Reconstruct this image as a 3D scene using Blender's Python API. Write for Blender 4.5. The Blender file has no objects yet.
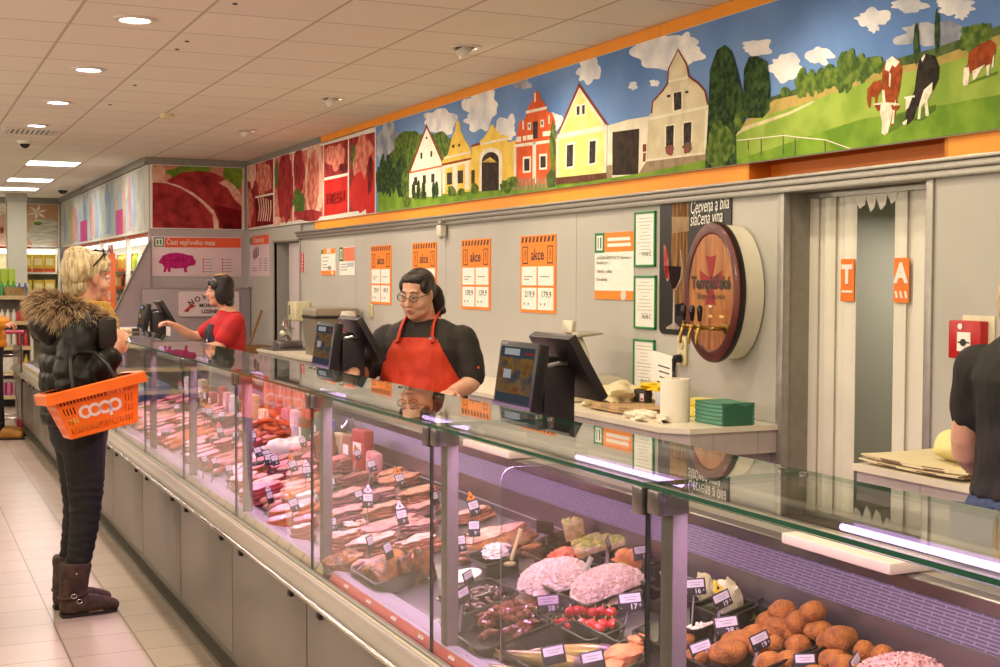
LP = dict(down=16, spot=32, aisle=10, panel=40, exp=0.0, tube=9)
LP['case'] = 7
LP['shelf'] = 8
LP.update(down=20, spot=42, aisle=13, case=9, store=5, tube=7)
LP.update(exp=.42, panel=20, up=60, store=60, shelf=7)
LP.update(exp=.25, store=9)
LP.update(exp=.18, store=6)
LP.update(case=7.5)
import bpy, bmesh, math, random
from mathutils import Vector, Matrix, Euler, noise
SC = bpy.context.scene
COL = SC.collection
PI = math.pi
V = Vector
random.seed(7)

# ------------------------------------------------------------------ camera
FPX, YAW, PITCH, ROLL, EYE = 1322.6, 0.429037, 0.0407359, 0.0031375, 1.53
_f = V((math.sin(YAW) * math.cos(PITCH), math.cos(YAW) * math.cos(PITCH), -math.sin(PITCH)))
_r = V((math.cos(YAW), -math.sin(YAW), 0))
_u = _r.cross(_f)
CR = _r * math.cos(ROLL) + _u * math.sin(ROLL)
CU = -_r * math.sin(ROLL) + _u * math.cos(ROLL)
CAM = V((0, 0, EYE))
cd = bpy.data.cameras.new('camera')
cam = bpy.data.objects.new('camera', cd)
COL.objects.link(cam)
cd.sensor_width = 36
cd.lens = FPX * 36 / 1000
cd.clip_start = 0.05
cam.matrix_world = Matrix(((CR.x, CU.x, -_f.x, 0), (CR.y, CU.y, -_f.y, 0), (CR.z, CU.z, -_f.z, EYE), (0, 0, 0, 1)))
SC.camera = cam


def ray(px, py):
    return _f + CR * ((px - 500) / FPX) - CU * ((py - 333.5) / FPX)


def on_x(px, py, x):
    d = ray(px, py); return CAM + d * (x / d.x)


def on_y(px, py, y):
    d = ray(px, py); return CAM + d * (y / d.y)


def on_z(px, py, z):
    d = ray(px, py); return CAM + d * ((z - EYE) / d.z)


# ------------------------------------------------------------------ materials
def lin(h):
    if isinstance(h, str):
        h = h.lstrip('#'); c = [int(h[i:i + 2], 16) / 255 for i in (0, 2, 4)]
    else:
        return tuple(h)[:3]
    return tuple(x / 12.92 if x <= 0.04045 else ((x + 0.055) / 1.055) ** 2.4 for x in c)


_mats = {}


class N:
    """small node tree helper"""
    def __init__(s, name):
        s.m = bpy.data.materials.new(name); s.m.use_nodes = True
        s.t = s.m.node_tree; s.t.nodes.clear()
        s.out = s.t.nodes.new('ShaderNodeOutputMaterial')

    def n(s, typ, ins=None, **kw):
        d = s.t.nodes.new(typ)
        for k, v in kw.items(): setattr(d, k, v)
        for k, v in (ins or {}).items():
            if hasattr(v, 'is_linked') or isinstance(v, bpy.types.NodeSocket): s.t.links.new(v, d.inputs[k])
            else: d.inputs[k].default_value = v
        return d

    def math(s, op, a, b=0.0, c=0.0):
        d = s.n('ShaderNodeMath', {0: a, 1: b, 2: c}, operation=op); return d.outputs[0]

    def mix(s, f, a, b):
        d = s.n('ShaderNodeMix', data_type='RGBA')
        for k, v in ((0, f), (6, a), (7, b)):
            if isinstance(v, bpy.types.NodeSocket): s.t.links.new(v, d.inputs[k])
            else: d.inputs[k].default_value = v if k == 0 else (*v[:3], 1)
        return d.outputs[2]

    def done(s, shader):
        s.t.links.new(shader, s.out.inputs[0]); return s.m


def mat(name, col, rough=0.5, metal=0.0, col2=None, scale=20.0, amt=0.12, detail=3.0, bump=0.0, bscale=None, emit=None, es=0.0,
        spec=0.5, stretch=None, lo=0.38, hi=0.62, sss=0.0, coat=0.0, alpha=1.0):
    """principled material whose colour wanders between two tones"""
    if name in _mats: return _mats[name]
    k = N(name)
    a = lin(col)
    b = lin(col2) if col2 else tuple(min(1, x * (1 - amt)) for x in a)
    tc = k.n('ShaderNodeTexCoord')
    vec = tc.outputs['Object']
    if stretch:
        vec = k.n('ShaderNodeMapping', {0: vec, 3: stretch}).outputs[0]
    nz = k.n('ShaderNodeTexNoise', {'Vector': vec, 'Scale': scale, 'Detail': detail})
    mr = k.n('ShaderNodeMapRange', {0: nz.outputs[0], 1: lo, 2: hi})
    c = k.mix(mr.outputs[0], a, b)
    p = k.n('ShaderNodeBsdfPrincipled', {'Base Color': c, 'Roughness': rough, 'Metallic': metal, 'Specular IOR Level': spec})
    if sss: p.inputs['Subsurface Weight'].default_value = sss; p.inputs['Subsurface Radius'].default_value = (0.012, 0.005, 0.003)
    if coat: p.inputs['Coat Weight'].default_value = coat; p.inputs['Coat Roughness'].default_value = 0.1
    if alpha < 1: p.inputs['Alpha'].default_value = alpha
    if emit:
        p.inputs['Emission Color'].default_value = (*lin(emit), 1); p.inputs['Emission Strength'].default_value = es
    if bump:
        bz = k.n('ShaderNodeTexNoise', {'Vector': vec, 'Scale': bscale or scale * 2, 'Detail': 4.0})
        bp = k.n('ShaderNodeBump', {'Height': bz.outputs[0], 'Strength': bump, 'Distance': 0.01})
        k.t.links.new(bp.outputs[0], p.inputs['Normal'])
    _mats[name] = k.done(p.outputs[0])
    return _mats[name]


def glass_mat(name, tint, base=0.04, rough=0.0):
    """thin clear sheet: transmission with Schlick reflection at every face"""
    if name in _mats: return _mats[name]
    k = N(name)
    g = k.n('ShaderNodeNewGeometry')
    dot = k.n('ShaderNodeVectorMath', {0: g.outputs['Incoming'], 1: g.outputs['Normal']}, operation='DOT_PRODUCT')
    c = k.math('ABSOLUTE', dot.outputs['Value'])
    p5 = k.math('POWER', k.math('SUBTRACT', 1.0, c), 5.0)
    fr = k.math('MULTIPLY_ADD', p5, 1.0 - base, base)
    tr = k.n('ShaderNodeBsdfTransparent', {0: (*lin(tint), 1)})
    gl = k.n('ShaderNodeBsdfGlossy', {'Color': (1, 1, 1, 1), 'Roughness': rough})
    mx = k.n('ShaderNodeMixShader', {0: fr, 1: tr.outputs[0], 2: gl.outputs[0]})
    _mats[name] = k.done(mx.outputs[0])
    return _mats[name]


def emis(name, col, s):
    if name in _mats: return _mats[name]
    k = N(name)
    e = k.n('ShaderNodeEmission', {0: (*lin(col), 1), 1: s})
    _mats[name] = k.done(e.outputs[0])
    return _mats[name]


def flat(h, rough=0.55):
    return mat('print_' + h.lstrip('#'), h, rough, amt=0.06, scale=30)


# ------------------------------------------------------------------ mesh builder
class MB:
    def __init__(s, m=None):
        s.bm = bmesh.new(); s.ms = []; s.i = 0
        if m: s.use(m)

    def use(s, m):
        if m not in s.ms: s.ms.append(m)
        s.i = s.ms.index(m); return s

    def _v(s, vs):
        fs = {f for v in vs for f in v.link_faces}
        for f in fs: f.material_index = s.i
        return s

    def box(s, c, size, rot=None, bev=0.0, seg=2):
        m = Matrix.Translation(c)
        if rot is not None: m = m @ (rot.to_matrix() if isinstance(rot, Euler) else rot).to_4x4()
        m = m @ Matrix.Diagonal((*size, 1))
        r = bmesh.ops.create_cube(s.bm, size=1.0, matrix=m)['verts']
        if bev:
            es = list({e for v in r for e in v.link_edges})
            q = bmesh.ops.bevel(s.bm, geom=es, offset=bev, segments=seg, affect='EDGES', profile=0.5)
            for f in q['faces']: f.material_index = s.i
            r = [v for v in q['verts']] + [v for v in r if v.is_valid]
        return s._v(r)

    def b(s, x0, y0, z0, x1, y1, z1, bev=0.0):
        return s.box(((x0 + x1) / 2, (y0 + y1) / 2, (z0 + z1) / 2), (abs(x1 - x0), abs(y1 - y0), abs(z1 - z0)), None, bev)

    def cyl(s, p0, p1, r0, r1=None, seg=16, caps=True):
        p0, p1 = V(p0), V(p1); d = p1 - p0
        m = Matrix.Translation((p0 + p1) / 2) @ d.to_track_quat('Z', 'Y').to_matrix().to_4x4()
        r = bmesh.ops.create_cone(s.bm, cap_ends=caps, segments=seg, radius1=r0, radius2=r0 if r1 is None else r1, depth=d.length, matrix=m)['verts']
        return s._v(r)

    def sph(s, c, r, rot=None, sub=3, amp=0.0, freq=3.0, seed=0.0):
        if not hasattr(r, '__len__'): r = (r, r, r)
        vs = bmesh.ops.create_icosphere(s.bm, subdivisions=sub, radius=1.0)['verts']
        R = (rot.to_matrix() if isinstance(rot, Euler) else rot).to_3x3() if rot is not None else Matrix.Identity(3)
        for v in vs:
            q = v.co.copy()
            if amp: q *= 1 + amp * noise.noise(q * freq + V((seed, seed * 1.7, -seed)))
            v.co = V(c) + R @ V((q.x * r[0], q.y * r[1], q.z * r[2]))
        return s._v(vs)

    def ring_loft(s, rings, closed_ends=True):
        """rings: lists of equal length of points"""
        L = [[s.bm.verts.new(p) for p in rg] for rg in rings]
        n = len(L[0])
        for a, b in zip(L, L[1:]):
            for i in range(n):
                f = s.bm.faces.new((a[i], a[(i + 1) % n], b[(i + 1) % n], b[i])); f.material_index = s.i
        if closed_ends:
            f = s.bm.faces.new(list(reversed(L[0]))); f.material_index = s.i
            f = s.bm.faces.new(L[-1]); f.material_index = s.i
        return s

    def tube(s, pts, r, seg=8, flat=None):
        pts = [V(p) for p in pts]
        rs = r if hasattr(r, '__len__') else [r] * len(pts)
        up = None; rings = []
        for i, p in enumerate(pts):
            d = (pts[min(i + 1, len(pts) - 1)] - pts[max(i - 1, 0)]).normalized()
            if up is None:
                up = V((0, 0, 1)) if abs(d.z) < 0.9 else V((1, 0, 0))
            x = d.cross(up).normalized(); up = x.cross(d).normalized()
            fx = flat or 1.0
            rings.append([p + x * (math.cos(2 * PI * k / seg) * rs[i] * fx) + up * (math.sin(2 * PI * k / seg) * rs[i]) for k in range(seg)])
        return s.ring_loft(rings)

    def lathe(s, prof, c=(0, 0, 0), rot=None, seg=24):
        R = rot.to_3x3() if rot is not None else Matrix.Identity(3)
        rings = [[V(c) + R @ V((math.cos(2 * PI * k / seg) * max(r, 1e-4), math.sin(2 * PI * k / seg) * max(r, 1e-4), z)) for k in range(seg)] for r, z in prof]
        return s.ring_loft(rings)

    def face(s, pts):
        f = s.bm.faces.new([s.bm.verts.new(p) for p in pts]); f.material_index = s.i
        return s

    def prism(s, pts, vec):
        vec = V(vec); n = len(pts)
        a = [s.bm.verts.new(V(p)) for p in pts]; b = [s.bm.verts.new(V(p) + vec) for p in pts]
        fs = [s.bm.faces.new(a), s.bm.faces.new(list(reversed(b)))]
        for i in range(n): fs.append(s.bm.faces.new((a[i], b[i], b[(i + 1) % n], a[(i + 1) % n])))
        for f in fs: f.material_index = s.i
        return s

    def add(s, mesh, m=None):
        """append a mesh datablock"""
        n0 = len(s.bm.faces); s.bm.from_mesh(mesh); s.bm.faces.ensure_lookup_table()
        for f in s.bm.faces[n0:]: f.material_index = s.i
        return s

    def xform(s, m):
        bmesh.ops.transform(s.bm, matrix=m, verts=s.bm.verts); return s

    def mesh(s, name, smooth=True, angle=0.7):
        bmesh.ops.recalc_face_normals(s.bm, faces=s.bm.faces)
        for f in s.bm.faces: f.smooth = smooth
        if smooth:
            for e in s.bm.edges:
                e.smooth = not (len(e.link_faces) != 2 or e.calc_face_angle(0.0) > angle)
        me = bpy.data.meshes.new(name); s.bm.to_mesh(me); s.bm.free()
        for m in s.ms: me.materials.append(m)
        return me

    def build(s, name, parent=None, label=None, smooth=True, angle=0.7, loc=None, rot=None):
        o = bpy.data.objects.new(name, s.mesh(name, smooth, angle)); COL.objects.link(o)
        if parent: o.parent = parent
        if label: o['label'] = label
        if loc is not None: o.location = loc
        if rot is not None: o.rotation_euler = rot
        return o


def tag(o, label, cat, group=None, kind=None):
    if label: o['label'] = label
    if cat: o['category'] = cat
    if group: o['group'] = group
    if kind: o['kind'] = kind
    return o


def thing(name, label, cat, loc=(0, 0, 0), rot=(0, 0, 0), group=None):
    o = bpy.data.objects.new(name, None); COL.objects.link(o)
    o.empty_display_size = 0.1
    o.location = loc; o.rotation_euler = rot
    return tag(o, label, cat, group)


def solo(mb, name, label, cat, loc=None, rot=None, group=None, kind=None, smooth=True, angle=0.7):
    return tag(mb.build(name, None, None, smooth, angle, loc, rot), label, cat, group, kind)


def struct(mb, name, label=None, smooth=True):
    o = mb.build(name, None, label, smooth); o['kind'] = 'structure'
    return o


def dup(o, loc, rot=None, label=None, group=None):
    def cp(a, par):
        c = a.copy(); COL.objects.link(c)
        if par: c.parent = par
        for ch in a.children: cp(ch, c)
        return c
    r = cp(o, None); r.location = loc
    if rot is not None: r.rotation_euler = rot
    if label: r['label'] = label
    if group: r['group'] = group
    return r


def evaluate(o):
    """final mesh of an object, worked out in a small side scene"""
    ts = bpy.data.scenes.new('side'); ts.collection.objects.link(o)
    ts.view_layers[0].update(); dg = ts.view_layers[0].depsgraph; dg.update()
    me = bpy.data.meshes.new_from_object(o.evaluated_get(dg))
    bpy.data.objects.remove(o); bpy.data.scenes.remove(ts)
    return me


def text_mesh(body, size, align='CENTER', bold=0.0, spacing=1.0, shear=0.0):
    cu = bpy.data.curves.new('lettering', 'FONT'); cu.body = body; cu.size = size
    cu.align_x = align; cu.align_y = 'CENTER'; cu.offset = bold; cu.space_character = spacing; cu.shear = shear
    cu.resolution_u = 3
    o = bpy.data.objects.new('lettering', cu)
    me = evaluate(o); bpy.data.curves.remove(cu)
    return me


def put_text(mb, m, body, size, mtx, align='CENTER', bold=0.0, xs=1.0, spacing=1.0, shear=0.0):
    me = text_mesh(body, size, align, bold, spacing, shear)
    me.transform(mtx @ Matrix.Diagonal((xs, 1, 1, 1)))
    mb.use(m); mb.add(me); bpy.data.meshes.remove(me)
    return mb


def facing(c, right, up, off=0.0):
    """matrix whose local x/y are right/up of a sign and z its outward normal"""
    r, u = V(right).normalized(), V(up).normalized(); n = r.cross(u); c = V(c) + n * off
    return Matrix(((r.x, u.x, n.x, c.x), (r.y, u.y, n.y, c.y), (r.z, u.z, n.z, c.z), (0, 0, 0, 1)))


# signs on the long right wall look towards -X: their reading direction is -Y
def wallm(y, z, x, off=0.0): return facing((x, y, z), (0, -1, 0), (0, 0, 1), off)


def remesh(mb, voxel, it=3, fac=0.5):
    """fuse overlapping closed shapes into one continuous skin"""
    me = mb.mesh('tmp', True); o = bpy.data.objects.new('tmp', me)
    q = o.modifiers.new('r', 'REMESH'); q.mode = 'VOXEL'; q.voxel_size = voxel; q.use_smooth_shade = True
    q = o.modifiers.new('s', 'SMOOTH'); q.factor = fac; q.iterations = it
    me2 = evaluate(o); bpy.data.meshes.remove(me)
    return me2


def shell(me, pred, off, m, name, parent, thick=0.006, disp=None, label=None, smooth_edge=2):
    """clothing: the part of a body surface where pred(point) holds, lifted off the skin"""
    bm = bmesh.new(); bm.from_mesh(me); bm.normal_update()
    bmesh.ops.delete(bm, geom=[f for f in bm.faces if not pred(f.calc_center_median())], context='FACES')
    for _ in range(smooth_edge):
        bv = [v for v in bm.verts if v.is_boundary]
        new = {}
        for v in bv:
            nb = [e.other_vert(v) for e in v.link_edges if e.is_boundary]
            if len(nb) == 2: new[v] = v.co * 0.4 + (nb[0].co + nb[1].co) * 0.3
        for v, c in new.items(): v.co = c
    bm.normal_update()
    nn = {v: v.normal.copy() for v in bm.verts}
    for v in bm.verts: v.co = v.co + nn[v] * (off + (disp(v.co) if disp else 0.0))
    for f in bm.faces: f.smooth = True; f.material_index = 0
    m2 = bpy.data.meshes.new(name); bm.to_mesh(m2); bm.free(); m2.materials.clear(); m2.materials.append(m)
    o = bpy.data.objects.new(name, m2); COL.objects.link(o); o.parent = parent
    s = o.modifiers.new('s', 'SOLIDIFY'); s.thickness = thick; s.offset = -1
    if label: o['label'] = label
    return o


ORD = ['first', 'second', 'third', 'fourth', 'fifth', 'sixth', 'seventh', 'eighth', 'ninth', 'tenth', 'eleventh', 'twelfth',
       'thirteenth', 'fourteenth', 'fifteenth', 'sixteenth', 'seventeenth', 'eighteenth', 'nineteenth', 'twentieth']


def area(name, loc, power, size, color, aim=None, sizey=None, spread=None):
    l = bpy.data.lights.new(name, 'AREA'); l.energy = power; l.color = color; l.size = size
    if sizey: l.shape = 'RECTANGLE'; l.size_y = sizey
    else: l.shape = 'DISK'
    if spread: l.spread = spread
    o = bpy.data.objects.new(name, l); COL.objects.link(o); o.location = loc
    d = (V(aim) - V(loc)) if aim else V((0, 0, -1))
    o.rotation_euler = d.to_track_quat('-Z', 'Y').to_euler(); return o


def spot(name, loc, power, aim, color, ang=90, blend=0.7, rad=0.06):
    l = bpy.data.lights.new(name, 'SPOT'); l.energy = power; l.color = color; l.spot_size = math.radians(ang); l.spot_blend = blend; l.shadow_soft_size = rad
    o = bpy.data.objects.new(name, l); COL.objects.link(o); o.location = loc
    o.rotation_euler = (V(aim) - V(loc)).to_track_quat('-Z', 'Y').to_euler(); return o


# ------------------------------------------------------------------ the room
XW, CEIL, YB = 3.85, 2.93, 15.65
XL, YN, YF = -6.0, -3.0, 24.4


def grid_mat(name, px, ox, py, oy, w, tile, tile2, line, rough, bump=0.0, spec=0.5, wy=None):
    k = N(name)
    tc = k.n('ShaderNodeTexCoord'); sp = k.n('ShaderNodeSeparateXYZ', {0: tc.outputs['Object']})
    ux = k.math('DIVIDE', k.math('SUBTRACT', sp.outputs[0], ox), px)
    uy = k.math('DIVIDE', k.math('SUBTRACT', sp.outputs[1], oy), py)
    def ln(u, p, w):
        f = k.math('ABSOLUTE', k.math('SUBTRACT', k.math('FRACT', k.math('ADD', u, 0.5)), 0.5))
        return k.math('LESS_THAN', f, w / p / 2)
    l = k.math('MAXIMUM', ln(ux, px, w), ln(uy, py, wy or w))
    cell = k.n('ShaderNodeCombineXYZ', {0: k.math('FLOOR', ux), 1: k.math('FLOOR', uy)})
    wn = k.n('ShaderNodeTexWhiteNoise', {0: cell.outputs[0]})
    nz = k.n('ShaderNodeTexNoise', {'Vector': tc.outputs['Object'], 'Scale': 9.0, 'Detail': 5.0})
    f = k.math('MULTIPLY_ADD', nz.outputs[0], 0.5, k.math('MULTIPLY', wn.outputs[0], 0.5))
    c = k.mix(l, k.mix(f, lin(tile), lin(tile2)), lin(line)) if True else None
    p = k.n('ShaderNodeBsdfPrincipled', {'Base Color': c, 'Roughness': rough, 'Specular IOR Level': spec})
    if bump:
        b2 = k.n('ShaderNodeBump', {'Height': k.math('SUBTRACT', 1.0, l), 'Strength': bump, 'Distance': 0.004})
        k.t.links.new(b2.outputs[0], p.inputs['Normal'])
    return k.done(p.outputs[0])


M_floor = grid_mat('floor_tiles', 0.296, 0.619, 0.2915, 5.522, 0.007, 'b3a598', 'a6978b', '75695f', 0.3, 0.2, 0.4)
M_ceil = grid_mat('ceiling_tiles', 0.607, 0.893, 0.637, 0.015, 0.018, 'ece6da', 'e4dcd0', 'bdb3a5', 0.9, 0.3, 0.2, 0.015)
M_wall = mat('wall_panel_grey', 'b4b2ab', 0.5, scale=3, amt=0.05)
M_wallfar = mat('wall_far', 'b0a5a8', 0.6, scale=3, amt=0.05)
M_rail = mat('rail_aluminium', 'a8a59c', 0.35, 0.6, scale=40, amt=0.08)
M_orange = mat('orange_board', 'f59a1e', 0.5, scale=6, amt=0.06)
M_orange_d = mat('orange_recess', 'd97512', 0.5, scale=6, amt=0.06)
M_dark = mat('dark_trim', '4b4a46', 0.6)
M_white = mat('white_paint', 'e6e3da', 0.45, amt=0.05)

struct(MB(M_floor).b(XL, YN, -0.1, 8, YF + 0.3, 0), 'floor')
struct(MB(M_ceil).b(XL, YN, CEIL, 8, YF + 0.3, CEIL + 0.1), 'ceiling')

# right wall: long grey panel, doorway with strip curtain, second panel
DY0, DY1, DTOP = 4.2, 5.18, 1.95
w = MB(M_wall)
w.b(XW, DY1, 0, XW + 0.2, 13.42, 2.0)              # between the doors
w.b(XW, YN, 0, XW + 0.2, DY0, 2.0)
w.b(XW + 0.03, YN, 2.0, XW + 0.2, 4.10, CEIL); w.b(XW + 0.03, DY1 + 0.30, 2.0, XW + 0.2, YB + 0.2, CEIL); w.b(XW + 0.03, 4.10, 2.155, XW + 0.2, DY1 + 0.30, CEIL)
w.b(XW, 14.46, 0, XW + 0.2, YB + 0.2, 2.1)         # beyond the far doorway
w.b(XW + 0.0, 13.42, 1.93, XW + 0.2, 14.46, 2.1)
# panel joints
w.use(mat('panel_joint', 'a09f96', 0.6))
for y in (11.6, 9.42, 7.28):
    w.b(XW - 0.001, y - 0.003, 0.85, XW + 0.01, y + 0.003, 1.95)
struct(w, 'wall_right')
# reveal behind the strip curtain, in dull green
g = MB(mat('store_green', '76803c', 0.8, scale=4))
g.b(XW + 1.3, 3.0, 0, XW + 1.35, 8.0, 2.3)
g.use(M_wall); g.b(XW + 0.19, DY1, 0, XW + 1.35, DY1 + 0.05, 2.3); g.b(XW + 0.19, DY0 - 0.05, 0, XW + 1.35, DY0, 2.3); g.b(XW + 0.05, DY0, DTOP, XW + 1.35, DY1, 2.02)
struct(g, 'wall_storeroom')
area('storeroom_fill', (XW + .75, 4.7, 1.85), LP['store'], .3, (1, .9, .7))  # added lamp out of view, brightens the green wall behind the curtain
# store room behind the far doorway: jamb, white door leaf standing open
g = MB(mat('far_door_jamb', '6d6a68', 0.6))
g.b(XW + 0.2, 13.38, 0, XW + 1.2, 13.42, 2.1); g.b(XW + 0.2, 14.46, 0, XW + 1.2, 14.5, 2.1); g.b(XW + 0.2, 13.38, 1.93, XW + 1.2, 14.5, 2.0); g.b(XW + 1.2, 13.3, 0, XW + 1.25, 14.6, 2.1)
struct(g, 'wall_passage')
d = MB(mat('white_door', 'cfc5c6', 0.5, amt=0.05)); d.b(XW + 0.06, 13.425, 0.01, XW + 0.10, 14.08, 1.92, 0.004)
d.use(M_rail); d.cyl((XW + 0.045, 13.98, 1.0), (XW + 0.06, 13.98, 1.0), 0.02); d.cyl((XW + 0.04, 13.98, 1.0), (XW + 0.04, 13.88, 1.0), 0.008)
struct(d, 'door_1')
# wall behind the far end of the counter (faces the camera)
w = MB(M_wallfar)
w.b(2.69, YB, 0, 4.05, YB + 0.12, 2.93)
struct(w, 'wall_back')
# unseen sides of the shop
w = MB(mat('wall_dark_side', '6a625e', .7))  # dark like store shelving, chosen to weaken reflections in the counter glass
w.b(XL - 0.1, YN, 0, XL, YF + 0.3, CEIL); struct(w, 'wall_left')
w = MB(M_wallfar); w.b(XL, YN - 0.1, 0, 8, YN, CEIL); struct(w, 'wall_near')
w = MB(M_wallfar); w.b(XL, YF, 0, 4.05, YF + 0.1, CEIL); struct(w, 'wall_far')
w = MB(M_wallfar); w.b(3.35, YB + 0.12, 0, 3.45, YF, CEIL); struct(w, 'wall_dairy')

# horizontal metal rail along the wall, orange boards, frame posts
t = MB(M_rail)
for a, b_ in ((-2.9, 13.45),):
    t.b(XW - 0.045, a, 1.975, XW, b_, 2.005, 0.004); t.b(XW - 0.06, a, 2.005, XW, b_, 2.02, 0.003); t.b(XW - 0.03, a, 1.945, XW, b_, 1.975, 0.003)
struct(t, 'trim_1')
t = MB(M_orange)
t.b(XW, DY1 + 0.28, 2.02, XW + 0.05, 12.9, 2.12)
t.b(XW, -2.9, 2.02, XW + 0.05, 4.12, 2.12)
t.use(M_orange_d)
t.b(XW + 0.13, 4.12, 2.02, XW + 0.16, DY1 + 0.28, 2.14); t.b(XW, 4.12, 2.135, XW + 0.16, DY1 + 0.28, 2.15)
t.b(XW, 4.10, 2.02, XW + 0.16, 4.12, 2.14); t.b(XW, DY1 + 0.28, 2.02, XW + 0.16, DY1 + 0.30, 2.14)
struct(t, 'trim_2')
t = MB(M_orange); yy = -2.9
while yy < 12.6:
    y2 = min(yy + 1.53, 12.62); t.b(XW - 0.02, yy, 2.858, XW + 0.03, y2 - 0.004, CEIL - 0.002); yy += 1.53
struct(t, 'trim_3')
t = MB(mat('grey_cove', '8d8a84', 0.6)); t.b(XW - 0.02, 12.63, 2.87, XW + 0.03, YB, CEIL - 0.002)
t.b(2.66, YB - 0.03, 2.85, XW, YB, CEIL - 0.002); t.b(2.63, YB - 0.03, 2.85, 2.69, YF, CEIL - 0.002)
t.b(XL, YF - 0.05, 2.83, 2.69, YF, CEIL - 0.002)
struct(t, 'trim_4')
t = MB(mat('frame_post', 'a29e98', 0.4, 0.5))
t.b(XW - 0.012, DY1 - 0.02, 0, XW + 0.03, DY1 + 0.03, 1.95, 0.003); t.b(XW - 0.012, DY0 - 0.03, 0, XW + 0.03, DY0 + 0.012, 1.95, 0.003)
t.b(XW - 0.012, 13.40, 0, XW + 0.03, 13.44, 1.95, 0.003); t.b(XW - 0.012, 14.46, 0, XW + 0.03, 14.49, 1.95, 0.003); t.b(XW - 0.012, 13.4, 1.93, XW + 0.03, 14.49, 1.95, 0.003)
struct(t, 'trim_5')
t = MB(mat('wall_jamb', '8f897f', 0.6)); t.b(XW, DY1 - 0.01, 0, XW + 0.19, DY1 + 0.0, DTOP); t.b(XW, DY0, 0, XW + 0.19, DY0 + 0.01, DTOP); struct(t, 'trim_6')

# column in the sales floor
c = MB(mat('column_paint', 'c9c6b8', 0.6, amt=.03)); c.b(1.70, 23.25, 0, 2.005, 23.55, CEIL - 0.13, 0.004); c.use(mat('column_base', 'b5b2a6', 0.6)); c.b(1.69, 23.24, 2.78, 2.015, 23.56, CEIL)
struct(c, 'wall_column')

# counter-end screen: sloping side piece and low back board below the pig poster
M_screen = mat('screen_grey', 'a898a0', 0.45, amt=0.05)
s = MB(M_screen)
s.prism([(2.69, 15.60, 1.97), (2.69, 15.60, 0), (2.1, 15.60, 0), (2.1, 15.60, 0.92), (2.2, 15.60, 0.98)], (0, 0.045, 0))
s.use(M_rail); s.tube([(2.69, 15.59, 1.98), (2.2, 15.59, 0.99), (2.08, 15.59, 0.93)], 0.012, 6)
solo(s, 'sloping_screen', 'grey sloping side screen closing the far end of the meat counter', 'screen')
s = MB(mat('backboard', '9c8f95', 0.45, amt=0.05)); s.b(2.58, 15.52, 0, 3.84, 15.55, 1.42, 0.003); s.use(M_rail); s.b(2.58, 15.51, 1.415, 3.84, 15.56, 1.43)
s.cyl((3.80, 15.50, 1.425), (3.80, 15.50, 1.445), 0.018, seg=10)
solo(s, 'back_board', 'low grey board on the wall below the pig poster', 'board')

# strip curtain
M_strip = mat('curtain_strip', 'e0dccf', 0.35, amt=0.04, scale=5)
cur = thing('strip_curtain', 'white strip curtain with torn gap hanging in the doorway', 'curtain', (XW + 0.15, (DY0 + DY1) / 2, 0))
edges = [4.225, 4.30, 4.375, 4.45, 4.505, 4.57, 4.835, 4.905, 4.985, 5.05, 5.11, 5.165]
yc = (DY0 + DY1) / 2
for i, (a, b_) in enumerate(zip(edges, edges[1:])):
    m = MB(M_strip)
    if abs(a - 4.57) < 1e-6:
        # torn stubs left at the top of the missing strips
        for q, (p0, p1, h) in enumerate(((4.56, 4.63, 0.13), (4.63, 4.70, 0.17), (4.70, 4.765, 0.18), (4.765, 4.845, 0.15))):
            mm = MB(M_strip)
            mm.prism([(0, p0 - yc, DTOP - 0.005), (0, p1 - yc, DTOP - 0.005), (0, p1 - yc, DTOP - h * 0.3), (0, (p0 * .4 + p1 * .6) - yc, DTOP - h * .62), (0, p0 + 0.012 - yc, DTOP - h * 0.5), (0, p0 - yc, DTOP - h * 0.22)], (0.003, 0, 0))
            mm.build('torn_strip', cur)
        continue
    off = 0.012 * (i % 2)
    n = 6; pts = []
    ring = []
    for k in range(n + 1):
        u = k / n; ring.append((off + 0.006 * math.sin(u * PI), a - 0.006 + (b_ - a + 0.012) * u - yc))
    prof = ring + [(x + 0.003, y) for x, y in reversed(ring)]
    m.ring_loft([[(x, y, 0.05) for x, y in prof], [(x, y, DTOP - 0.005) for x, y in prof]])
    m.build('strip', cur)
m = MB(M_rail); m.b(-0.02, DY0 - yc, DTOP - 0.03, 0.03, DY1 - yc, DTOP - 0.002); m.build('hanging_rail', cur)
# green panel seen where strips are missing
# orange logo board printed on the strips (two pieces either side of the gap)
pr_ = MB(M_orange)
xo = -0.006
M_o2 = mat('print_orange_logo', 'ee7a1e', 0.5)
pr_ = MB(M_o2)
z0, z1 = 1.435, 1.63
pr_.b(xo - 0.001, 4.835 - yc, z0, xo + 0.001, 4.93 - yc, z1)
put_text(pr_, M_white, 'T', 0.115, facing((xo - 0.003, 4.885 - yc, 1.555), (0, -1, 0), (0, 0, 1)), bold=0.006)
pr_.use(M_white); pr_.b(xo - 0.003, 4.845 - yc, 1.475, xo - 0.0015, 4.92 - yc, 1.485)
pr_.build('logo_print', cur)
pr_ = MB(M_o2); pr_.b(xo - 0.001, 4.475 - yc, z0, xo + 0.001, 4.57 - yc, z1)
put_text(pr_, M_white, 'A', 0.115, facing((xo - 0.003, 4.525 - yc, 1.56), (0, -1, 0), (0, 0, 1)), bold=0.006)
pr_.use(M_white)
for k in range(3): pr_.prism([(xo - 0.003, 4.555 - yc - 0.03 * k, 1.455), (xo - 0.003, 4.54 - yc - 0.03 * k, 1.455), (xo - 0.003, 4.55 - yc - 0.03 * k, 1.485), (xo - 0.003, 4.562 - yc - 0.03 * k, 1.485)], (0.001, 0, 0))
pr_.build('logo_print', cur)

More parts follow.
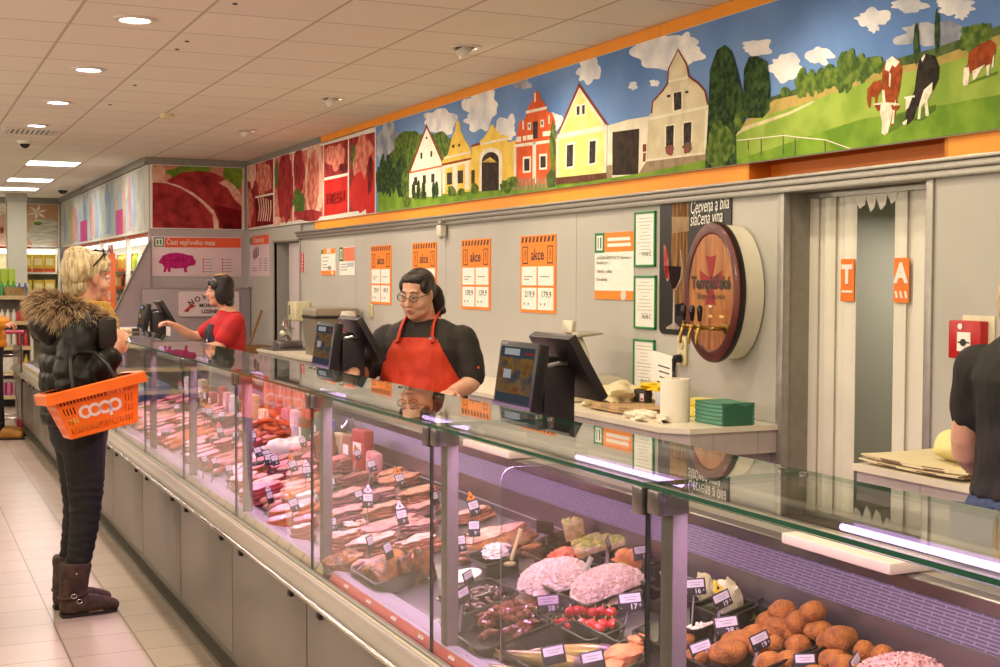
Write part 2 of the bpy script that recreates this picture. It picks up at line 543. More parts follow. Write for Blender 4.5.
# ------------------------------------------------------------------ ceiling fixtures
M_glow_pink = emis('downlight_glow', 'ffd9f0', 14)
M_glow_warm = emis('spot_glow', 'fff2d8', 16)
M_ring = mat('lamp_ring', 'd9d2c8', 0.4)


PINK = (1.0, 0.76, 0.74)
WARM = (1.0, 0.84, 0.60)
for y in (1.5, 5.5, 9.5, 13.5):
    area('ceiling_fill', (-2.9, y, 2.2), LP['up'], .5, (1, .86, .66), aim=(-2.0, y, 2.93))  # added unseen uplights that brighten the ceiling; no pendants hang here
rows = [(1.2, [-1.7, 0.1, 1.9, 3.75, 5.55, 7.375, 9.257, 11.08, 12.83]), (-1.2, [0.1, 3.75, 7.375, 11.08, 14.5, 18.0]), (-3.6, [1.9, 7.375, 12.83, 18.0])]
names_ = {7.375: 'large recessed downlight nearest the camera above the woman with the basket', 9.257: 'recessed downlight second from the camera in the left ceiling row',
          11.08: 'recessed downlight third in the left ceiling row', 12.83: 'recessed downlight before the ceiling air vent'}
proto = None
for x, ys in rows:
    for y in ys:
        col = PINK if (x > 0 and y > 8.5) else WARM
        area('downlight_lamp', (x, y, CEIL - 0.035), LP['down'], 0.17, col)
        if x == 1.2 and y in names_:
            r = thing('downlight', names_[y], 'ceiling light', (x, y, CEIL), group='recessed downlights in the left row')
            q = MB(M_ring); q.lathe([(0.115, 0), (0.115, -0.006), (0.085, -0.012), (0.078, -0.004), (0.078, 0)], seg=28); q.build('ring', r)
            q = MB(M_glow_pink if y > 8 else M_glow_warm); q.lathe([(0.0, -0.012), (0.05, -0.011), (0.077, -0.005), (0.077, -0.002), (0.0, -0.002)], seg=28); q.build('lamp', r)
SP = [(3.146, 7.397, 'ceiling spotlight turned to the painted village mural, nearest the camera'), (3.098, 9.91, 'ceiling spotlight over the white gabled house in the mural'), (3.03, 12.385, 'small ceiling spotlight nearest the meat mural')]
for x, y, lb in SP:
    r = thing('ceiling_spotlight', lb, 'ceiling light', (x, y, CEIL), group='adjustable spotlights along the mural')
    q = MB(M_ring); q.lathe([(0.10, 0), (0.10, -0.006), (0.075, -0.010), (0.07, 0)], seg=24); q.build('ring', r)
    e = Euler((0, math.radians(-38), 0))
    q = MB(M_ring); R4 = e.to_matrix().to_4x4()
    q.lathe([(0.052, 0.02), (0.054, -0.032), (0.048, -0.034), (0.046, -0.02), (0.0, -0.02)], rot=R4, c=(-0.01, 0, -0.012), seg=24); q.build('housing', r)
    q = MB(M_glow_warm); q.lathe([(0.0, -0.026), (0.044, -0.026), (0.044, -0.021), (0.0, -0.021)], rot=R4, c=(-0.01, 0, -0.012), seg=24); q.build('lamp', r)
for x, y in [(3.1, 12.385), (3.1, 9.91), (3.1, 7.397), (3.1, 4.9), (3.1, 2.4), (3.1, -0.1)]:
    spot('wall_spot', (x - 0.05, y, CEIL - 0.1), LP['spot'], (XW, y - 0.25, 1.45), WARM, 120, 0.9)
    area('aisle_lamp', (2.5, y + 1.2, CEIL - 0.02), LP['aisle'], 0.17, WARM)

# fluorescent panels in the sales area
P0 = None
for x, y, lb in [(1.77, 16.96, 'bright square ceiling panel light nearest the meat counter end'), (1.77, 19.95, 'bright ceiling panel light, middle of the three'), (1.77, 22.0, 'bright ceiling panel light furthest back by the column')]:
    r = thing('panel_light', lb, 'ceiling light', (x, y, CEIL), group='fluorescent ceiling panels')
    q = MB(M_white); q.b(-0.31, -0.31, -0.008, 0.31, 0.31, 0.0); q.build('frame', r)
    q = MB(emis('panel_glow', 'fffaf0', 7)); q.b(-0.285, -0.285, -0.012, 0.285, 0.285, -0.009); q.build('diffuser', r)
    area('panel_lamp', (x, y, CEIL - 0.03), LP['panel'] * (.4 if y > 21 else 1), 0.57, (1.0, 0.93, 0.80), sizey=0.57)
for x, y in [(-1.8, 17), (-1.8, 20), (-1.8, 22.3), (-4, 20)]:
    area('panel_lamp', (x, y, CEIL - 0.03), LP['panel'], 0.57, (1.0, 0.93, 0.80), sizey=0.57)

# vent, camera dome, smoke detector, small ceiling dots
r = thing('ceiling_vent', 'white slotted air vent in the ceiling', 'vent', (1.192, 13.38, CEIL))
q = MB(M_ring); q.b(-0.24, -0.24, -0.012, 0.24, -0.2, 0); q.b(-0.24, 0.2, -0.012, 0.24, 0.24, 0); q.b(-0.24, -0.2, -0.012, -0.2, 0.2, 0); q.b(0.2, -0.2, -0.012, 0.24, 0.2, 0); q.build('frame', r)
q = MB(M_dark); q.b(-0.2, -0.2, -0.003, 0.2, 0.2, 0.0); q.build('duct', r)
for k in range(9): q = MB(M_ring); q.box((-0.18 + 0.045 * k, 0, -0.008), (0.022, 0.4, 0.003), Euler((0, 0.6, 0))); q.build('slat', r)
r = thing('security_camera', 'dark domed security camera on the ceiling behind the vent', 'camera', (1.231, 14.376, CEIL))
q = MB(M_white); q.lathe([(0.075, 0), (0.075, -0.02), (0.06, -0.03), (0, -0.03)]); q.build('base', r)
q = MB(mat('dome_dark', '1c1a1a', 0.1)); q.sph((0, 0, -0.03), (0.05, 0.05, 0.045)); q.build('dome', r)
r = thing('security_camera', 'small dark security camera near the flower banner corner', 'camera', (2.4, 21.6, CEIL))
q = MB(M_white); q.lathe([(0.11, 0), (0.11, -0.02), (0.09, -0.035), (0, -0.035)]); q.build('base', r)
q = MB(mat('dome_dark', '1c1a1a', 0.1)); q.sph((0, 0, -0.035), (0.075, 0.075, 0.06)); q.build('dome', r)
r = thing('smoke_detector', 'cream round smoke detector on the ceiling', 'smoke detector', (2.129, 11.484, CEIL))
q = MB(mat('cream_plastic', 'd8cda0', 0.5)); q.lathe([(0.06, 0), (0.06, -0.025), (0.045, -0.04), (0, -0.042)]); q.build('base', r)
q = MB(M_dark); q.lathe([(0.047, -0.030), (0.049, -0.034), (0.047, -0.037)], seg=20); q.build('grille', r)
dot = MB(M_dark); dot.lathe([(0.014, 0), (0.012, -0.006), (0, -0.006)], seg=10)
o = None
for i, (px, py, lb) in enumerate([(187, 41, 'small dark ceiling sprinkler, nearer of the close pair'), (177, 49, 'small dark ceiling sprinkler, farther of the close pair'), (135, 85, 'small dark ceiling sprinkler alone between the pair and the smoke detector'), (235, 3.5, 'small dark ceiling sprinkler at the top edge of the photo'), (110, 104.5, 'faint small ceiling sprinkler furthest along the tiles')]):
    p = on_z(px, py, CEIL)
    if o is None: o = solo(dot, 'ceiling_sprinkler', lb, 'sprinkler', p, group='small dots in the ceiling tiles')
    else: dup(o, p, None, lb)

# world: very dim neutral air
wd = bpy.data.worlds.new('world'); SC.world = wd; wd.use_nodes = True
bg = wd.node_tree.nodes['Background']; bg.inputs[0].default_value = (1, 0.85, 0.7, 1); bg.inputs[1].default_value = 0.05
SC.view_settings.view_transform = 'Standard'; SC.view_settings.look = 'None'
SC.view_settings.exposure = LP['exp']; SC.view_settings.gamma = 1.0; SC.view_settings.use_curve_mapping = False
SC.cycles.transparent_max_bounces = 24; SC.cycles.max_bounces = 10; SC.cycles.caustics_reflective = False; SC.cycles.caustics_refractive = False
SC.cycles.sample_clamp_indirect = 4.0
# ------------------------------------------------------------------ printed pictures on the walls
class Art:
    """flat print: polygons laid over one another a fraction of a millimetre apart"""
    def __init__(s, plane, pos, normal, bounds=None, step=0.00007):
        s.mb = MB(); s.pl, s.p0 = plane, pos; s.n = V(normal); s.k = 1; s.step = step; s.bounds = bounds

    def pt(s, q):
        return on_x(q[0], q[1], s.p0) if s.pl == 'x' else on_y(q[0], q[1], s.p0)

    def clip(s, pts):
        if not s.bounds: return pts
        ax = 1 if s.pl == 'x' else 0
        for i, lim, sg in ((ax, s.bounds[0], 1), (ax, s.bounds[1], -1), (2, s.bounds[2], 1), (2, s.bounds[3], -1)):
            out = []
            for a, b_ in zip(pts, pts[1:] + pts[:1]):
                da, db = (a[i] - lim) * sg, (b_[i] - lim) * sg
                if da >= 0: out.append(a)
                if da * db < 0: out.append(a + (b_ - a) * (da / (da - db)))
            pts = out
            if len(pts) < 3: return []
        return pts

    def w(s, pts, m):
        s.mb.use(m); o = s.n * (s.step * s.k); s.k += 1
        pts = s.clip([V(p) for p in pts])
        if pts: s.mb.face([p + o for p in pts])
        return s

    def p(s, pts, m): return s.w([s.pt(q) for q in pts], m)

    def many(s, polys, m):
        s.mb.use(m); o = s.n * (s.step * s.k); s.k += 1
        for pts in polys:
            pts = s.clip([s.pt(q) for q in pts])
            if pts: s.mb.face([q + o for q in pts])
        return s

    def blob(s, cx, cy, rx, ry, m, seed=0, rough=0.3, n=44, fr=2.2):
        pts = []
        for i in range(n):
            a = 2 * PI * i / n
            r = 1 + rough * noise.noise(V((math.cos(a) * fr * .7, math.sin(a) * fr * .7, seed * 3.1))) * 1.3 + .10 * abs(math.sin(a * 3.5 + seed)) + .04 * math.sin(a * 11 + seed * 2)
            pts.append((cx + rx * r * math.cos(a), cy - ry * r * math.sin(a)))
        return s.p(pts, m)

    def rect(s, x0, y0, x1, y1, m): return s.p([(x0, y0), (x1, y0), (x1, y1), (x0, y1)], m)


def pm(name, a, b, scale=20, stretch=None, lo=0.4, hi=0.6, rough=0.75, detail=4):
    return mat('print_' + name, a, rough, col2=b, scale=scale, stretch=stretch, lo=lo, hi=hi, detail=detail, spec=0.12)


# ---- village mural
XM = XW - 0.025
bd = MB(M_white); bd.b(XM, 2.0, 2.105, XW - 0.002, 10.985, 2.860, 0.002)
mural = thing('village_mural', 'long printed mural of painted village houses and grazing cows above the counter wall', 'mural', (0, 0, 0))
bd.build('board', mural)
A = Art('x', XM, (-1, 0, 0), (2.01, 10.975, 2.108, 2.857))
sky = pm('sky', '5679b4', '7e9fd0', 1.2, lo=0.3, hi=0.7)
A.w([(XM, 10.985, 2.108), (XM, 2.01, 2.108), (XM, 2.01, 2.857), (XM, 10.985, 2.857)], sky)
cl = pm('cloud', 'f2f0ee', 'b9bfcc', 7, lo=0.35, hi=0.75)
clg = pm('cloud_grey', 'b4b6bd', '7d8494', 6)
for i, (cx, cy, rx, ry, m) in enumerate([(389, 143, 14, 18, clg), (440, 121, 16, 11, cl), (481, 108, 16, 18, cl), (476, 122, 9, 9, cl), (507, 128, 9, 12, cl), (555, 122, 7, 10, cl), (521, 84, 10, 4, clg), (588, 71, 11, 10, cl),
                                         (666, 53, 30, 17, cl), (684, 44, 14, 10, cl), (633, 86, 4, 4, cl), (655, 83, 4, 3, cl), (757, 48, 15, 8, cl), (785, 68, 17, 12, cl), (820, 56, 11, 8, cl), (872, 18, 17, 9, cl), (874, 28, 6, 5, cl), (912, 6, 17, 6, cl), (956, 6, 18, 9, cl), (961, 14, 6, 5, cl), (930, 34, 30, 12, clg)]):
    A.blob(cx, cy, rx, ry, m, i, 0.45, 60, 2.6)
grass = pm('grass', '7c9c36', '61862a', 6); grass2 = pm('grass_light', '95ab4c', '7c983c', 5)
trees = pm('trees', '3f5a2c', '1d2f1c', 30, lo=0.35, hi=0.6); trees2 = pm('trees_light', '6d8236', '3c5426', 26, lo=0.35, hi=0.6)
hill = pm('hill', '55683a', '3f5030', 16); field = pm('field', 'b59a5c', '9a8f4c', 10)
# left meadow and wood
A.blob(412, 160, 20, 27, trees2, 3, 0.25); A.blob(432, 150, 22, 18, trees2, 4, 0.2)
A.p([(378, 214), (378, 193), (392, 184), (408, 180), (500, 176), (735, 160), (740, 172), (500, 200)], grass)
for cx, cy, rx, ry in [(383, 176, 4, 18), (389, 174, 4, 20), (394, 178, 3, 13), (379, 180, 3, 12)]: A.blob(cx, cy, rx, ry, trees, cx, 0.3)
A.blob(402, 176, 6, 20, trees, 9, 0.25); A.blob(407, 188, 5, 18, trees2, 8, 0.25)
wh = pm('house_white', 'e8e2d4', 'd9d2c2', 14); ye = pm('house_yellow', 'e8c860', 'dcb84e', 10); ye2 = pm('house_pale_yellow', 'ecdc8e', 'e2cf7c', 10)
og = pm('house_orange', 'd9623a', 'c9552f', 10); cr = pm('house_cream', 'd8cdb0', 'c9bd9e', 10); crw = pm('house_cream_trim', 'e6dfcc', 'dad2bc', 10)
dk = pm('window_dark', '2b2724', '45403c', 40); br = pm('door_brown', '40342c', '2e2622', 20); rd = pm('roof_red', '8e3a2a', '7b3325', 20); bs = pm('plinth_brown', '6b4636', '5a3a2e', 20); st = pm('stone', 'a08c72', '8d7a62', 16)
T7 = lambda x, y: (380 + x / 5.13, 90 + y / 5.13)
T8 = lambda x, y: (500 + x / 4.545, 60 + y / 4.545)
# white gabled house
A.p([T7(150, 552), T7(152, 410), T7(240, 178), T7(318, 360), T7(316, 545)], wh)
A.many([[T7(148, 418), T7(240, 172), T7(244, 186), T7(156, 424)], [T7(238, 170), T7(322, 358), T7(318, 372), T7(238, 186)]], rd)
A.p([T7(152, 420), T7(318, 386), T7(318, 394), T7(152, 429)], og)
A.many([[T7(x, y), T7(x + w_, y - 2), T7(x + w_, y + h - 2), T7(x, y + h)] for x, y, w_, h in [(176, 448, 16, 42), (221, 438, 16, 44), (264, 431, 17, 44), (209, 322, 10, 32), (260, 314, 10, 30), (236, 240, 8, 14)]], dk)
# yellow curved gable and gatehouse
A.p([T7(322, 535), T7(320, 365), T7(352, 325), T7(368, 250), T7(388, 205), T7(392, 165), T7(400, 155), T7(410, 165), T7(414, 205), T7(436, 255), T7(465, 300), T7(472, 345), T7(470, 282), T7(520, 268), T7(520, 515)], ye)
A.p([T7(318, 378), T7(470, 346), T7(470, 356), T7(318, 390)], rd); A.p([T7(322, 392), T7(470, 360), T7(470, 372), T7(322, 406)], wh)
A.p([T7(330, 345), T7(466, 314), T7(466, 322), T7(330, 354)], wh)
A.many([[T7(x, y), T7(x + w_, y - 3), T7(x + w_, y + h - 3), T7(x, y + h)] for x, y, w_, h in [(322, 405, 14, 125), (376, 395, 22, 128), (438, 380, 22, 130)]], wh)
A.many([[T7(x, y), T7(x + w_, y - 3), T7(x + w_, y + h - 3), T7(x, y + h)] for x, y, w_, h in [(345, 425, 26, 62), (400, 414, 28, 66), (372, 282, 12, 16), (402, 278, 11, 14), (470, 412, 18, 70)]], dk)
A.p([T7(470, 282), T7(520, 268), T7(520, 280), T7(470, 294)], rd)
A.p([T7(512, 515), T7(515, 262), T7(535, 245), T7(560, 205), T7(572, 178), T7(582, 178), T7(596, 205), T7(632, 235), T7(658, 232), T7(655, 500)], ye)
A.p([T7(690, 440), T7(655, 452), T7(655, 270), T7(700, 258)], ye)
A.p([T7(520, 272), T7(656, 243), T7(656, 254), T7(520, 284)], wh)
def arch(x0, x1, ytop, yb0, yb1, n=12):
    return [T7(x0, yb0)] + [T7((x0 + x1) / 2 - (x1 - x0) / 2 * math.cos(PI * i / n), ytop + 48 - 48 * math.sin(PI * i / n) + 20 * (1 - 2 * i / n) * 0.3) for i in range(n + 1)] + [T7(x1, yb1)]
A.p(arch(512, 628, 296, 520, 512), wh); A.p(arch(524, 612, 318, 520, 514), br)
A.many([[T7(525 + 9 * i, 372), T7(530 + 9 * i, 371), T7(568, 345), T7(565, 345)] for i in range(9)], ye)
# orange house
A.p([T8(64, 575), T8(72, 385), T8(82, 320), T8(88, 285), T8(118, 262), T8(128, 225), T8(134, 208), T8(150, 185), T8(155, 150), T8(168, 138), T8(182, 152), T8(188, 178), T8(208, 200), T8(215, 228), T8(240, 245), T8(252, 280), T8(250, 320), T8(258, 360), T8(262, 560)], og)
A.many([[T8(x, y), T8(x + w_, y - s_), T8(x + w_, y - s_ + h), T8(x, y + h)] for x, y, w_, h, s_ in [(120, 232, 96, 13, 22), (66, 384, 196, 14, 26), (76, 350, 22, 24, 3), (106, 346, 16, 22, 3), (196, 326, 36, 22, 5), (126, 342, 26, 22, 3), (158, 150, 7, 40, 0), (104, 276, 6, 40, 0), (222, 252, 6, 38, 0), (150, 372, 16, 190, 2), (64, 400, 12, 170, 1), (128, 285, 15, 34, 1), (186, 272, 16, 34, 1), (106, 440, 36, 74, 3), (180, 428, 36, 72, 3)]], wh)
A.many([[T8(x, y), T8(x + w_, y - 2), T8(x + w_, y - 2 + h), T8(x, y + h)] for x, y, w_, h in [(112, 450, 24, 54), (186, 438, 24, 52), (132, 292, 6, 16), (190, 280, 7, 16), (152, 280, 22, 78)]], dk)
A.blob(*T8(242, 400), 3.2, 24, trees2, 2, 0.25); A.blob(*T8(236, 540), 5, 9, hill, 2, 0.3)
A.many([[T8(60 + 18 * i, 545), T8(70 + 18 * i, 530), T8(74 + 18 * i, 590), T8(62 + 18 * i, 592)] for i in range(9)], st)
# tall yellow gable
A.p([T8(258, 535), T8(262, 340), T8(362, 112), T8(490, 297), T8(486, 515)], ye2)
A.many([[T8(258, 345), T8(362, 102), T8(364, 122), T8(268, 342)], [T8(360, 102), T8(496, 298), T8(488, 304), T8(360, 120)]], rd)
A.many([[T8(272, 335), T8(362, 128), T8(362, 145), T8(282, 330)], [T8(364, 128), T8(484, 302), T8(474, 303), T8(364, 146)], [T8(264, 338), T8(490, 294), T8(490, 318), T8(264, 360)], [T8(258, 360), T8(270, 358), T8(268, 530), T8(258, 532)], [T8(478, 318), T8(489, 316), T8(486, 512), T8(476, 513)],
        [T8(300, 380), T8(344, 372), T8(340, 492), T8(298, 498)], [T8(404, 362), T8(446, 355), T8(442, 474), T8(402, 482)], [T8(344, 206), T8(394, 196), T8(394, 250), T8(344, 258)]], wh)
A.many([[T8(307, 388), T8(336, 383), T8(333, 482), T8(305, 487)], [T8(410, 371), T8(438, 366), T8(435, 466), T8(408, 472)], [T8(351, 212), T8(364, 209), T8(364, 248), T8(351, 251)], [T8(376, 207), T8(388, 204), T8(388, 244), T8(376, 247)]], dk)
A.p([T8(258, 535), T8(486, 512), T8(486, 545), T8(258, 566)], bs)
# white gate wall with dark gate
A.p([T8(488, 540), T8(492, 298), T8(590, 270), T8(678, 256), T8(668, 512)], crw)
A.p([T8(514, 328), T8(636, 312), T8(632, 520), T8(513, 524)], br)
A.many([[T8(572, 321), T8(575, 320), T8(574, 522), T8(571, 523)], [T8(550, 416), T8(568, 413), T8(568, 424), T8(550, 427)]], dk)
A.p([T8(488, 480), T8(512, 476), T8(512, 536), T8(488, 541)], st); A.many([[T8(652, 384), T8(668, 381), T8(668, 415), T8(652, 418)], [T8(654, 424), T8(666, 422), T8(664, 460), T8(652, 463)]], rd)
# cream baroque house
A.p([T8(634, 515), T8(672, 460), T8(678, 256), T8(692, 240), T8(696, 190), T8(716, 165), T8(742, 140), T8(764, 108), T8(768, 40), T8(780, 20), T8(800, -25), T8(812, -45), T8(822, -20), T8(850, 18), T8(860, 75), T8(905, 108), T8(932, 140), T8(946, 200), T8(962, 205), T8(940, 470), T8(660, 512)], cr)
A.many([[T8(676, 262), T8(962, 202), T8(962, 216), T8(676, 276)], [T8(768, 92), T8(860, 72), T8(862, 84), T8(766, 104)], [T8(668, 452), T8(942, 418), T8(942, 428), T8(668, 462)], [T8(752, 296), T8(800, 288), T8(796, 418), T8(752, 424)], [T8(832, 282), T8(880, 274), T8(876, 402), T8(832, 410)], [T8(786, 146), T8(834, 136), T8(834, 228), T8(788, 238)], [T8(936, 225), T8(956, 222), T8(944, 420), T8(930, 422)]], crw)
A.many([[T8(758, 302), T8(794, 296), T8(790, 412), T8(758, 416)], [T8(838, 288), T8(874, 281), T8(870, 396), T8(838, 402)], [T8(793, 150), T8(828, 143), T8(828, 222), T8(795, 231)], [T8(762, 160), T8(778, 157), T8(778, 168), T8(762, 171)], [T8(845, 142), T8(860, 139), T8(860, 150), T8(845, 153)]], dk)
A.p([T8(668, 462), T8(942, 428), T8(940, 470), T8(634, 516)], st)
A.many([[T8(690, 242), T8(694, 188), T8(740, 136), T8(762, 104), T8(766, 40), T8(812, -52), T8(812, -42), T8(772, 42), T8(768, 108), T8(746, 142), T8(700, 192), T8(696, 242)], [T8(812, -52), T8(854, 18), T8(864, 72), T8(908, 104), T8(938, 140), T8(950, 204), T8(944, 204), T8(932, 144), T8(904, 112), T8(858, 78), T8(848, 22), T8(812, -42)]], rd)
fl = pm('flowers', '9a4a52', '5f5a3c', 60)
A.blob(*T8(774, 408), 4.5, 4.5, fl, 1, .4); A.blob(*T8(856, 398), 5, 4.5, fl, 2, .4)
A.p([(500, 196), (560, 186), (650, 172), (706, 160), (740, 165), (740, 174), (500, 205)], grass)
for cx, cy, r in [(417, 196, 3), (424, 195, 3), (452, 191, 4), (462, 192, 3), (475, 189, 3.5), (506, 186, 5), (515, 182, 4)]: A.blob(cx, cy, r, r * 1.3, trees2, cx, .3)
for cx in (414, 419, 424, 434, 437): A.blob(cx, 190, 1.7, 8, trees, cx, .2)
# hillside, woods and right meadow
A.p([(735, 140), (772, 97), (800, 88), (850, 70), (900, 58), (940, 47), (1000, 26), (1060, 8), (1060, 122), (738, 172)], hill)
A.p([(735, 130), (775, 100), (820, 90), (880, 70), (925, 62), (1000, 35), (1060, 18), (1060, 122), (738, 172)], field)
A.p([(735, 166), (737, 135), (760, 118), (815, 100), (850, 88), (890, 76), (930, 68), (1000, 48), (1100, 28), (1100, 122), (738, 174)], grass2)
A.p([(737, 160), (860, 120), (1000, 95), (1100, 80), (1100, 122), (738, 174)], grass)
A.p([(735, 132), (738, 129), (790, 112), (814, 101), (816, 102), (790, 115), (745, 131), (737, 136)], pm('path', 'd0c49a', 'b9ad86', 10))
for i, (cx, cy, rx, ry) in enumerate([(803, 84, 6, 13), (812, 82, 5, 12), (822, 80, 6, 11), (832, 77, 7, 12), (849, 70, 9, 21), (843, 80, 6, 12), (862, 70, 6, 12), (868, 68, 6, 9), (878, 65, 7, 8), (786, 92, 4, 5), (972, 40, 12, 14), (985, 33, 8, 10)]): A.blob(cx, cy, rx, ry, trees2, i, .3)
for cx, cy, rx, ry in [(917.5, 44, 2.6, 20), (938, 32, 2.2, 19)]: A.blob(cx, cy, rx, ry, trees, cx, .2)
A.p([(706, 172), (709, 120), (711, 70), (718, 50), (726, 45), (733, 52), (738, 70), (744, 95), (746, 122), (737, 135), (738, 165), (732, 172)], trees)
A.p([(744, 118), (745, 70), (750, 57), (758, 56), (768, 62), (771, 85), (771, 110), (764, 118)], trees); A.blob(721, 145, 13, 24, trees2, 5, .25); A.blob(739, 122, 4, 8, trees2, 6, .3)
A.p([(706, 172), (738, 165), (740, 172), (706, 177)], grass)
fence = pm('fence', '5e5a40', '504c38', 30)
A.many([[(x, y), (x + .9, y), (x + .9, y + h), (x, y + h)] for x, y, h in [(762, 137, 18), (784, 134, 20), (796, 136, 21), (826, 139, 15), (749, 140, 10)]], fence)
A.many([[(738, 140), (785, 135), (797, 136.5), (827, 139.5), (854, 149), (854, 150), (827, 140.5), (797, 137.5), (785, 136), (738, 141)]], crw)
cb = pm('cow_brown', '9c4a24', '7f3a1c', 30); cw = pm('cow_white', 'ece4d2', 'd2c6b0', 30); ck = pm('cow_black', '332c28', '221e1c', 30); shd = pm('cow_shade', '5d7a2c', '4c6826', 20)
K = lambda x, y: (870 + x / 4.446, y / 4.446)
A.many([[K(90, 590), K(110, 520), K(165, 495), K(165, 540), K(120, 575)], [K(200, 535), K(240, 480), K(300, 465), K(295, 490), K(240, 535)], [K(440, 375), K(480, 350), K(570, 318), K(575, 328), K(480, 362)]], shd)
A.p([K(-8, 440), K(-5, 395), K(20, 365), K(55, 355), K(58, 400), K(40, 430), K(38, 470), K(30, 470), K(28, 432), K(12, 430), K(8, 480), K(0, 480)], cb)
A.p([K(62, 460), K(58, 380), K(62, 310), K(80, 268), K(105, 250), K(140, 272), K(150, 310), K(140, 390), K(128, 440), K(125, 470), K(110, 560), K(102, 560), K(98, 500), K(80, 480)], cb)
A.many([[K(72, 310), K(80, 268), K(105, 250), K(138, 275), K(120, 300), K(104, 290), K(92, 320)], [K(62, 455), K(60, 400), K(70, 400), K(76, 460)], [K(110, 470), K(122, 440), K(112, 550), K(102, 550)], [K(92, 320), K(100, 330), K(96, 390), K(90, 380)]], cw)
A.p([K(52, 462), K(98, 458), K(108, 490), K(98, 540), K(86, 590), K(72, 602), K(58, 592), K(60, 540), K(50, 500)], cw)
A.many([[K(26, 470), K(54, 462), K(52, 490), K(40, 494)], [K(100, 470), K(142, 472), K(128, 490), K(106, 490)]], cb); A.p([K(22, 462), K(56, 456), K(98, 456), K(140, 462), K(140, 468), K(98, 466), K(56, 466), K(22, 468)], cw)
A.p([K(162, 555), K(166, 500), K(190, 440), K(205, 400), K(215, 320), K(225, 265), K(250, 238), K(296, 248), K(316, 300), K(312, 350), K(290, 400), K(268, 410), K(240, 450), K(215, 480), K(200, 530), K(175, 552)], ck)
A.many([[K(246, 400), K(285, 366), K(282, 410), K(262, 450), K(270, 515), K(254, 518), K(250, 455), K(236, 475), K(230, 530), K(218, 530), K(226, 465)], [K(166, 440), K(190, 424), K(192, 440), K(178, 480), K(164, 490)], [K(150, 545), K(172, 530), K(170, 552), K(156, 558)], [K(234, 262), K(250, 240), K(252, 250), K(240, 275)], [K(158, 432), K(206, 424), K(206, 432), K(160, 440)]], cw)
A.p([K(420, 310), K(440, 290), K(446, 240), K(470, 215), K(510, 190), K(545, 178), K(566, 195), K(566, 230), K(556, 275), K(540, 290), K(500, 300), K(470, 320), K(446, 330)], cb)
A.many([[K(424, 302), K(446, 298), K(450, 330), K(444, 378), K(424, 382), K(420, 360)], [K(524, 292), K(540, 286), K(536, 336), K(526, 338)], [K(552, 262), K(560, 240), K(556, 300), K(548, 300)], [K(462, 316), K(520, 286), K(500, 310), K(478, 350), K(466, 358)]], cw)
A.mb.build('print', mural, smooth=False)

# ---- meat mural on the same wall (further away)
XM2 = XW - 0.02
meat = pm('meat', 'a8383a', '7c2226', 9, lo=0.35, hi=0.65); meat2 = pm('meat_pale', 'd98b78', 'b55a4e', 12); meat3 = pm('meat_dark', '7a1519', '4c0d12', 6); fat = pm('fat', 'e7bfae', 'd59a88', 14); herb = pm('herb', '5f7a34', '3a4f24', 30); redp = pm('red_panel', 'c42a26', 'b82522', 5)
mm = thing('meat_mural', 'printed mural strip of raw meat close-ups left of the village mural', 'mural', (0, 0, 0))
q = MB(M_white); q.b(XM2, 11.0, 2.105, XW - 0.002, YB - 0.03, 2.868, 0.002); q.build('board', mm)
A = Art('x', XM2, (-1, 0, 0), (11.01, 15.60, 2.112, 2.862))
C7 = lambda x, y: (140 + x / 3.571, 140 + y / 3.571)
def panel(x0, x1, f0=None, f1=None, a=0.0, b=1.0, m=meat):
    top = lambda x: 92 - (x - 378) * 0.262; bot = lambda x: 316 - (x - 378) * 0.158
    g = lambda x, f: top(x) + (bot(x) - top(x)) * f
    A.p([C7(x0, g(x0, a)), C7(x1, g(x1, a)), C7(x1, g(x1, b)), C7(x0, g(x0, b))], m)
    return g
g = panel(380, 476, a=0, b=1, m=meat); 
A.blob(*C7(440, 135), 7, 17, meat2, 3, .3); A.blob(*C7(400, 120), 4, 14, fat, 4, .4); A.blob(*C7(393, 240), 3, 18, meat2, 5, .3)
A.p([C7(412, g(412, .52)), C7(476, g(476, .52)), C7(476, g(476, .55)), C7(412, g(412, .55))], M_white); A.p([C7(412, g(412, .55)), C7(474, g(474, .55)), C7(474, g(474, 1)), C7(414, g(414, 1))], meat3)
for k in range(6): A.p([C7(420 + 9 * k, 200 + 3 * k), C7(424 + 9 * k, 199 + 3 * k), C7(430 + 8 * k, 250), C7(424 + 8 * k, 290), C7(420 + 8 * k, 290), C7(426 + 8 * k, 248)], fat)
g = panel(481, 545, m=meat2); A.blob(*C7(518, 165), 8, 32, meat, 6, .2); A.blob(*C7(488, 120), 2, 12, herb, 2, .4); A.blob(*C7(490, 290), 4, 4, fat, 2, .4)
g = panel(549, 655, m=meat2); A.blob(*C7(622, 140), 9, 36, fat, 7, .2); A.blob(*C7(620, 150), 6, 30, meat2, 9, .3); A.blob(*C7(568, 110), 5, 20, meat, 8, .3); A.blob(*C7(566, 225), 5, 13, herb, 3, .5); A.blob(*C7(600, 268), 14, 5, meat, 1, .4)
g = panel(658, 743, b=.46, m=meat); A.blob(*C7(700, 60), 9, 13, meat2, 4, .4); A.blob(*C7(728, 100), 4, 5, meat3, 4, .4)
g = panel(658, 742, a=.5, m=redp)
dkred = pm('red_letter', '9c1f1e', '8e1b1b', 5)
c = A.pt(C7(700, 207)); put_text(A.mb, dkred, 'FRESH', 0.14, wallm(c.y, c.z, XM2 - 0.012), bold=0.004, xs=1.5)
g = panel(747, 846, m=meat); A.blob(*C7(762, 60), 3, 10, herb, 7, .4); A.blob(*C7(800, 70), 10, 24, meat2, 5, .2); A.blob(*C7(782, 190), 9, 17, redp, 6, .2); A.blob(*C7(826, 190), 6, 34, redp, 2, .2); A.blob(*C7(822, 120), 3, 16, meat3, 2, .3)
A.mb.build('print', mm, smooth=False)

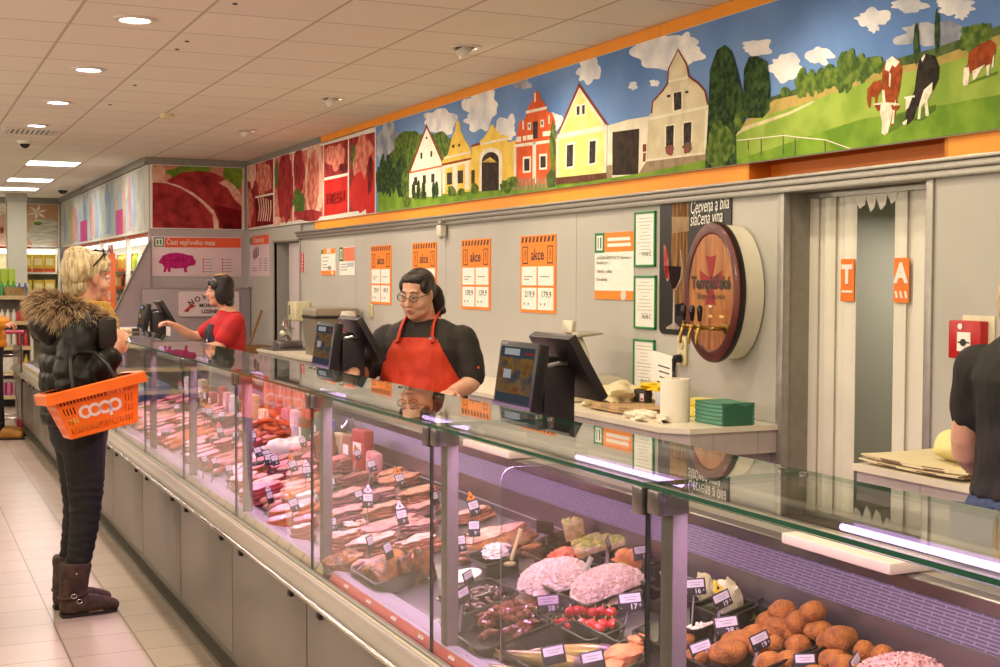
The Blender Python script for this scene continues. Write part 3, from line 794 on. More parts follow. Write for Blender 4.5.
# ---- steak picture on the far wall
sp_ = thing('steak_picture', 'large printed picture of two raw steaks above the pig poster', 'mural', (0, 0, 0))
q = MB(M_white); q.b(2.70, YB - 0.02, 2.11, 3.80, YB, 2.85, 0.002); q.build('board', sp_)
A = Art('y', YB - 0.02, (0, -1, 0), (2.712, 3.79, 2.118, 2.842))
S = lambda x, y: (130 + x / 6.67, 140 + y / 6.67)
A.p([S(150, 162), S(748, 182), S(746, 598), S(150, 586)], pm('plate', 'd06a4a', 'c98a74', 3))
A.blob(*S(400, 220), 25, 7, pm('lettuce', '7d9a34', '5c7a28', 12), 2, .4); A.blob(*S(690, 250), 9, 16, pm('lettuce', '7d9a34', '5c7a28', 12), 4, .2); A.blob(*S(190, 230), 7, 9, pm('plate_light', 'd9b09c', 'cf9a86', 8), 1, .3)
A.p([S(245, 270), S(350, 215), S(460, 205), S(560, 220), S(650, 265), S(720, 330), S(747, 400), S(746, 598), S(600, 590), S(400, 400)], meat)
A.p([S(640, 262), S(700, 305), S(746, 370), S(746, 440), S(700, 400), S(650, 320), S(590, 285)], fat)
A.p([S(560, 430), S(740, 470), S(746, 598), S(620, 596)], meat3)
A.p([S(150, 275), S(240, 278), S(330, 305), S(420, 350), S(490, 405), S(560, 470), S(590, 540), S(592, 594), S(150, 586)], fat)
A.p([S(150, 282), S(240, 288), S(330, 318), S(410, 365), S(490, 430), S(550, 500), S(560, 592), S(150, 586)], meat)
A.mb.build('print', sp_, smooth=False)

# ---- pastel dairy banner along the milk shelves
XD = 2.69
db = thing('dairy_banner', 'long pastel banner with pink squares above the chilled shelves', 'banner', (0, 0, 0))
q = MB(M_white); q.b(XD - 0.02, YB + 0.02, 2.07, XD + 0.05, YF - 0.02, 2.845, 0.002); q.build('board', db)
A = Art('x', XD - 0.02, (-1, 0, 0))
ps = [pm('pastel%d' % i, a, b, 3) for i, (a, b) in enumerate([('bcc4c2', 'a3b3b8'), ('a9b6c2', '98a8b6'), ('ccbf96', 'b8ab7e'), ('cba0a6', 'b98892'), ('93a8bc', '8498b0'), ('c9c8bf', 'b4b3aa'), ('c49a80', 'cfae98')])]
pk = pm('pink_square', 'c0508a', 'b8487e', 4)
rnd = random.Random(5); y = YB + 0.05; i = 0
XA = XD - 0.0204
A.w([(XD - 0.02, YB + 0.04, 2.09), (XD - 0.02, YF - 0.04, 2.09), (XD - 0.02, YF - 0.04, 2.83), (XD - 0.02, YB + 0.04, 2.83)], ps[5])
while y < YF - 0.7:
    wd_ = rnd.uniform(0.25, 0.6); m = ps[rnd.randrange(7)]; h = rnd.uniform(0.45, 0.74); z0 = 2.09 + rnd.uniform(0, 0.08)
    A.w([(XD - 0.02, y, z0), (XD - 0.02, y + wd_, z0), (XD - 0.02, y + wd_ * 0.9, z0 + h * .75), (XD - 0.02, y + wd_ * .62, min(2.83, z0 + h)), (XD - 0.02, y + wd_ * .38, min(2.83, z0 + h)), (XD - 0.02, y + wd_ * .1, z0 + h * .75)], m)
    y += wd_ * 0.75
for a, b_ in ((17.45, 18.05), (20.9, 21.75)):
    A.w([(XD - 0.02, a, 2.10), (XD - 0.02, b_, 2.10), (XD - 0.02, b_, 2.42), (XD - 0.02, a, 2.42)], pk)
A.mb.build('print', db, smooth=False)
# ---- flower and towel banner on the far wall
fb = thing('flower_banner', 'printed banner of a lily and folded towels beyond the column', 'banner', (0, 0, 0))
q = MB(M_white); q.b(-2.4, YF - 0.03, 2.08, 2.64, YF - 0.001, 2.825, 0.002); q.build('board', fb)
A = Art('y', YF - 0.03, (0, -1, 0), (-2.38, 2.62, 2.09, 2.815))
F2 = lambda x, y: (x / 6.67, 180 + y / 6.67)
A.w([(-2.38, YF - 0.03, 2.09), (2.62, YF - 0.03, 2.09), (2.62, YF - 0.03, 2.815), (-2.38, YF - 0.03, 2.815)], pm('banner_tan', 'c9a78c', 'b98f70', 2))
tw = pm('towel', 'c8c4b4', 'a9a696', 5, stretch=(1, 1, 6)); li = pm('lily', 'efe6dc', 'd8c8b4', 10)
A.blob(*F2(285, 370), 15, 11, tw, 3, .15); A.blob(*F2(300, 300), 12, 6, tw, 4, .15)
for a in range(6):
    an = a * PI / 3 + .3; cx, cy = F2(250, 215)
    A.p([(cx, cy), (cx + 5 * math.cos(an - .35), cy - 4 * math.sin(an - .35)), (cx + 11 * math.cos(an), cy - 9 * math.sin(an)), (cx + 5 * math.cos(an + .35), cy - 4 * math.sin(an + .35))], li)
A.blob(*F2(255, 290), 4, 2, pm('lettuce', '7d9a34', '5c7a28', 12), 4, .3)
A.blob(*F2(20, 350), 6, 12, pm('skin_print', 'd8b8a4', 'c9a088', 6), 2, .2); A.blob(*F2(12, 335), 2, 3, pm('lips_print', '8e4a3c', '7a3a30', 6), 2, .2); A.blob(*F2(15, 190), 7, 6, li, 5, .3)
A.mb.build('print', fb, smooth=False)

# ------------------------------------------------------------------ posters on the right wall
O_ = flat('f58624'); W_ = flat('f1efe8'); K_ = flat('2a2622'); G_ = flat('1d7a46'); GR_ = flat('8d8a84'); OD_ = flat('e0641a')
def promo(px, label, prices, tagm=None):
    c0 = on_x(px, 300, XW); y1 = c0.y; y0 = y1 - 0.525; zt, zb = 1.822, 1.312
    r = thing('promo_poster', label, 'poster', (XW, (y0 + y1) / 2, (zt + zb) / 2), group='orange price posters on the grey wall')
    X = -0.006; hw, hh = 0.2625, 0.255
    q = MB(O_); q.b(X, -hw, -hh, 0, hw, hh); q.build('board', r)
    L = lambda yy, zz, o=0: facing((X - 0.0008 - o, -yy, zz), (0, -1, 0), (0, 0, 1))
    q = MB(K_)
    for k in range(9):
        a = -hw + 0.03 + 0.056 * k; q.prism([(X - 0.001, -a, hh - 0.008), (X - 0.001, -a - 0.026, hh - 0.008), (X - 0.001, -a - 0.012, hh - 0.045), (X - 0.001, -a + 0.014, hh - 0.045)], (0.001, 0, 0))
    put_text(q, K_, 'akce', 0.105, L(0, 0.125), bold=0.002, xs=1.0)
    for s_ in (-1, 1):
        cx = s_ * 0.185
        for a, b_, c_, d_ in ((cx - .04, .075, cx - .034, .18), (cx + .034, .075, cx + .04, .18), (cx - .04, .068, cx + .04, .076), (cx - .04, .177, cx + .04, .184)): q.b(X - 0.001, -a, b_, X, -c_, d_)
        put_text(q, K_, '!', 0.085, L(cx, 0.125), bold=0.002)
    q.build('lettering', r)
    for i, (s_, pr_) in enumerate(zip((-1, 1), prices)):
        q = MB(W_); q.b(X - 0.002, -(s_ * 0.123 - 0.113), -0.075, X - 0.001, -(s_ * 0.123 + 0.113), 0.05)
        q.b(X - 0.002, -(s_ * 0.123 - 0.113), -0.235, X - 0.001, -(s_ * 0.123 + 0.113), -0.09)
        put_text(q, flat('4c4843'), pr_, 0.055, L(s_ * 0.123 + 0.01, -0.135, 0.0015), bold=0.001, xs=1.25)
        q.use(GR_); q.b(X - 0.0025, -(s_ * 0.123 - 0.08), -0.02, X - 0.002, -(s_ * 0.123 + 0.05), -0.013)
        if i == 0: q.b(X - 0.0025, -(s_ * 0.123 - 0.08), -0.038, X - 0.002, -(s_ * 0.123 + 0.0), -0.031)
        q.b(X - 0.0025, -(s_ * 0.123 - 0.08), -0.205, X - 0.002, -(s_ * 0.123 - 0.06), -0.19); q.b(X - 0.0025, -(s_ * 0.123 - 0.02), -0.205, X - 0.002, -(s_ * 0.123 - 0.0), -0.19)
        q.build('price_card', r)
    return r
promo(371.5, 'orange akce price poster furthest left of the four, by the small wall socket', ('39,9', '49,9'))
promo(413, 'orange akce price poster partly hidden behind the head of the clerk with glasses', ('99,9', '89,9'))
promo(462, 'orange akce price poster right of the clerk with glasses', ('109,9', '139,9'))
promo(521, 'orange akce price poster furthest right, priced 219,9 and 179,9', ('219,9', '179,9'))


def sheet(name, label, cat, y1, y0, zt, zb, body, group=None, th=0.006, board=W_):
    r = thing(name, label, cat, (XW, (y0 + y1) / 2, (zt + zb) / 2), group=group)
    hw, hh = (y1 - y0) / 2, (zt - zb) / 2
    q = MB(board); q.b(-th, -hw, -hh, 0, hw, hh); q.build('board', r)
    L = lambda u, v, o=0.001: facing((-th - o, hw - u * 2 * hw, -hh + v * 2 * hh), (0, -1, 0), (0, 0, 1))
    def R(q, u0, v0, u1, v1, o=0.001): q.b(-th - o, hw - u0 * 2 * hw, -hh + v0 * 2 * hh, -th - o + 0.001, hw - u1 * 2 * hw, -hh + v1 * 2 * hh)
    q = MB(); body(q, L, R)
    q.build('print', r); return r
def lines(q, R, u0, u1, v, n, dv, m, h=0.008, jit=0.25, seed=1):
    rr = random.Random(seed); q.use(m)
    for k in range(n): R(q, u0, v - k * dv, u0 + (u1 - u0) * rr.uniform(1 - jit, 1), v - k * dv + h, 0.0016)
def body_info(q, L, R):
    q.use(O_); R(q, 0.26, .71, 1, 1); R(q, 0, 0, 1, .13)
    q.use(G_); R(q, 0, .70, .26, 1, .0012)
    q.use(W_); R(q, .05, .74, .21, .96, .0018)
    q.use(G_); R(q, .08, .765, .18, .935, .0022)
    put_text(q, W_, 'i', 0.10, L(.13, .85, .0035), bold=0.005)
    lines(q, R, .34, .94, .87, 2, .085, W_, .05, .05)
    put_text(q, K_, 'LAHŮDKÁŘSKÉ PULTY', 0.027, L(.05, .62, .0015), 'LEFT'); put_text(q, K_, 'Budulský sýr 1.', 0.027, L(.05, .55, .0015), 'LEFT')
    put_text(q, K_, 'Objednejte si', 0.024, L(.66, .62, .0015), 'LEFT')
    put_text(q, K_, 'Obložky a saláty', 0.028, L(.05, .42, .0015), 'LEFT'); put_text(q, K_, 'Dle nabídky', 0.028, L(.05, .30, .0015), 'LEFT')
    q.use(flat('d8d2c0')); q.bm.faces.ensure_lookup_table()
    c = L(.76, .065, .002); q.sph(c.translation, (0.002, 0.035, 0.03), sub=2)
sheet('info_poster', 'orange and white information poster with a green letter i near the framed notices', 'poster', 7.03, 6.57, 1.81, 1.415, body_info)
def small_a(q, L, R):
    q.use(O_); R(q, .12, .80, 1, 1); R(q, 0, 0, 1, .17); q.use(G_); R(q, 0, .80, .12, .98, .0014); put_text(q, W_, 'INFO', 0.06, L(.56, .9, .002), bold=.002)
    for k, (v, u1) in enumerate(((.66, .55), (.52, .5), (.38, .42), (.27, .5))): q.use(K_); R(q, .1, v, u1, v + .022, .0016)
    q.use(GR_); R(q, .5, .2, .7, .34, .0016); q.use(W_); c = L(.8, .08, .002); q.sph(c.translation, (.001, .03, .02), sub=2)
sheet('small_poster', 'small orange bordered price poster left of the white leaflet', 'poster', 12.66, 12.2, 1.827, 1.569, small_a)
def small_b(q, L, R):
    q.use(flat('e87858')); R(q, .26, .5, 1, .98); q.use(G_); R(q, 0, .5, .26, 1, .0014); q.use(W_); R(q, .06, .58, .2, .92, .0018); q.use(G_); R(q, .09, .62, .17, .88, .0022)
    lines(q, R, .08, .55, .38, 3, .1, GR_, .03); q.use(flat('b9c0c6')); R(q, .5, .3, .95, .45, .0016)
sheet('small_leaflet', 'small white leaflet with green corner right of the orange bordered poster', 'poster', 12.07, 11.62, 1.83, 1.565, small_b)
def red_sticker(q, L, R):
    q.use(flat('c8202a')); R(q, 0, 0, 1, 1); put_text(q, W_, 'VÝTAH', 0.06, L(.5, .5, .002) @ Matrix.Rotation(PI / 2, 4, 'Z'), bold=.002)
sheet('red_sticker', 'narrow red sticker beside the far doorway', 'sticker', 13.38, 13.26, 1.80, 1.60, red_sticker)

# framed notices and the loose sheet
def framed(label, y1, y0, zt, zb, seed):
    r = thing('framed_notice', label, 'notice', (XW, (y0 + y1) / 2, (zt + zb) / 2), group='green framed notices')
    hw, hh = (y1 - y0) / 2, (zt - zb) / 2
    q = MB(W_); q.b(-0.008, -hw + .01, -hh + .01, 0, hw - .01, hh - .01)
    rr = random.Random(seed); q.use(flat('bdbab2'))
    for k in range(11):
        z = hh - 0.04 - k * 0.0195; a = rr.uniform(.3, .8) * hw if k != 4 else .3 * hw; c = 0
        q.b(-0.009, -a, z, -0.008, a, z + 0.004)
    put_text(q, K_, ('74,90 Č', '76,90 Č', '79,90 Č')[seed % 3], 0.032, facing((-0.0095, -0.02, -hh * .55), (0, -1, 0), (0, 0, 1)))
    q.build('sheet', r)
    q = MB(mat('green_frame', '1f8448', 0.4)); t = 0.012
    q.b(-0.014, -hw, -hh, 0, -hw + t, hh, .002); q.b(-0.014, hw - t, -hh, 0, hw, hh, .002); q.b(-0.014, -hw, hh - t, 0, hw, hh, .002); q.b(-0.014, -hw, -hh, 0, hw, -hh + t, .002)
    q.build('frame', r); return r
framed('green framed notice at the top of the column of three', 6.557, 6.33, 1.915, 1.605, 0)
framed('green framed notice in the middle of the column of three', 6.555, 6.32, 1.555, 1.255, 1)
framed('green framed notice at the bottom, partly behind the loose white sheet', 6.56, 6.33, 1.195, 0.885, 2)
q = MB(W_); q.box((0, 0, 0), (0.002, 0.21, 0.29)); q.use(K_)
for k in range(5): q.b(-0.0022, -0.08, 0.07 - k * 0.03, -0.0012, 0.04 - 0.012 * (k % 3), 0.077 - k * 0.03)
solo(q, 'notice_sheet', 'loose white printed sheet leaning on the wall behind the paper roll', 'notice', (XW - 0.03, 6.22, 0.985), (0.1, 0.0, 0))

# wine poster behind the barrel front
wp = thing('wine_poster', 'black wine poster with glass and barrel hanging behind the oval barrel sign', 'poster', (0, 0, 0))
q = MB(mat('poster_black', '171312', 0.3, amt=.1))
def rrect(y0, y1, z0, z1, x, rad=0.04, n=6):
    pts = []
    for cy, cz, a0 in ((y1 - rad, z1 - rad, 0), (y0 + rad, z1 - rad, 90), (y0 + rad, z0 + rad, 180), (y1 - rad, z0 + rad, 270)):
        for k in range(n + 1):
            a = math.radians(a0 + 90 * k / n); pts.append((x, cy + rad * math.cos(a), cz + rad * math.sin(a)))
    return pts
q.prism(rrect(5.60, 6.285, 1.235, 1.975, XW - 0.008), (0.008, 0, 0)); q.build('board', wp, smooth=False)
A = Art('x', XW - 0.008, (-1, 0, 0), (5.60, 6.28, 1.24, 1.97))
W1 = lambda x, y: (660 + x / 3.925, 200 + y / 3.925)
A.p([W1(48, 10), W1(112, 10), W1(112, 130), W1(104, 300), W1(100, 420), W1(52, 410), W1(44, 200)], pm('oak', '8f6a45', '5d4028', 8, stretch=(1, 6, .6)))
A.p([W1(46, 66), W1(114, 66), W1(114, 122), W1(48, 132)], pm('barrel_hoop', 'a38a6c', '8a7258', 9))
A.p([W1(14, 175), W1(22, 180), W1(34, 230), W1(36, 310), W1(28, 320), W1(16, 270)], pm('glass_rose', 'c9b8b4', 'a2443e', 5)); A.p([W1(16, 255), W1(34, 262), W1(34, 315), W1(20, 300)], pm('wine_red', 'a12a30', '7a1a22', 5))
A.p([W1(32, 258), W1(86, 262), W1(80, 310), W1(62, 345), W1(50, 350), W1(40, 320)], pm('wine_dark', '2b1014', '1a090c', 4))
A.p([W1(78, 195), W1(82, 195), W1(90, 260), W1(84, 310), W1(64, 352), W1(60, 352), W1(80, 305), W1(84, 260)], pm('glass_line', 'b5aaa2', '8d827a', 9)); A.p([W1(52, 350), W1(58, 350), W1(57, 480), W1(78, 500), W1(74, 508), W1(24, 506), W1(24, 500), W1(50, 484)], pm('glass_line', 'b5aaa2', '8d827a', 9))
A.p([W1(60, 410), W1(110, 400), W1(112, 450), W1(64, 455)], pm('grapes', '2a1a24', '120c12', 30))
# lettering
for body, yy, ox in (('Červená a bílá', 33, 118), ('sláčená vína', 80, 118)):
    c = on_x(*W1(ox, yy), XW - 0.0125); put_text(A.mb, W_, body, 0.10, wallm(c.y, c.z, XW - 0.0125) @ Matrix.Rotation(0.04, 4, 'Z'), 'LEFT', 0.0, .62, shear=0.25)
A.mb.build('print', wp, smooth=False)

# oval barrel-front sign with three taps
XB = 3.70
bs_ = thing('barrel_sign', 'oval wooden barrel-front wine dispenser with red cross on the wall', 'wine dispenser', (XB, 5.545, 1.47))
ry, rz = 0.247, 0.345
def oval(x, a, b, n=48): return [(x, a * math.cos(2 * PI * k / n), b * math.sin(2 * PI * k / n)) for k in range(n)]
q = MB(mat('drum_cream', 'e6e0cc', 0.4, amt=.05)); q.ring_loft([oval(0.0, ry - .004, rz - .004), oval(0.139, ry - .012, rz - .012)]); q.build('drum', bs_)
q = MB(mat('barrel_rim', '5e2018', 0.4, col2='42150f', scale=6, coat=.2)); q.ring_loft([oval(0.02, ry + .002, rz + .002), oval(-0.012, ry, rz), oval(-0.017, ry - .010, rz - .010), oval(-0.017, ry - .044, rz - .048), oval(-0.005, ry - .055, rz - .06)], False); q.build('rim', bs_)
q = MB(mat('rim_black', '1b1512', 0.3)); q.ring_loft([oval(0.024, ry + .004, rz + .004), oval(0.012, ry + .007, rz + .007), oval(-0.004, ry + .004, rz + .004)], False); q.build('hoop', bs_)
q = MB(mat('barrel_face', 'b3743a', 0.35, col2='94582a', scale=5, stretch=(1, 7, .7), coat=.4)); q.prism(oval(-0.012, ry - .05, rz - .055), (0.01, 0, 0)); q.build('face', bs_)
q = MB(flat('8e1c1c')); X_ = -0.0135; cz = .06
for a in range(4):
    R_ = Matrix.Rotation(a * PI / 2, 3, 'X'); L1 = (.125, .10)[a % 2]; w1 = (.046, .05)[a % 2]
    q.prism([R_ @ V((0, -.012, .012)) + V((X_, 0, cz)), R_ @ V((0, -w1, L1)) + V((X_, 0, cz)), R_ @ V((0, 0, L1 * .93)) + V((X_, 0, cz)), R_ @ V((0, w1, L1)) + V((X_, 0, cz)), R_ @ V((0, .012, .012)) + V((X_, 0, cz))], (0.001, 0, 0))
q.b(X_, -.014, cz - .014, X_ + .001, .014, cz + .014); q.build('cross', bs_, smooth=False)
q = MB(K_)
put_text(q, K_, 'Templářské', 0.086, facing((X_ - .001, 0, .045), (0, -1, 0), (0, 0, 1)), bold=.003, xs=.86); q.build('lettering', bs_, smooth=False); q = MB(K_); put_text(q, K_, 'Sklepy Čejkovice', 0.043, facing((X_ - .001, 0, -.02), (0, -1, 0), (0, 0, 1)), xs=.85)
q.use(W_); q.b(X_ - .002, -.012, -.075, X_, .012, -.065)
q.build('lettering', bs_, smooth=False)
q = MB(flat('e4c27a')); 
for yy in (.10, .0, -.10): q.b(X_ - .001, yy - .018, -.125, X_ + .001, yy + .018, -.112)
q.build('tap_label', bs_, smooth=False)
BR = mat('brass', 'a88a48', 0.28, 1.0, amt=.1)
q = MB(BR); q.tube([(-.0, -.135, -.175), (-.085, -.135, -.175)], .011, 10); q.tube([(-.085, -.135, -.175), (-.085, .09, -.17)], .011, 10); q.sph((-.085, .098, -.17), .013); q.sph((-.085, -.138, -.175), .013); q.lathe([(0, .0), (.03, .0), (.03, -.006), (.014, -.012), (0, -.012)], (-.012, -.135, -.175), Matrix.Rotation(PI / 2, 4, 'Y')); q.build('tap_rail', bs_)
for yy in (.085, .008, -.06):
    t = MB(BR); t.tube([(-.085, yy, -.175), (-.118, yy, -.175), (-.132, yy, -.21), (-.134, yy, -.255)], [.010, .010, .009, .007], 10); t.sph((-.115, yy, -.168), .013); t.cyl((-.115, yy, -.165), (-.115, yy, -.135), .007); t = t.build('tap', bs_)
    h = MB(mat('tap_black', '15120f', 0.25)); h.lathe([(0, -.14), (.009, -.14), (.013, -.11), (.015, -.08), (.010, -.065), (0, -.062)], (-.115, yy, 0)); h = h.build('tap_handle', t, 'black tap handle')

# alarm button, sockets, small box on the rail
fa = thing('fire_alarm', 'red fire alarm call point with white window on the grey wall', 'fire alarm', (XW, 3.955, 1.29))
q = MB(mat('cream_plate', 'd9d2b4', 0.5)); q.b(-0.008, -0.125, -0.075, 0, 0.045, 0.105, .003); q.build('back_plate', fa)
q = MB(mat('alarm_red', 'b8141a', 0.35)); q.b(-0.05, -0.095, -0.065, -0.008, 0.075, 0.085, .005); q.build('box', fa)
q = MB(W_); q.b(-0.052, -0.045, -0.035, -0.05, 0.025, 0.04); q.use(K_); q.lathe([(0, .0), (.014, .0), (.014, .004), (0, .004)], (-0.053, -0.01, 0), Matrix.Rotation(-PI / 2, 4, 'Y')); q.b(-0.0535, -.04, -.003, -.052, .02, .003); q.use(W_); q.lathe([(.007, 0), (.012, 0), (.012, .002), (.007, .002)], (-.051, 0.01, .062), Matrix.Rotation(-PI / 2, 4, 'Y')); q.build('window', fa)
def socket(label, y, z, h, n):
    r = thing('wall_socket', label, 'socket', (XW, y, z))
    q = MB(mat('cream_socket', 'ddd2a8', 0.45)); q.b(-0.018, -.042, -h / 2, 0, .042, h / 2, .006); q.build('plate', r)
    for k in range(n):
        zz = h / 2 - h / n * (k + .5); q = MB(mat('socket_well', 'bfb48c', 0.5)); q.lathe([(.0, .0), (.026, .0), (.028, .004), (.022, .004), (.02, .001)], (-.019, 0, zz), Matrix.Rotation(-PI / 2, 4, 'Y'), 20); q.build('outlet', r)
    return r
socket('cream double wall socket below the oval barrel sign with a black plug', 6.04, 1.15, .155, 2)
socket('cream wall socket left of the clerk with glasses', 11.15, 1.25, .12, 2)
cb_ = thing('power_cable', 'black plug and cable hanging from the socket below the barrel sign', 'cable', (XW, 6.04, 1.11))
q = MB(mat('cable_black', '151414', 0.4)); q.cyl((-.06, 0, 0), (-.02, 0, 0), .02, .024); q.cyl((-.06, 0, 0.0), (-.065, 0, -.07), .014, .008); q.build('plug', cb_)
q = MB(mat('cable_black', '151414', 0.4)); q.tube([(-.065, 0, -.05), (-.062, -.01, -.10), (-.045, -.05, -.15), (-.03, -.09, -.20), (-.028, -.10, -.262)], .006, 8); q.build('cord', cb_)
q = MB(mat('cream_box', 'd8d3c4', 0.5)); q.b(-.05, -.045, -.04, 0, .045, .045, .006); q.use(M_rail); q.b(-.045, -.035, .045, -.005, .035, .085, .004); q.use(mat('sensor_grey', '9c968a', .5)); q.sph((-.035, -.02, -.045), (.016, .02, .02))
solo(q, 'junction_box', 'small cream junction box hanging below the wall rail', 'junction box', (XW - .012, 9.42, 1.90))

# posters at the far end
pg = thing('pork_cuts_poster', 'pink poster of pork cuts with a magenta pig below the steak picture', 'poster', (0, 0, 0))
q = MB(mat('poster_pink', 'ddc3cc', .45, amt=.04)); q.b(2.715, YB - .012, 1.553, 3.765, YB, 2.02, .002); q.build('board', pg)
A = Art('y', YB - .012, (0, -1, 0))
Q2 = lambda x, y: (140 + x / 3.335, 150 + y / 3.335)
A.p([Q2(82, 292), Q2(336, 294), Q2(336, 326), Q2(82, 325)], flat('e0562e')); A.p([Q2(47, 291), Q2(80, 291), Q2(80, 323), Q2(47, 322)], G_); A.p([Q2(52, 295), Q2(76, 295), Q2(76, 319), Q2(52, 319)], W_); A.p([Q2(56, 299), Q2(72, 299), Q2(72, 315), Q2(56, 315)], G_)
pig = pm('pig', 'c02a78', 'a81f66', 14)
A.p([Q2(x, y) for x, y in [(66, 368), (76, 352), (95, 345), (120, 342), (145, 345), (160, 350), (176, 352), (180, 362), (187, 372), (184, 384), (172, 386), (160, 388), (156, 396), (158, 408), (148, 408), (146, 394), (120, 396), (102, 393), (103, 406), (93, 407), (90, 394), (86, 408), (78, 407), (80, 390), (74, 380), (64, 378)]], pig)
dkp = pm('pig_line', '7a1650', '6a1246', 20)
A.many([[Q2(x, y), Q2(x + 1.5, y), Q2(x + 1.5 + d, y + h), Q2(x + d, y + h)] for x, y, h, d in [(98, 346, 44, 4), (120, 344, 50, -2), (142, 346, 46, 3), (158, 352, 34, -3), (80, 356, 26, 4)]] + [[Q2(80, 368), Q2(160, 364), Q2(160, 365.5), Q2(80, 369.5)], [Q2(62, 366), Q2(66, 372), Q2(65, 380), Q2(63, 373)]], dkp)
rdd = flat('c8463c')
A.many([[Q2(x, y), Q2(x + 5, y), Q2(x + 5, y + 6), Q2(x, y + 6)] for x in (209, 273) for y in (362, 372, 382, 392, 402)], rdd)
A.many([[Q2(x, y + 2), Q2(x + wd_, y + 2), Q2(x + wd_, y + 4), Q2(x, y + 4)] for x, wd_ in ((217, 26), (281, 26)) for y in (362, 372, 382, 392, 402)], GR_)
c = on_y(*Q2(170, 309), YB - .021); put_text(A.mb, W_, 'Části vepřového masa', .088, facing(c, (1, 0, 0), (0, 0, 1)), xs=.72); c = on_y(*Q2(64, 307), YB - .021); put_text(A.mb, W_, 'i', .09, facing(c, (1, 0, 0), (0, 0, 1)), bold=.004)
A.mb.build('print', pg, smooth=False)

def uz(q, L, R):
    q.use(flat('e0562e')); R(q, .12, .78, 1, 1); q.use(G_); R(q, 0, .8, .1, .98); put_text(q, W_, 'Uzeniny', .09, L(.22, .89, .002), 'LEFT', xs=1.6)
    q.use(flat('4a2a30'))
    for k, (u, v, h) in enumerate(((.18, .45, .2), (.25, .42, .28), (.33, .46, .24), (.42, .5, .2))): q.prism([L(u, v).translation, L(u + .05, v).translation, L(u + .06, v + h).translation, L(u + .02, v + h + .03).translation], (0.0008, 0, 0))
    lines(q, R, .5, .66, .42, 6, .055, GR_, .02); lines(q, R, .74, .95, .42, 6, .055, GR_, .02); lines(q, R, .1, .4, .2, 2, .06, GR_, .02)
sheet('sausage_poster', 'pink sausage poster on the side wall beside the far doorway', 'poster', 15.55, 14.68, 2.03, 1.556, uz, board=mat('poster_pink', 'ddc3cc', .45, amt=.04))

nb = thing('brand_sign', 'white rounded sign with black arched lettering behind the clerk in red', 'sign', (0, 0, 0))
q = MB(mat('sign_pinkwhite', 'd8c4c8', .4, amt=.03)); rr_ = [(p[1], 15.494, p[2]) for p in rrect(2.99, 3.70, 1.09, 1.38, 0, .03)]; q.prism(rr_, (0, .02, 0)); q.build('board', nb, smooth=False)
q = MB(K_); Yq = 15.4905
word = 'NOVÁKOV'
for i, ch in enumerate(word):
    a = math.radians(34 - 68 * i / (len(word) - 1)); R0 = .42; c = V((3.37 + -R0 * math.sin(a), Yq, .90 + R0 * math.cos(a) - .0))
    put_text(q, K_, ch, .085, facing(c, (math.cos(a), 0, math.sin(a)), (-math.sin(a), 0, math.cos(a))), bold=.002)
put_text(q, K_, 'MORAVSKÉ', .06, facing((3.38, Yq, 1.215), (1, 0, 0), (0, 0, 1)), bold=.002); put_text(q, K_, 'UZENINY', .06, facing((3.38, Yq, 1.145), (1, 0, 0), (0, 0, 1)), bold=.002)
q.use(flat('a82a34')); q.prism([(3.04, Yq, 1.15), (3.10, Yq, 1.14), (3.12, Yq, 1.18), (3.19, Yq, 1.21), (3.14, Yq, 1.24), (3.10, Yq, 1.20)], (0, .002, 0)); q.build('print', nb, smooth=False)
# ------------------------------------------------------------------ the glazed meat counter
GX, GT, GB = 1.2, 1.166, 0.60             # glass front plane, top and bottom
J0, GP = 2.0, 1.035                                  # a module joint; modules are one metre long
CY0, CY1, GY1 = -0.04, 14.96, 9.24
XBK = 1.84                                 # back of the display well
DS = math.radians(14.0)
DK0 = V((1.305, 0, 0.605))
def deck_z(x): return DK0.z + math.tan(DS) * (x - DK0.x)
def on_deck(px, py, lift=0.0):
    d = ray(px, py); t = math.tan(DS)
    k = (DK0.z + lift - t * DK0.x - EYE) / (d.z - t * d.x)
    q = CAM + d * k
    return q if q.x < XBK - .05 else CAM + d * ((XBK - .05) / d.x)      # keep clear of the back wall

M_panel = mat('counter_panel', '85807b', 0.36, 0.4, scale=2.0, amt=0.1)
M_bump = mat('bumper_beige', '868070', 0.38, scale=4, amt=0.06)
M_chrome = mat('chrome', 'cfcac2', 0.2, 1.0, amt=0.0)
M_ledge = mat('ledge_white', 'aaa0ae', 0.3, amt=0.04)
M_steel = mat('steel', '8a8386', 0.28, 0.8, scale=6, amt=0.1)
M_post = mat('post_alu', '6c6362', 0.5, 0.1, amt=0.08)
M_pane = glass_mat('clear_pane', 'f2f6f2', 0.02)
M_edge = mat('glass_edge', '1d5a4a', 0.1, amt=0.1)
M_seal = mat('seal_black', '181717', 0.5)

ct = thing('meat_counter', 'long glazed chilled meat counter with grey front panels', 'counter', (0, 0, 0))
q = MB(mat('plinth_dark', '4a4640', 0.5)); q.b(1.19, CY0, 0, 1.95, CY1, .1); q.use(mat('plinth_strip', '77736a', .4, .4)); q.b(1.14, CY0, 0.0, 1.19, CY1, .018); q.b(1.172, CY0, 0.05, 1.19, CY1, .095)
q.build('plinth', ct)
y = CY0
while y < CY1 - .01:
    q = MB(M_panel); q.b(1.152, y + .006, .10, 1.20, y + .994, .57, .003)
    q.use(M_seal); q.b(1.175, y - .01, .11, 1.195, y + .01, .55)
    for e in (.16, .84): q.b(1.138, y + e - .016, .510, 1.158, y + e + .016, .528, .003)
    q.build('front_panel', ct); y += 1.0
q = MB(M_bump)
prof = [(1.20, .598), (1.165, .613), (1.152, .616), (1.142, .611), (1.118, .590), (1.112, .575), (1.120, .563), (1.20, .556)]
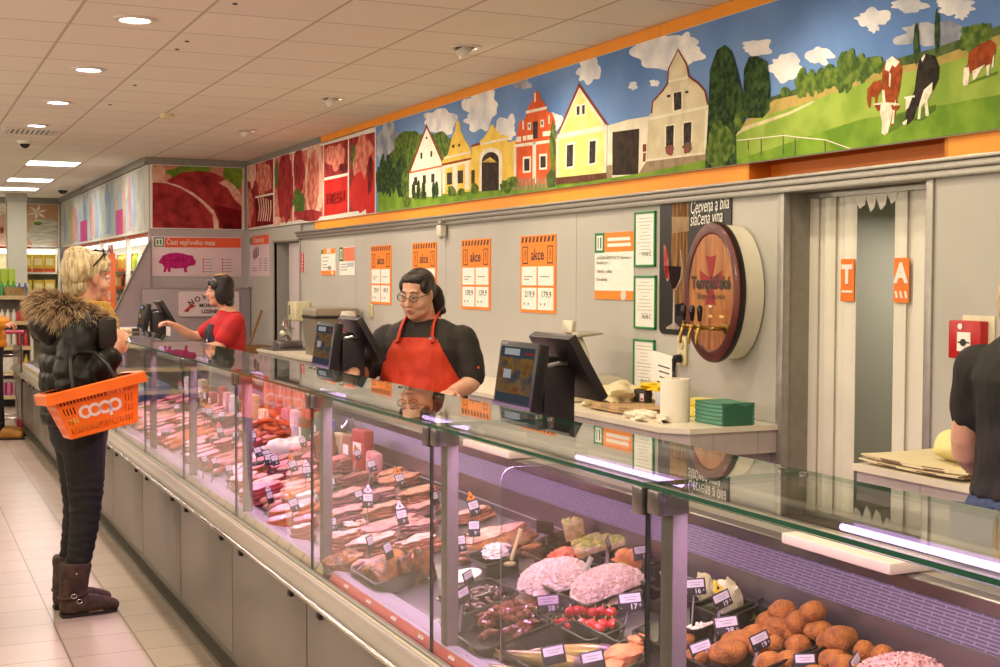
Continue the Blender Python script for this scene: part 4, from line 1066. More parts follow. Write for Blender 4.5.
q.ring_loft([[(x, CY0, z) for x, z in prof], [(x, CY1, z) for x, z in prof]])
q.use(mat('bumper_light', 'b8b090', .3)); q.tube([(1.1525, CY0, .6155), (1.1525, CY1, .6155)], .004, 6)
q.use(mat('bumper_green', '9aa38f', .3, .3)); q.ring_loft([[(x, CY0, z) for x, z in [(1.199, .5995), (1.168, .6135), (1.172, .617), (1.20, .604)]], [(x, CY1, z) for x, z in [(1.199, .5995), (1.168, .6135), (1.172, .617), (1.20, .604)]]])
q.build('bumper', ct)
q = MB(M_chrome); q.tube([(1.110, CY0, .568), (1.110, CY1, .568)], .008, 10); q.build('bumper_rail', ct)
# label strip behind the foot of the glass: red nearer the camera, cream blocks further on
def strip(y0, y1, m):
    q = MB(m); q.prism([(1.208, y0, .600), (1.222, y0, .622), (1.227, y0, .620), (1.213, y0, .598)], (0, y1 - y0, 0)); return q
q = strip(CY0, 3.955, mat('strip_red', 'c0392b', .4, amt=.06)); y = .25
q.use(W_)
while y < 3.9:
    for a, b_, c_, d_ in ((0, 0.015, .4, .6), (.02, .034, .4, .6), (.0, .034, .66, .72)):
        p = lambda yy, f: V((1.208 + .014 * f - .0012, yy, .600 + .022 * f + .0008))
        q.prism([p(y + a, c_), p(y + b_, c_), p(y + b_, d_), p(y + a, d_)], (-.0006, 0, .0004))
    y += .205
q.build('label_strip', ct, 'red label strip with small white marks')
q = strip(3.965, CY1, mat('strip_cream', 'b39a5e', .4, amt=.1)); q.use(M_dark); y = 4.05
while y < GY1:
    q.prism([(1.2072, y, .600), (1.2212, y, .623), (1.2212, y + .008, .623), (1.2072, y + .008, .600)], (-.0008, 0, .0006)); y += .16
q.build('label_strip', ct, 'cream label strip of short blocks')
q = MB(M_ledge); q.prism([(1.224, CY0, .622), (1.230, CY0, .626), (1.305, CY0, .616), (1.305, CY0, .600), (1.224, CY0, .590)], (0, CY1 - CY0, 0)); q.build('ledge', ct)
M_deck = mat('deck_steel', '8a8389', 0.3, 0.7, scale=5, amt=.1)
q = MB(M_deck); z1 = deck_z(XBK); q.prism([(1.305, CY0, .605), (XBK, CY0, z1), (XBK, CY0, z1 - .03), (1.305, CY0, .575)], (0, CY1 - CY0, 0)); q.build('display_deck', ct)
q = MB(M_steel); q.b(XBK, CY0, z1 - .03, XBK + .012, CY1, .835); q.use(mat('well_line', 'c4bcc4', .3, .6)); q.b(XBK - .004, CY0, z1 + .028, XBK, CY1, z1 + .032)
q.build('back_wall', ct)
# air grille: dark slotted strip
k = N('air_grille'); tc = k.n('ShaderNodeTexCoord'); sp2 = k.n('ShaderNodeSeparateXYZ', {0: tc.outputs['Object']})
zz = k.math('FRACT', k.math('MULTIPLY', sp2.outputs[2], 150.0)); yy_ = k.math('FRACT', k.math('MULTIPLY_ADD', sp2.outputs[1], 16.0, k.math('MULTIPLY', k.math('FLOOR', k.math('MULTIPLY', sp2.outputs[2], 150.0)), 0.5)))
sl = k.math('MULTIPLY', k.math('GREATER_THAN', zz, .40), k.math('GREATER_THAN', yy_, .08))
p_ = k.n('ShaderNodeBsdfPrincipled', {'Base Color': k.mix(sl, lin('5e5864'), lin('322c38')), 'Roughness': .4, 'Metallic': .5}); M_gr = k.done(p_.outputs[0])
q = MB(M_gr); q.prism([(XBK + .004, CY0, .835), (XBK + .03, CY0, .902), (XBK + .042, CY0, .902), (XBK + .016, CY0, .835)], (0, CY1 - CY0, 0)); q.build('air_grille', ct)
q = MB(M_steel); q.prism([(XBK + .024, CY0, .902), (XBK + .012, CY0, .932), (XBK + .018, CY0, .936), (2.22, CY0, .935), (2.22, CY0, .92), (XBK + .05, CY0, .902)], (0, CY1 - CY0, 0))
q.use(mat('worktop_light', 'bdb6b0', .3, .5)); q.b(XBK + .05, CY0, .935, 2.2, CY1, .937); q.build('worktop', ct)
q = MB(M_panel); q.b(2.16, CY0, .08, 2.18, CY1, .92); q.build('back_panel', ct)
# closed ends
for yy, nm in ((CY0, 'end_panel'), (CY1, 'end_panel')):
    q = MB(M_panel); q.prism([(1.16, yy, .1), (1.2, yy, .6), (1.84, yy, .84), (2.18, yy, .92), (2.18, yy, .1)], (0, .02 if yy < 1 else -.02, 0)); q.build(nm, ct)
# glazing module by module
M_tube = emis('case_tube', 'dcaeff', LP['tube'])
tubes = {0: (.60, 1.60), 1: (2.05, 2.46), 2: (3.05, 3.35), 3: (4.05, 4.30), 4: (5.1, 5.3), 5: (6.1, 6.3), 6: (7.1, 7.35), 7: (8.1, 8.4), -1: (.02, .5)}
y = J0 - 2 * GP
i = -1
while y < GY1 - .01:
    y0, y1 = y + .003, y + GP - .003
    q = MB(M_pane); q.b(GX, y0, GB, GX + .006, y1, GT - .004)
    q.bm.faces.ensure_lookup_table(); q.use(M_edge)
    for f in q.bm.faces:
        if abs(f.normal.x) < .5: f.material_index = q.i
    bmesh.ops.recalc_face_normals(q.bm, faces=q.bm.faces)
    for f in q.bm.faces: f.material_index = 0 if abs(f.normal.x) > .5 else 1
    q.build('front_glass', ct, smooth=False)
    q = MB(M_pane); q.b(GX - .006, y0 - .002, GT, 1.552, y1 + .002, GT + .008); q.use(M_edge)
    bmesh.ops.recalc_face_normals(q.bm, faces=q.bm.faces)
    for f in q.bm.faces: f.material_index = 0 if abs(f.normal.z) > .5 else 1
    q.build('top_glass', ct, smooth=False)
    q = MB(M_post); q.b(GX + .026, y1 - .043, GB + .02, GX + .057, y1 - .003, GT - .001, .002); q.use(M_seal); q.b(GX + .001, y1 - .0005, GB, GX + .007, y1 + .0055, GT - .005)
    q.use(M_steel); q.b(GX - .006, y1 - .046, GT - .045, GX + .058, y1 - .008, GT - .002, .003); q.b(GX - .006, y1 + .010, GT - .052, GX + .035, y1 + .046, GT - .002, .003)
    q.build('post', ct)
    q = MB(M_chrome)
    for xx, yc_ in ((1.515, y1 - .03), (1.515, y1 + .035)): q.cyl((xx, yc_, GT - .012), (xx, yc_, GT + .012), .008)
    q.build('glass_bolt', ct)
    if i in tubes:
        a, b_ = tubes[i]
        q = MB(M_tube); q.tube([(1.305, a, GT - .010), (1.305, b_, GT - .010)], .0055, 8)
        q.build('light_tube', ct)
        q = MB(M_steel); q.b(1.318, y + .02, GT - .022, 1.334, y + GP - .06, GT - .002); q.build('light_bracket', ct)
        area('case_lamp', (1.305, y + .5, GT - .03), LP['case'], .02, (1.0, .52, .98), aim=(1.5, y + .5, .6), sizey=.9).rotation_euler = (V((.12, 0, -1))).to_track_quat('-Z', 'X').to_euler()
    y += GP; i += 1
# end glass
q = MB(M_pane); q.prism([(GX + .005, GY1, .64), (GX + .005, GY1, GT), (1.54, GY1, GT), (1.84, GY1, .93), (1.84, GY1, .75)], (0, .006, 0)); q.build('end_glass', ct, smooth=False)

# clear dividers standing across the well
M_plexi = glass_mat('plexi', 'f4eef6', 0.04)
M_plexe = mat('plexi_edge', '9a8ea2', .15, amt=.03)
def divider(yy, label, h=1.085, x0=1.32, x1=1.80):
    pts = [(x0, yy, deck_z(x0) + .002), (x0, yy, h - .03)]
    pts += [(x0 + .03 - .03 * math.cos(a), yy, h - .03 + .03 * math.sin(a)) for a in (.5, 1.0, 1.57)]
    pts += [(x1, yy, h), (x1, yy, deck_z(x1) + .002)]
    q = MB(M_plexi); q.prism(pts, (0, .005, 0)); bmesh.ops.recalc_face_normals(q.bm, faces=q.bm.faces); q.use(M_plexe)
    for f in q.bm.faces: f.material_index = 0 if abs(f.normal.y) > .5 else 1
    return solo(q, 'clear_divider', label, 'divider', smooth=False)
divider(2.83, 'clear rounded plastic divider between the fish and the smoked pork', 1.085, 1.30, 1.79)

# cutting boards on the staff side of the counter
def board(label, y0, y1, m, x0=1.90, x1=2.17, z=.938, t=.025):
    q = MB(m); q.box(((x0 + x1) / 2, (y0 + y1) / 2, z + t / 2), (x1 - x0, y1 - y0, t), None, .005); return solo(q, 'cutting_board', label, 'cutting board')
M_cb = mat('board_white', 'e8dcc4', .5, amt=.06)
# ------------------------------------------------------------------ what lies in the counter
TILT = Matrix.Rotation(-DS, 4, 'Y')
def lay(o, p, rz, extra=None):
    """set a thing on the sloping deck at p, turned by rz"""
    m = Matrix.Translation(p) @ TILT @ Matrix.Rotation(rz, 4, 'Z')
    if extra: m = m @ extra
    o.location = m.translation; o.rotation_euler = m.to_euler(); return o


def dist(p): return (V(p) - CAM).dot(_f)


M_tray = mat('tray_black', '1a1718', 0.25, amt=.1)
MT = {
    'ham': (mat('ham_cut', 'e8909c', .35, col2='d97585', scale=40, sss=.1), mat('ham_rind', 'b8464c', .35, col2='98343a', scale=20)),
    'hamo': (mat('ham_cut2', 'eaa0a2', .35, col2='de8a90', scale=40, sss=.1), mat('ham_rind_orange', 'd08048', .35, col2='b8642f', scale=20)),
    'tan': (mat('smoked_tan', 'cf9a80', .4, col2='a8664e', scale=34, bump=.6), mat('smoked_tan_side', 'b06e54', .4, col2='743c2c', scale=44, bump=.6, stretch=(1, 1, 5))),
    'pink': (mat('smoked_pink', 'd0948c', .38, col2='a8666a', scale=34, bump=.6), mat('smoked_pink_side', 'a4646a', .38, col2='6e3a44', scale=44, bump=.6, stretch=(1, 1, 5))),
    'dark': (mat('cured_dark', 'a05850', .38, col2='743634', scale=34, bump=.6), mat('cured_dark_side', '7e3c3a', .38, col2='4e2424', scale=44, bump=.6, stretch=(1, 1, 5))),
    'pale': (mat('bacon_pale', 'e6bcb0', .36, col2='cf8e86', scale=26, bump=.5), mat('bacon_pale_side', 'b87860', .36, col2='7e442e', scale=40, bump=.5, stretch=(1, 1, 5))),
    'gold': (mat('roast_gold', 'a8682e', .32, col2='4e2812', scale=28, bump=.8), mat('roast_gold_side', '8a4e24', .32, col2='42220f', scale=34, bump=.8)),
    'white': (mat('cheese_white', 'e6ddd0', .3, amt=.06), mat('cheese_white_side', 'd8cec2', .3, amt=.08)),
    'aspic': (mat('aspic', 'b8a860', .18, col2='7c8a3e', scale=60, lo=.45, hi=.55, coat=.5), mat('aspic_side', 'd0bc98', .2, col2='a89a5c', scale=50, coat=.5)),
}


def slices(L, W, n, t, seed, kind, irr=.14, taper=.9, jit=.06, sq=2.6):
    """stack of n irregular slices, one continuous skin, base at z=0"""
    rr = random.Random(seed); top, side = MT[kind]
    q = MB(side); K_n = 44; rings = []; z = 0; bend = (.9 if irr > .2 else .25) * t
    def outline(s, z, ox, oy, sd):
        pts = []
        for k in range(K_n):
            a = 2 * PI * k / K_n; c, s_ = math.cos(a), math.sin(a)
            r = 1 / ((abs(c) ** sq + abs(s_) ** sq) ** (1 / sq))
            r *= 1 + irr * noise.noise(V((c * 1.6 + seed, s_ * 1.6, sd * .23))) + (.045 if irr > .2 else .015) * noise.noise(V((c * 6 + seed, s_ * 6, sd * 1.7)))
            wob = .16 * t * noise.noise(V((c * 2.2, s_ * 2.2, sd + seed))) + bend * noise.noise(V((c * 1.3 + seed, s_ * .8, 7 + sd * .15)))
            pts.append(V((ox + L / 2 * s * r * c, oy + W / 2 * s * r * s_, z + wob)))
        return pts
    for i in range(n):
        f = 1 - (1 - taper) * (i / max(1, n - 1)) if n > 1 else 1
        s = f * (1 + rr.uniform(-jit, jit)); ox, oy = rr.uniform(-jit, jit) * L * .5, rr.uniform(-jit, jit) * W * .5
        for fz, fs in ((.05, .965), (.3, 1.0), (.7, 1.0), (.95, .975)): rings.append(outline(s * fs, z + t * fz, ox, oy, i))
        z += t
    rings += [outline(s * a, z + t * b_ + (.35 * t * noise.noise(V((a * 5, seed, 1))) if irr > .2 else 0), ox, oy, i + a) for a, b_ in ((.86, .03), (.68, .08), (.48, .10), (.26, .12))]
    for rg_ in rings:
        for v in rg_: v.z = max(v.z, .0)
    q.ring_loft(rings)
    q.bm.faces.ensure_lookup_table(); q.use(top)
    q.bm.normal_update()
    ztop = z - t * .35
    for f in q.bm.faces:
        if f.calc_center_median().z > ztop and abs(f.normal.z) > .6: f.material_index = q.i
    return q


def lump(L, W, H, seed, m, amp=.12, sub=3, freq=1.8):
    q = MB(m); q.sph((0, 0, H * .46), (L / 2, W / 2, H * .54), sub=sub, amp=amp, freq=freq, seed=seed)
    for v in q.bm.verts: v.co.z = max(v.co.z, 0.0)
    return q


def slab(px, py, w, h, kind, name, label, group=None, n=4, ar=.62, rz=None, lift=0.0, irr=.14, jit=.06, cat='meat', seed=None, taper=.9, sq=2.6):
    p = on_deck(px, py, lift); d = dist(p); L = w * d / FPX; Hm = h * d / FPX
    W = L * ar; H = max(.012, Hm - W * .22)
    sd = seed if seed is not None else int(px * 7 + py * 3) % 997
    rr = random.Random(sd)
    q = slices(L, W, n, H / n, sd, kind, irr, taper, jit, sq)
    o = solo(q, name, label, cat, group=group, angle=1.0)
    p = p + V((_f.x, _f.y, 0)) * (W * .38)
    p.z = deck_z(p.x) + lift + .004
    return lay(o, p, (-YAW if rz is None else rz) + rr.uniform(-.12, .12))


def tray(px, py, L, W, h, label, name='display_tray', rz=0.0, fwd=0.0, m=None):
    p = on_deck(px, py); p = p + V((_f.x, _f.y, 0)) * fwd; p.z = deck_z(p.x) + .002
    q = MB(m or M_tray); rim = .012
    def rr_(l, w, z, r=.02, n=4):
        pts = []
        for cx, cy, a0 in ((l / 2 - r, w / 2 - r, 0), (-l / 2 + r, w / 2 - r, 90), (-l / 2 + r, -w / 2 + r, 180), (l / 2 - r, -w / 2 + r, 270)):
            for k in range(n + 1):
                a = math.radians(a0 + 90 * k / n); pts.append((cx + r * math.cos(a), cy + r * math.sin(a), z))
        return pts
    q.ring_loft([rr_(L * .9, W * .88, 0), rr_(L, W, h), rr_(L + rim, W + rim, h), rr_(L + rim, W + rim, h - .004), rr_(L - .006, W - .006, h - .005), rr_(L * .9 - .004, W * .88 - .004, .004)])
    o = solo(q, name, label, 'tray'); return lay(o, p, rz)


def heap(px, py, L, W, H, m, label, name, cat, seed, flake=.006, nfl=500, m2=None, fwd=0.0, rz=-YAW, amp=.3, lift=.012, kind='stuff'):
    """loose mass nobody could count"""
    rr = random.Random(seed); q = MB(m)
    q.sph((0, 0, 0), (L / 2, W / 2, H), sub=5, amp=amp * .45, freq=3.0, seed=seed)
    for v in q.bm.verts: v.co *= 1 + .05 * noise.noise(v.co * 130) + .05 * noise.noise(v.co * 260)
    for v in q.bm.verts:
        if v.co.z < 0: v.co.z = 0
    for k in range(nfl):
        a, r = rr.uniform(0, 2 * PI), rr.random() ** .5
        x, y = L / 2 * .96 * r * math.cos(a), W / 2 * .96 * r * math.sin(a); z = H * math.sqrt(max(0, 1 - r * r)) * (1 + amp * .3 * noise.noise(V((x * 40, y * 40, seed))))
        if m2 and k % 3 == 0: q.use(m2)
        else: q.use(m)
        q.box((x, y, z * 1.05 + flake * .5), (flake * rr.uniform(.7, 2.2), flake * rr.uniform(.5, 1), flake * rr.uniform(.4, 1)), Euler((rr.uniform(-1, 1), rr.uniform(-1, 1), rr.uniform(0, 6))))
    p = on_deck(px, py); p = p + V((_f.x, _f.y, 0)) * fwd; p.z = deck_z(p.x) + lift
    o = solo(q, name, label, cat, kind=kind, angle=.9); return lay(o, p, rz)


# ---------------- price tags
M_card = mat('tag_black', '26232a', .35); M_cardw = mat('tag_white', 'd9d2e0', .5, amt=.03); M_stick = mat('tag_stick', 'b9b2ba', .25, .6)
TOP = {'o': mat('clip_orange', 'f08a1e', .35), 'p': mat('clip_pink', 'f08a90', .35), 'w': mat('clip_white', 'e4dcec', .35), 'y': mat('clip_yellow', 'ecd24a', .35)}
def price_tag(cx, cy, bx, by, label, w=.056, txt='', top=None, yaw=0.0, roll=0.0, dot=False, par=False):
    """cx,cy: middle of the card; bx,by: foot of the stick"""
    p = on_deck(bx, by); d = dist(p); h = max(.05, (by - cy) * d / FPX)
    side = (cx - bx) * d / FPX
    t = thing('price_tag', label, 'price tag', p, (0, 0, 0), 'price tags in the meat counter')
    # local frame: card faces the customer; local x to the right seen from the shop floor
    base = math.atan2(-(CAM.x - p.x), (CAM.y - p.y)) + PI  # turned towards the aisle
    t.rotation_euler = (0, 0, -YAW + yaw)
    hh = w * .74
    if w < .05 and cx < 480: w, hh = w * .80, w * 1.12
    ca = 0
    q = MB(M_stick); q.tube([(0, 0, 0), (side * .8, -.002, h - hh * .45)], .0022, 6, 2.2); q.build('stick', t)
    R = Matrix.Translation((side, -.004, h)) @ Matrix.Rotation(-roll, 4, 'Y') @ Matrix.Rotation(-.25, 4, 'X')
    q = MB(M_card); q.box((0, 0, 0), (w, .003, hh), None, .001); q.xform(R); c = q.build('card', t)
    q = MB(M_cardw); q.box((0, -.0017, hh * .19), (w * .84, .001, hh * .46)); q.use(GR_)
    for k, (a, b_) in enumerate(((-.28, .3), (-.2, .22))): q.box((w * (a + b_) / 2, -.0024, hh * (.25 - .14 * k)), (w * (b_ - a), .0006, hh * .035))
    if dot: q.use(flat('c8202a')); q.box((-w * .36, -.0024, hh * .33), (w * .05, .0006, w * .05))
    q.xform(R); q.build('label', c)
    if txt:
        q = MB(M_cardw); put_text(q, M_cardw, txt, min(hh * .42, w * .42), facing((w * .1, -.0024, -hh * .28), (1, 0, 0), (0, 0, 1)), bold=hh * .006, xs=1.0)
        q.use(M_cardw); q.box((w * .38, -.002, -hh * .2), (w * .07, .0006, hh * .04)); q.box((w * .38, -.002, -hh * .28), (w * .07, .0006, hh * .025)); q.box((-w * .4, -.002, -hh * .3), (w * .05, .0006, hh * .03))
        q.xform(R); q.build('price', c, smooth=False)
    if top:
        q = MB(TOP[top]); s = w * (1.3 if w < hh else .95)
        out = [(-.24, .5), (.22, .5), (.30, .62), (.20, .74), (.13, .78), (.10, 1.0), (.0, 1.1), (-.10, 1.0), (-.13, .8), (-.26, .72), (-.30, .6)]
        hole = [(.06, .62), (.07, .72), (0, .78), (-.07, .72), (-.06, .62)]
        zo = hh / 2 - .47 * s; q.prism([(x * s, .001, z * s + zo) for x, z in out], (0, -.003, 0)); q.use(M_card); q.prism([(x * s, -.0025, z * s + zo) for x, z in hole], (0, -.0006, 0)); q.xform(R); q.build('clip', t)
    return t


# ================= module nearest the camera: croquettes, salads
tray(742, 668, .27, .42, .04, 'black tray under the breaded croquettes', fwd=.10)
tray(705, 632, .18, .24, .045, 'black tray with a few white scraps beside the near post', fwd=.05)
tray(745, 640, .16, .15, .045, 'black tray with scattered green herbs', fwd=.16)
tray(705, 596, .20, .30, .05, 'black tray of pale cauliflower at the back', fwd=.10)
tray(905, 700, .24, .30, .04, 'black tray of pink meat salad at the lower photo edge', fwd=.10)
M_crumb = mat('breadcrumb', 'b87228', .6, col2='7c4214', scale=40, bump=.8, bscale=220, lo=.3, hi=.7)
crq = None
CR_ = [(785, 621, 30, 24, 0), (815, 620, 27, 21, .02), (801, 633, 25, 22, 0), (817, 638, 24, 19, 0), (843, 650, 34, 28, 0), (829, 662, 20, 20, 0), (866, 660, 22, 22, 0), (884, 662, 24, 19, 0), (782, 646, 34, 28, 0), (776, 658, 20, 20, 0), (740, 656, 40, 22, 0), (730, 668, 40, 26, 0),
       (760, 660, 24, 20, 0), (835, 672, 32, 20, 0), (875, 674, 30, 18, 0), (800, 660, 26, 22, 0), (790, 674, 26, 20, 0), (770, 676, 30, 20, 0), (846, 680, 30, 22, 0), (700, 668, 30, 18, 0), (684, 652, 26, 14, 0), (676, 664, 24, 14, 0), (862, 690, 30, 22, 0), (815, 690, 30, 22, 0), (770, 636, 26, 22, .0), (756, 648, 28, 20, 0), (796, 646, 28, 20, .0), (830, 648, 26, 20, .0), (800, 634, 26, 22, .028), (785, 634, 28, 22, .03), (822, 652, 26, 20, .028)]
for i, (px, py, w, h, lf) in enumerate(CR_):
    lb = 'golden breaded croquette in the heap nearest the camera'
    p = on_deck(px, py); d = dist(p); zr = p.z; base = .012
    L, H = w * d / FPX, h * d / FPX * .92
    q = lump(L, L * .85, H, i, M_crumb, .10, 4, 1.3)
    p.z = max(deck_z(p.x) + base + lf, zr)
    o = solo(q, 'croquette', lb, 'croquette', group='breaded croquettes in the heap'); lay(o, p, -YAW + random.uniform(-.4, .4))
M_caul = mat('cauliflower', 'd6cfae', .4, col2='b7b487', scale=30, sss=.2); 
for i, (px, py, w, h, lb) in enumerate([(672, 578, 16, 16, 'pale cauliflower piece half hidden by the near post'), (709, 594, 22, 22, 'pale cauliflower piece behind the tag priced 16'), (733, 597, 26, 20, 'pale cauliflower wedge behind the tag with the yellow clip')]):
    p = on_deck(px, py); d = dist(p); up_ = max(0, p.z - deck_z(p.x) - .01); p.z = deck_z(p.x) + .01
    q = lump(w * d / FPX, w * d / FPX * .8, h * d / FPX + up_, i + 40, M_caul, .35, freq=3.2); lay(solo(q, 'cauliflower_piece', lb, 'vegetable', group='cauliflower pieces'), p, 0)
heap(700, 637, .13, .05, .012, mat('white_scraps', 'e6d8c6', .5), 'crumbled white scraps left in the black tray', 'white_scraps', 'salad', 31, .006, 70, amp=.6)
heap(752, 627, .10, .06, .010, mat('herb_bits', '8a8f3a', .5, col2='5c6a24', scale=60), 'scattered green herb bits in the black tray', 'herb_bits', 'salad', 32, .004, 90, amp=.5, fwd=.05)
heap(905, 708, .22, .20, .055, mat('pink_salad', 'dcb2ac', .45, col2='c89a94', scale=60), 'pink minced meat salad at the lower photo edge', 'meat_salad', 'salad', 33, .006, 900, amp=.25, fwd=.05)
price_tag(694, 586, 691, 634, 'price tag reading 16 by the near post', .052, '16', yaw=.15, roll=.05)
price_tag(722, 600, 714, 644, 'price tag with a yellow clip reading 19 among the cauliflower', .050, '19', 'y', yaw=.5, roll=.28)
price_tag(726, 625, 721, 655, 'price tag reading 28 in front of the herb tray', .058, '28', yaw=.1, roll=.12, dot=True)
price_tag(701, 652, 697, 672, 'price tag reading 15 among the croquettes by the near post', .052, '15', yaw=.15, roll=.3)
price_tag(760, 641, 752, 668, 'price tag reading 19 stuck in the croquettes, left of the blank one', .048, '19', yaw=.4, roll=.3)
price_tag(804, 661, 804, 690, 'price tag at the lower edge below the topmost croquettes', .046, '', yaw=.05, roll=.03)
price_tag(856, 664, 852, 690, 'price tag turned aside under the last croquettes', .046, '', yaw=.95, roll=.3)

# ================= second module: salads, fish, aspic
tray(595, 560, .20, .30, .05, 'black tray of sliced aspic loaf at the back', fwd=.08)
tray(572, 578, .15, .20, .05, 'black tray of salmon-pink spread', fwd=.08)
tray(634, 585, .15, .22, .05, 'black tray of orange stuffed rolls by the post', fwd=.08)
tray(590, 606, .20, .40, .05, 'black tray of shredded white salad in the middle', fwd=.09)
tray(500, 648, .20, .26, .045, 'black tray of dark braised meat strips', fwd=.05)
tray(480, 618, .16, .20, .045, 'black tray of small dark olives', fwd=.05)
tray(586, 638, .10, .24, .03, 'black tray of red cherry peppers', fwd=.03)
tray(575, 676, .20, .36, .035, 'black tray of smoked fish', fwd=.05)
tray(640, 680, .14, .20, .035, 'black tray of orange breaded pieces beside the post', fwd=.04)
M_salad = mat('white_salad', 'f6ece2', .5, col2='e2cdbe', scale=90); M_salad2 = mat('cream_salad', 'f0dec4', .5, col2='d6ba9e', scale=90)
heap(556, 603, .20, .20, .042, M_salad, 'shredded white salad with the green serving spoon', 'white_salad', 'salad', 11, .0075, 1900, M_salad2, fwd=.09, lift=.03)
heap(612, 616, .20, .21, .048, M_salad2, 'shredded cream salad behind the tag priced 17', 'cream_salad', 'salad', 12, .0075, 1900, M_salad, fwd=.10, lift=.03)
heap(568, 580, .12, .12, .040, mat('salmon_spread', 'e08a68', .45, col2='cc6c50', scale=30), 'salmon-pink spread between the aspic and white salad', 'salmon_spread', 'salad', 13, .009, 120, fwd=.06, lift=.02, amp=.3)
slab(603, 560, 60, 26, 'aspic', 'aspic_loaf', 'flat vegetable aspic loaf under the small aspic block', n=1, ar=.8, cat='aspic', sq=5, irr=.05, lift=.02)
slab(577, 540, 22, 22, 'aspic', 'aspic_block', 'small aspic block standing on the flat aspic loaf', n=1, ar=.8, cat='aspic', sq=5, irr=.05, lift=.045)
M_roll = mat('orange_roll', 'd88a50', .4, col2='b86a38', scale=24)
for i, (px, py, w, h, lb) in enumerate([(627, 571, 20, 20, 'orange stuffed roll left of the others by the post'), (640, 568, 22, 26, 'orange stuffed roll half hidden by the tag at the post'), (618, 581, 14, 14, 'small pale stuffed roll in front of the orange ones')]):
    p = on_deck(px, py); d = dist(p); p += V((_f.x, _f.y, 0)) * .03; p.z = deck_z(p.x) + .018
    lay(solo(lump(w * d / FPX, w * d / FPX * .9, h * d / FPX, 60 + i, M_roll, .2), 'stuffed_roll', lb, 'stuffed roll', group='orange stuffed rolls'), p, 0)
q = MB(mat('lime', 'b8b832', .3)); q.lathe([(0, 0), (.028, 0), (.03, .003), (.03, .006), (0, .007)], seg=20); p = on_deck(622, 573, .03); solo(q, 'lime_slice', 'yellow-green lime slice leaning on the orange rolls', 'fruit', p, (.9, .0, -.4))
M_olive = mat('olive', '5a3838', .18, col2='38262c', scale=60, coat=.5)
oliv = None
rr = random.Random(3)
pc = on_deck(484, 612); pc += V((_f.x, _f.y, 0)) * .05
for k in range(72):
    a, r = rr.uniform(0, 2 * PI), rr.random() ** .5
    x, y = pc.x + .072 * r * math.cos(a), pc.y + .085 * r * math.sin(a)
    p = V((x, y, deck_z(x) + .012 + .022 * (1 - r * r) + rr.uniform(-.003, .003)))
    if oliv is None:
        oliv = solo(MB(M_olive).sph((0, 0, .007), (.0105, .009, .0085), sub=2), 'dark_olive', 'small dark glossy olive heaped in the black tray', 'olive', p, (0, 0, 0), 'dark olives')
    else: dup(oliv, p, (rr.uniform(-.5, .5), rr.uniform(-.5, .5), rr.uniform(0, 3)))
M_pep = mat('cherry_pepper', 'd0202c', .12, col2='b0141e', scale=12, coat=.7); M_stem = mat('pepper_stem', 'b8b070', .5)
pep = None
for i, (px, py) in enumerate([(556, 633), (564, 631), (571, 626), (578, 625), (586, 624), (594, 627), (602, 626), (612, 627), (573, 633), (583, 632), (593, 633), (604, 633), (568, 636), (588, 637), (600, 637), (614, 633)]):
    p = on_deck(px, py + 3); p += V((_f.x, _f.y, 0)) * .02; p.z = deck_z(p.x) + .022 + (.014 if py < 630 else 0)
    if pep is None:
        pep = thing('cherry_pepper', 'glossy red cherry pepper heaped behind the smoked fish', 'pepper', p, (0, 0, 0), 'red cherry peppers')
        MB(M_pep).sph((0, 0, .0), (.015, .015, .0135)).build('flesh', pep); MB(M_stem).tube([(.0, 0, .012), (.002, .002, .02)], .002, 6).build('stem', pep)
    else: dup(pep, p, (rr.uniform(-.6, .6), rr.uniform(-.6, .6), rr.uniform(0, 3)))
M_meatd = mat('braised_meat', '7e4230', .3, col2='52261c', scale=30, coat=.3)
rr = random.Random(8)
pc = on_deck(512, 634); pc += V((_f.x, _f.y, 0)) * .05; st_ = None
for k in range(46):
    a, r = rr.uniform(0, 2 * PI), rr.random() ** .6
    x, y = pc.x + .085 * r * math.cos(a), pc.y + .11 * r * math.sin(a)
    p = V((x, y, deck_z(x) + .014 + .03 * (1 - r * r)))
    if st_ is None:
        q = MB(M_meatd); q.tube([(-.028, 0, 0), (-.014, .004, .005), (0, -.003, .006), (.014, .003, .004), (.028, 0, 0)], [.004, .009, .0085, .009, .004], 8)
        st_ = solo(q, 'meat_strip', 'dark glazed strip of braised meat heaped in the black tray', 'meat', p, (0, 0, 0), 'braised meat strips')
    else: dup(st_, p, (rr.uniform(-.5, .5), rr.uniform(-.5, .5), rr.uniform(0, 3)))


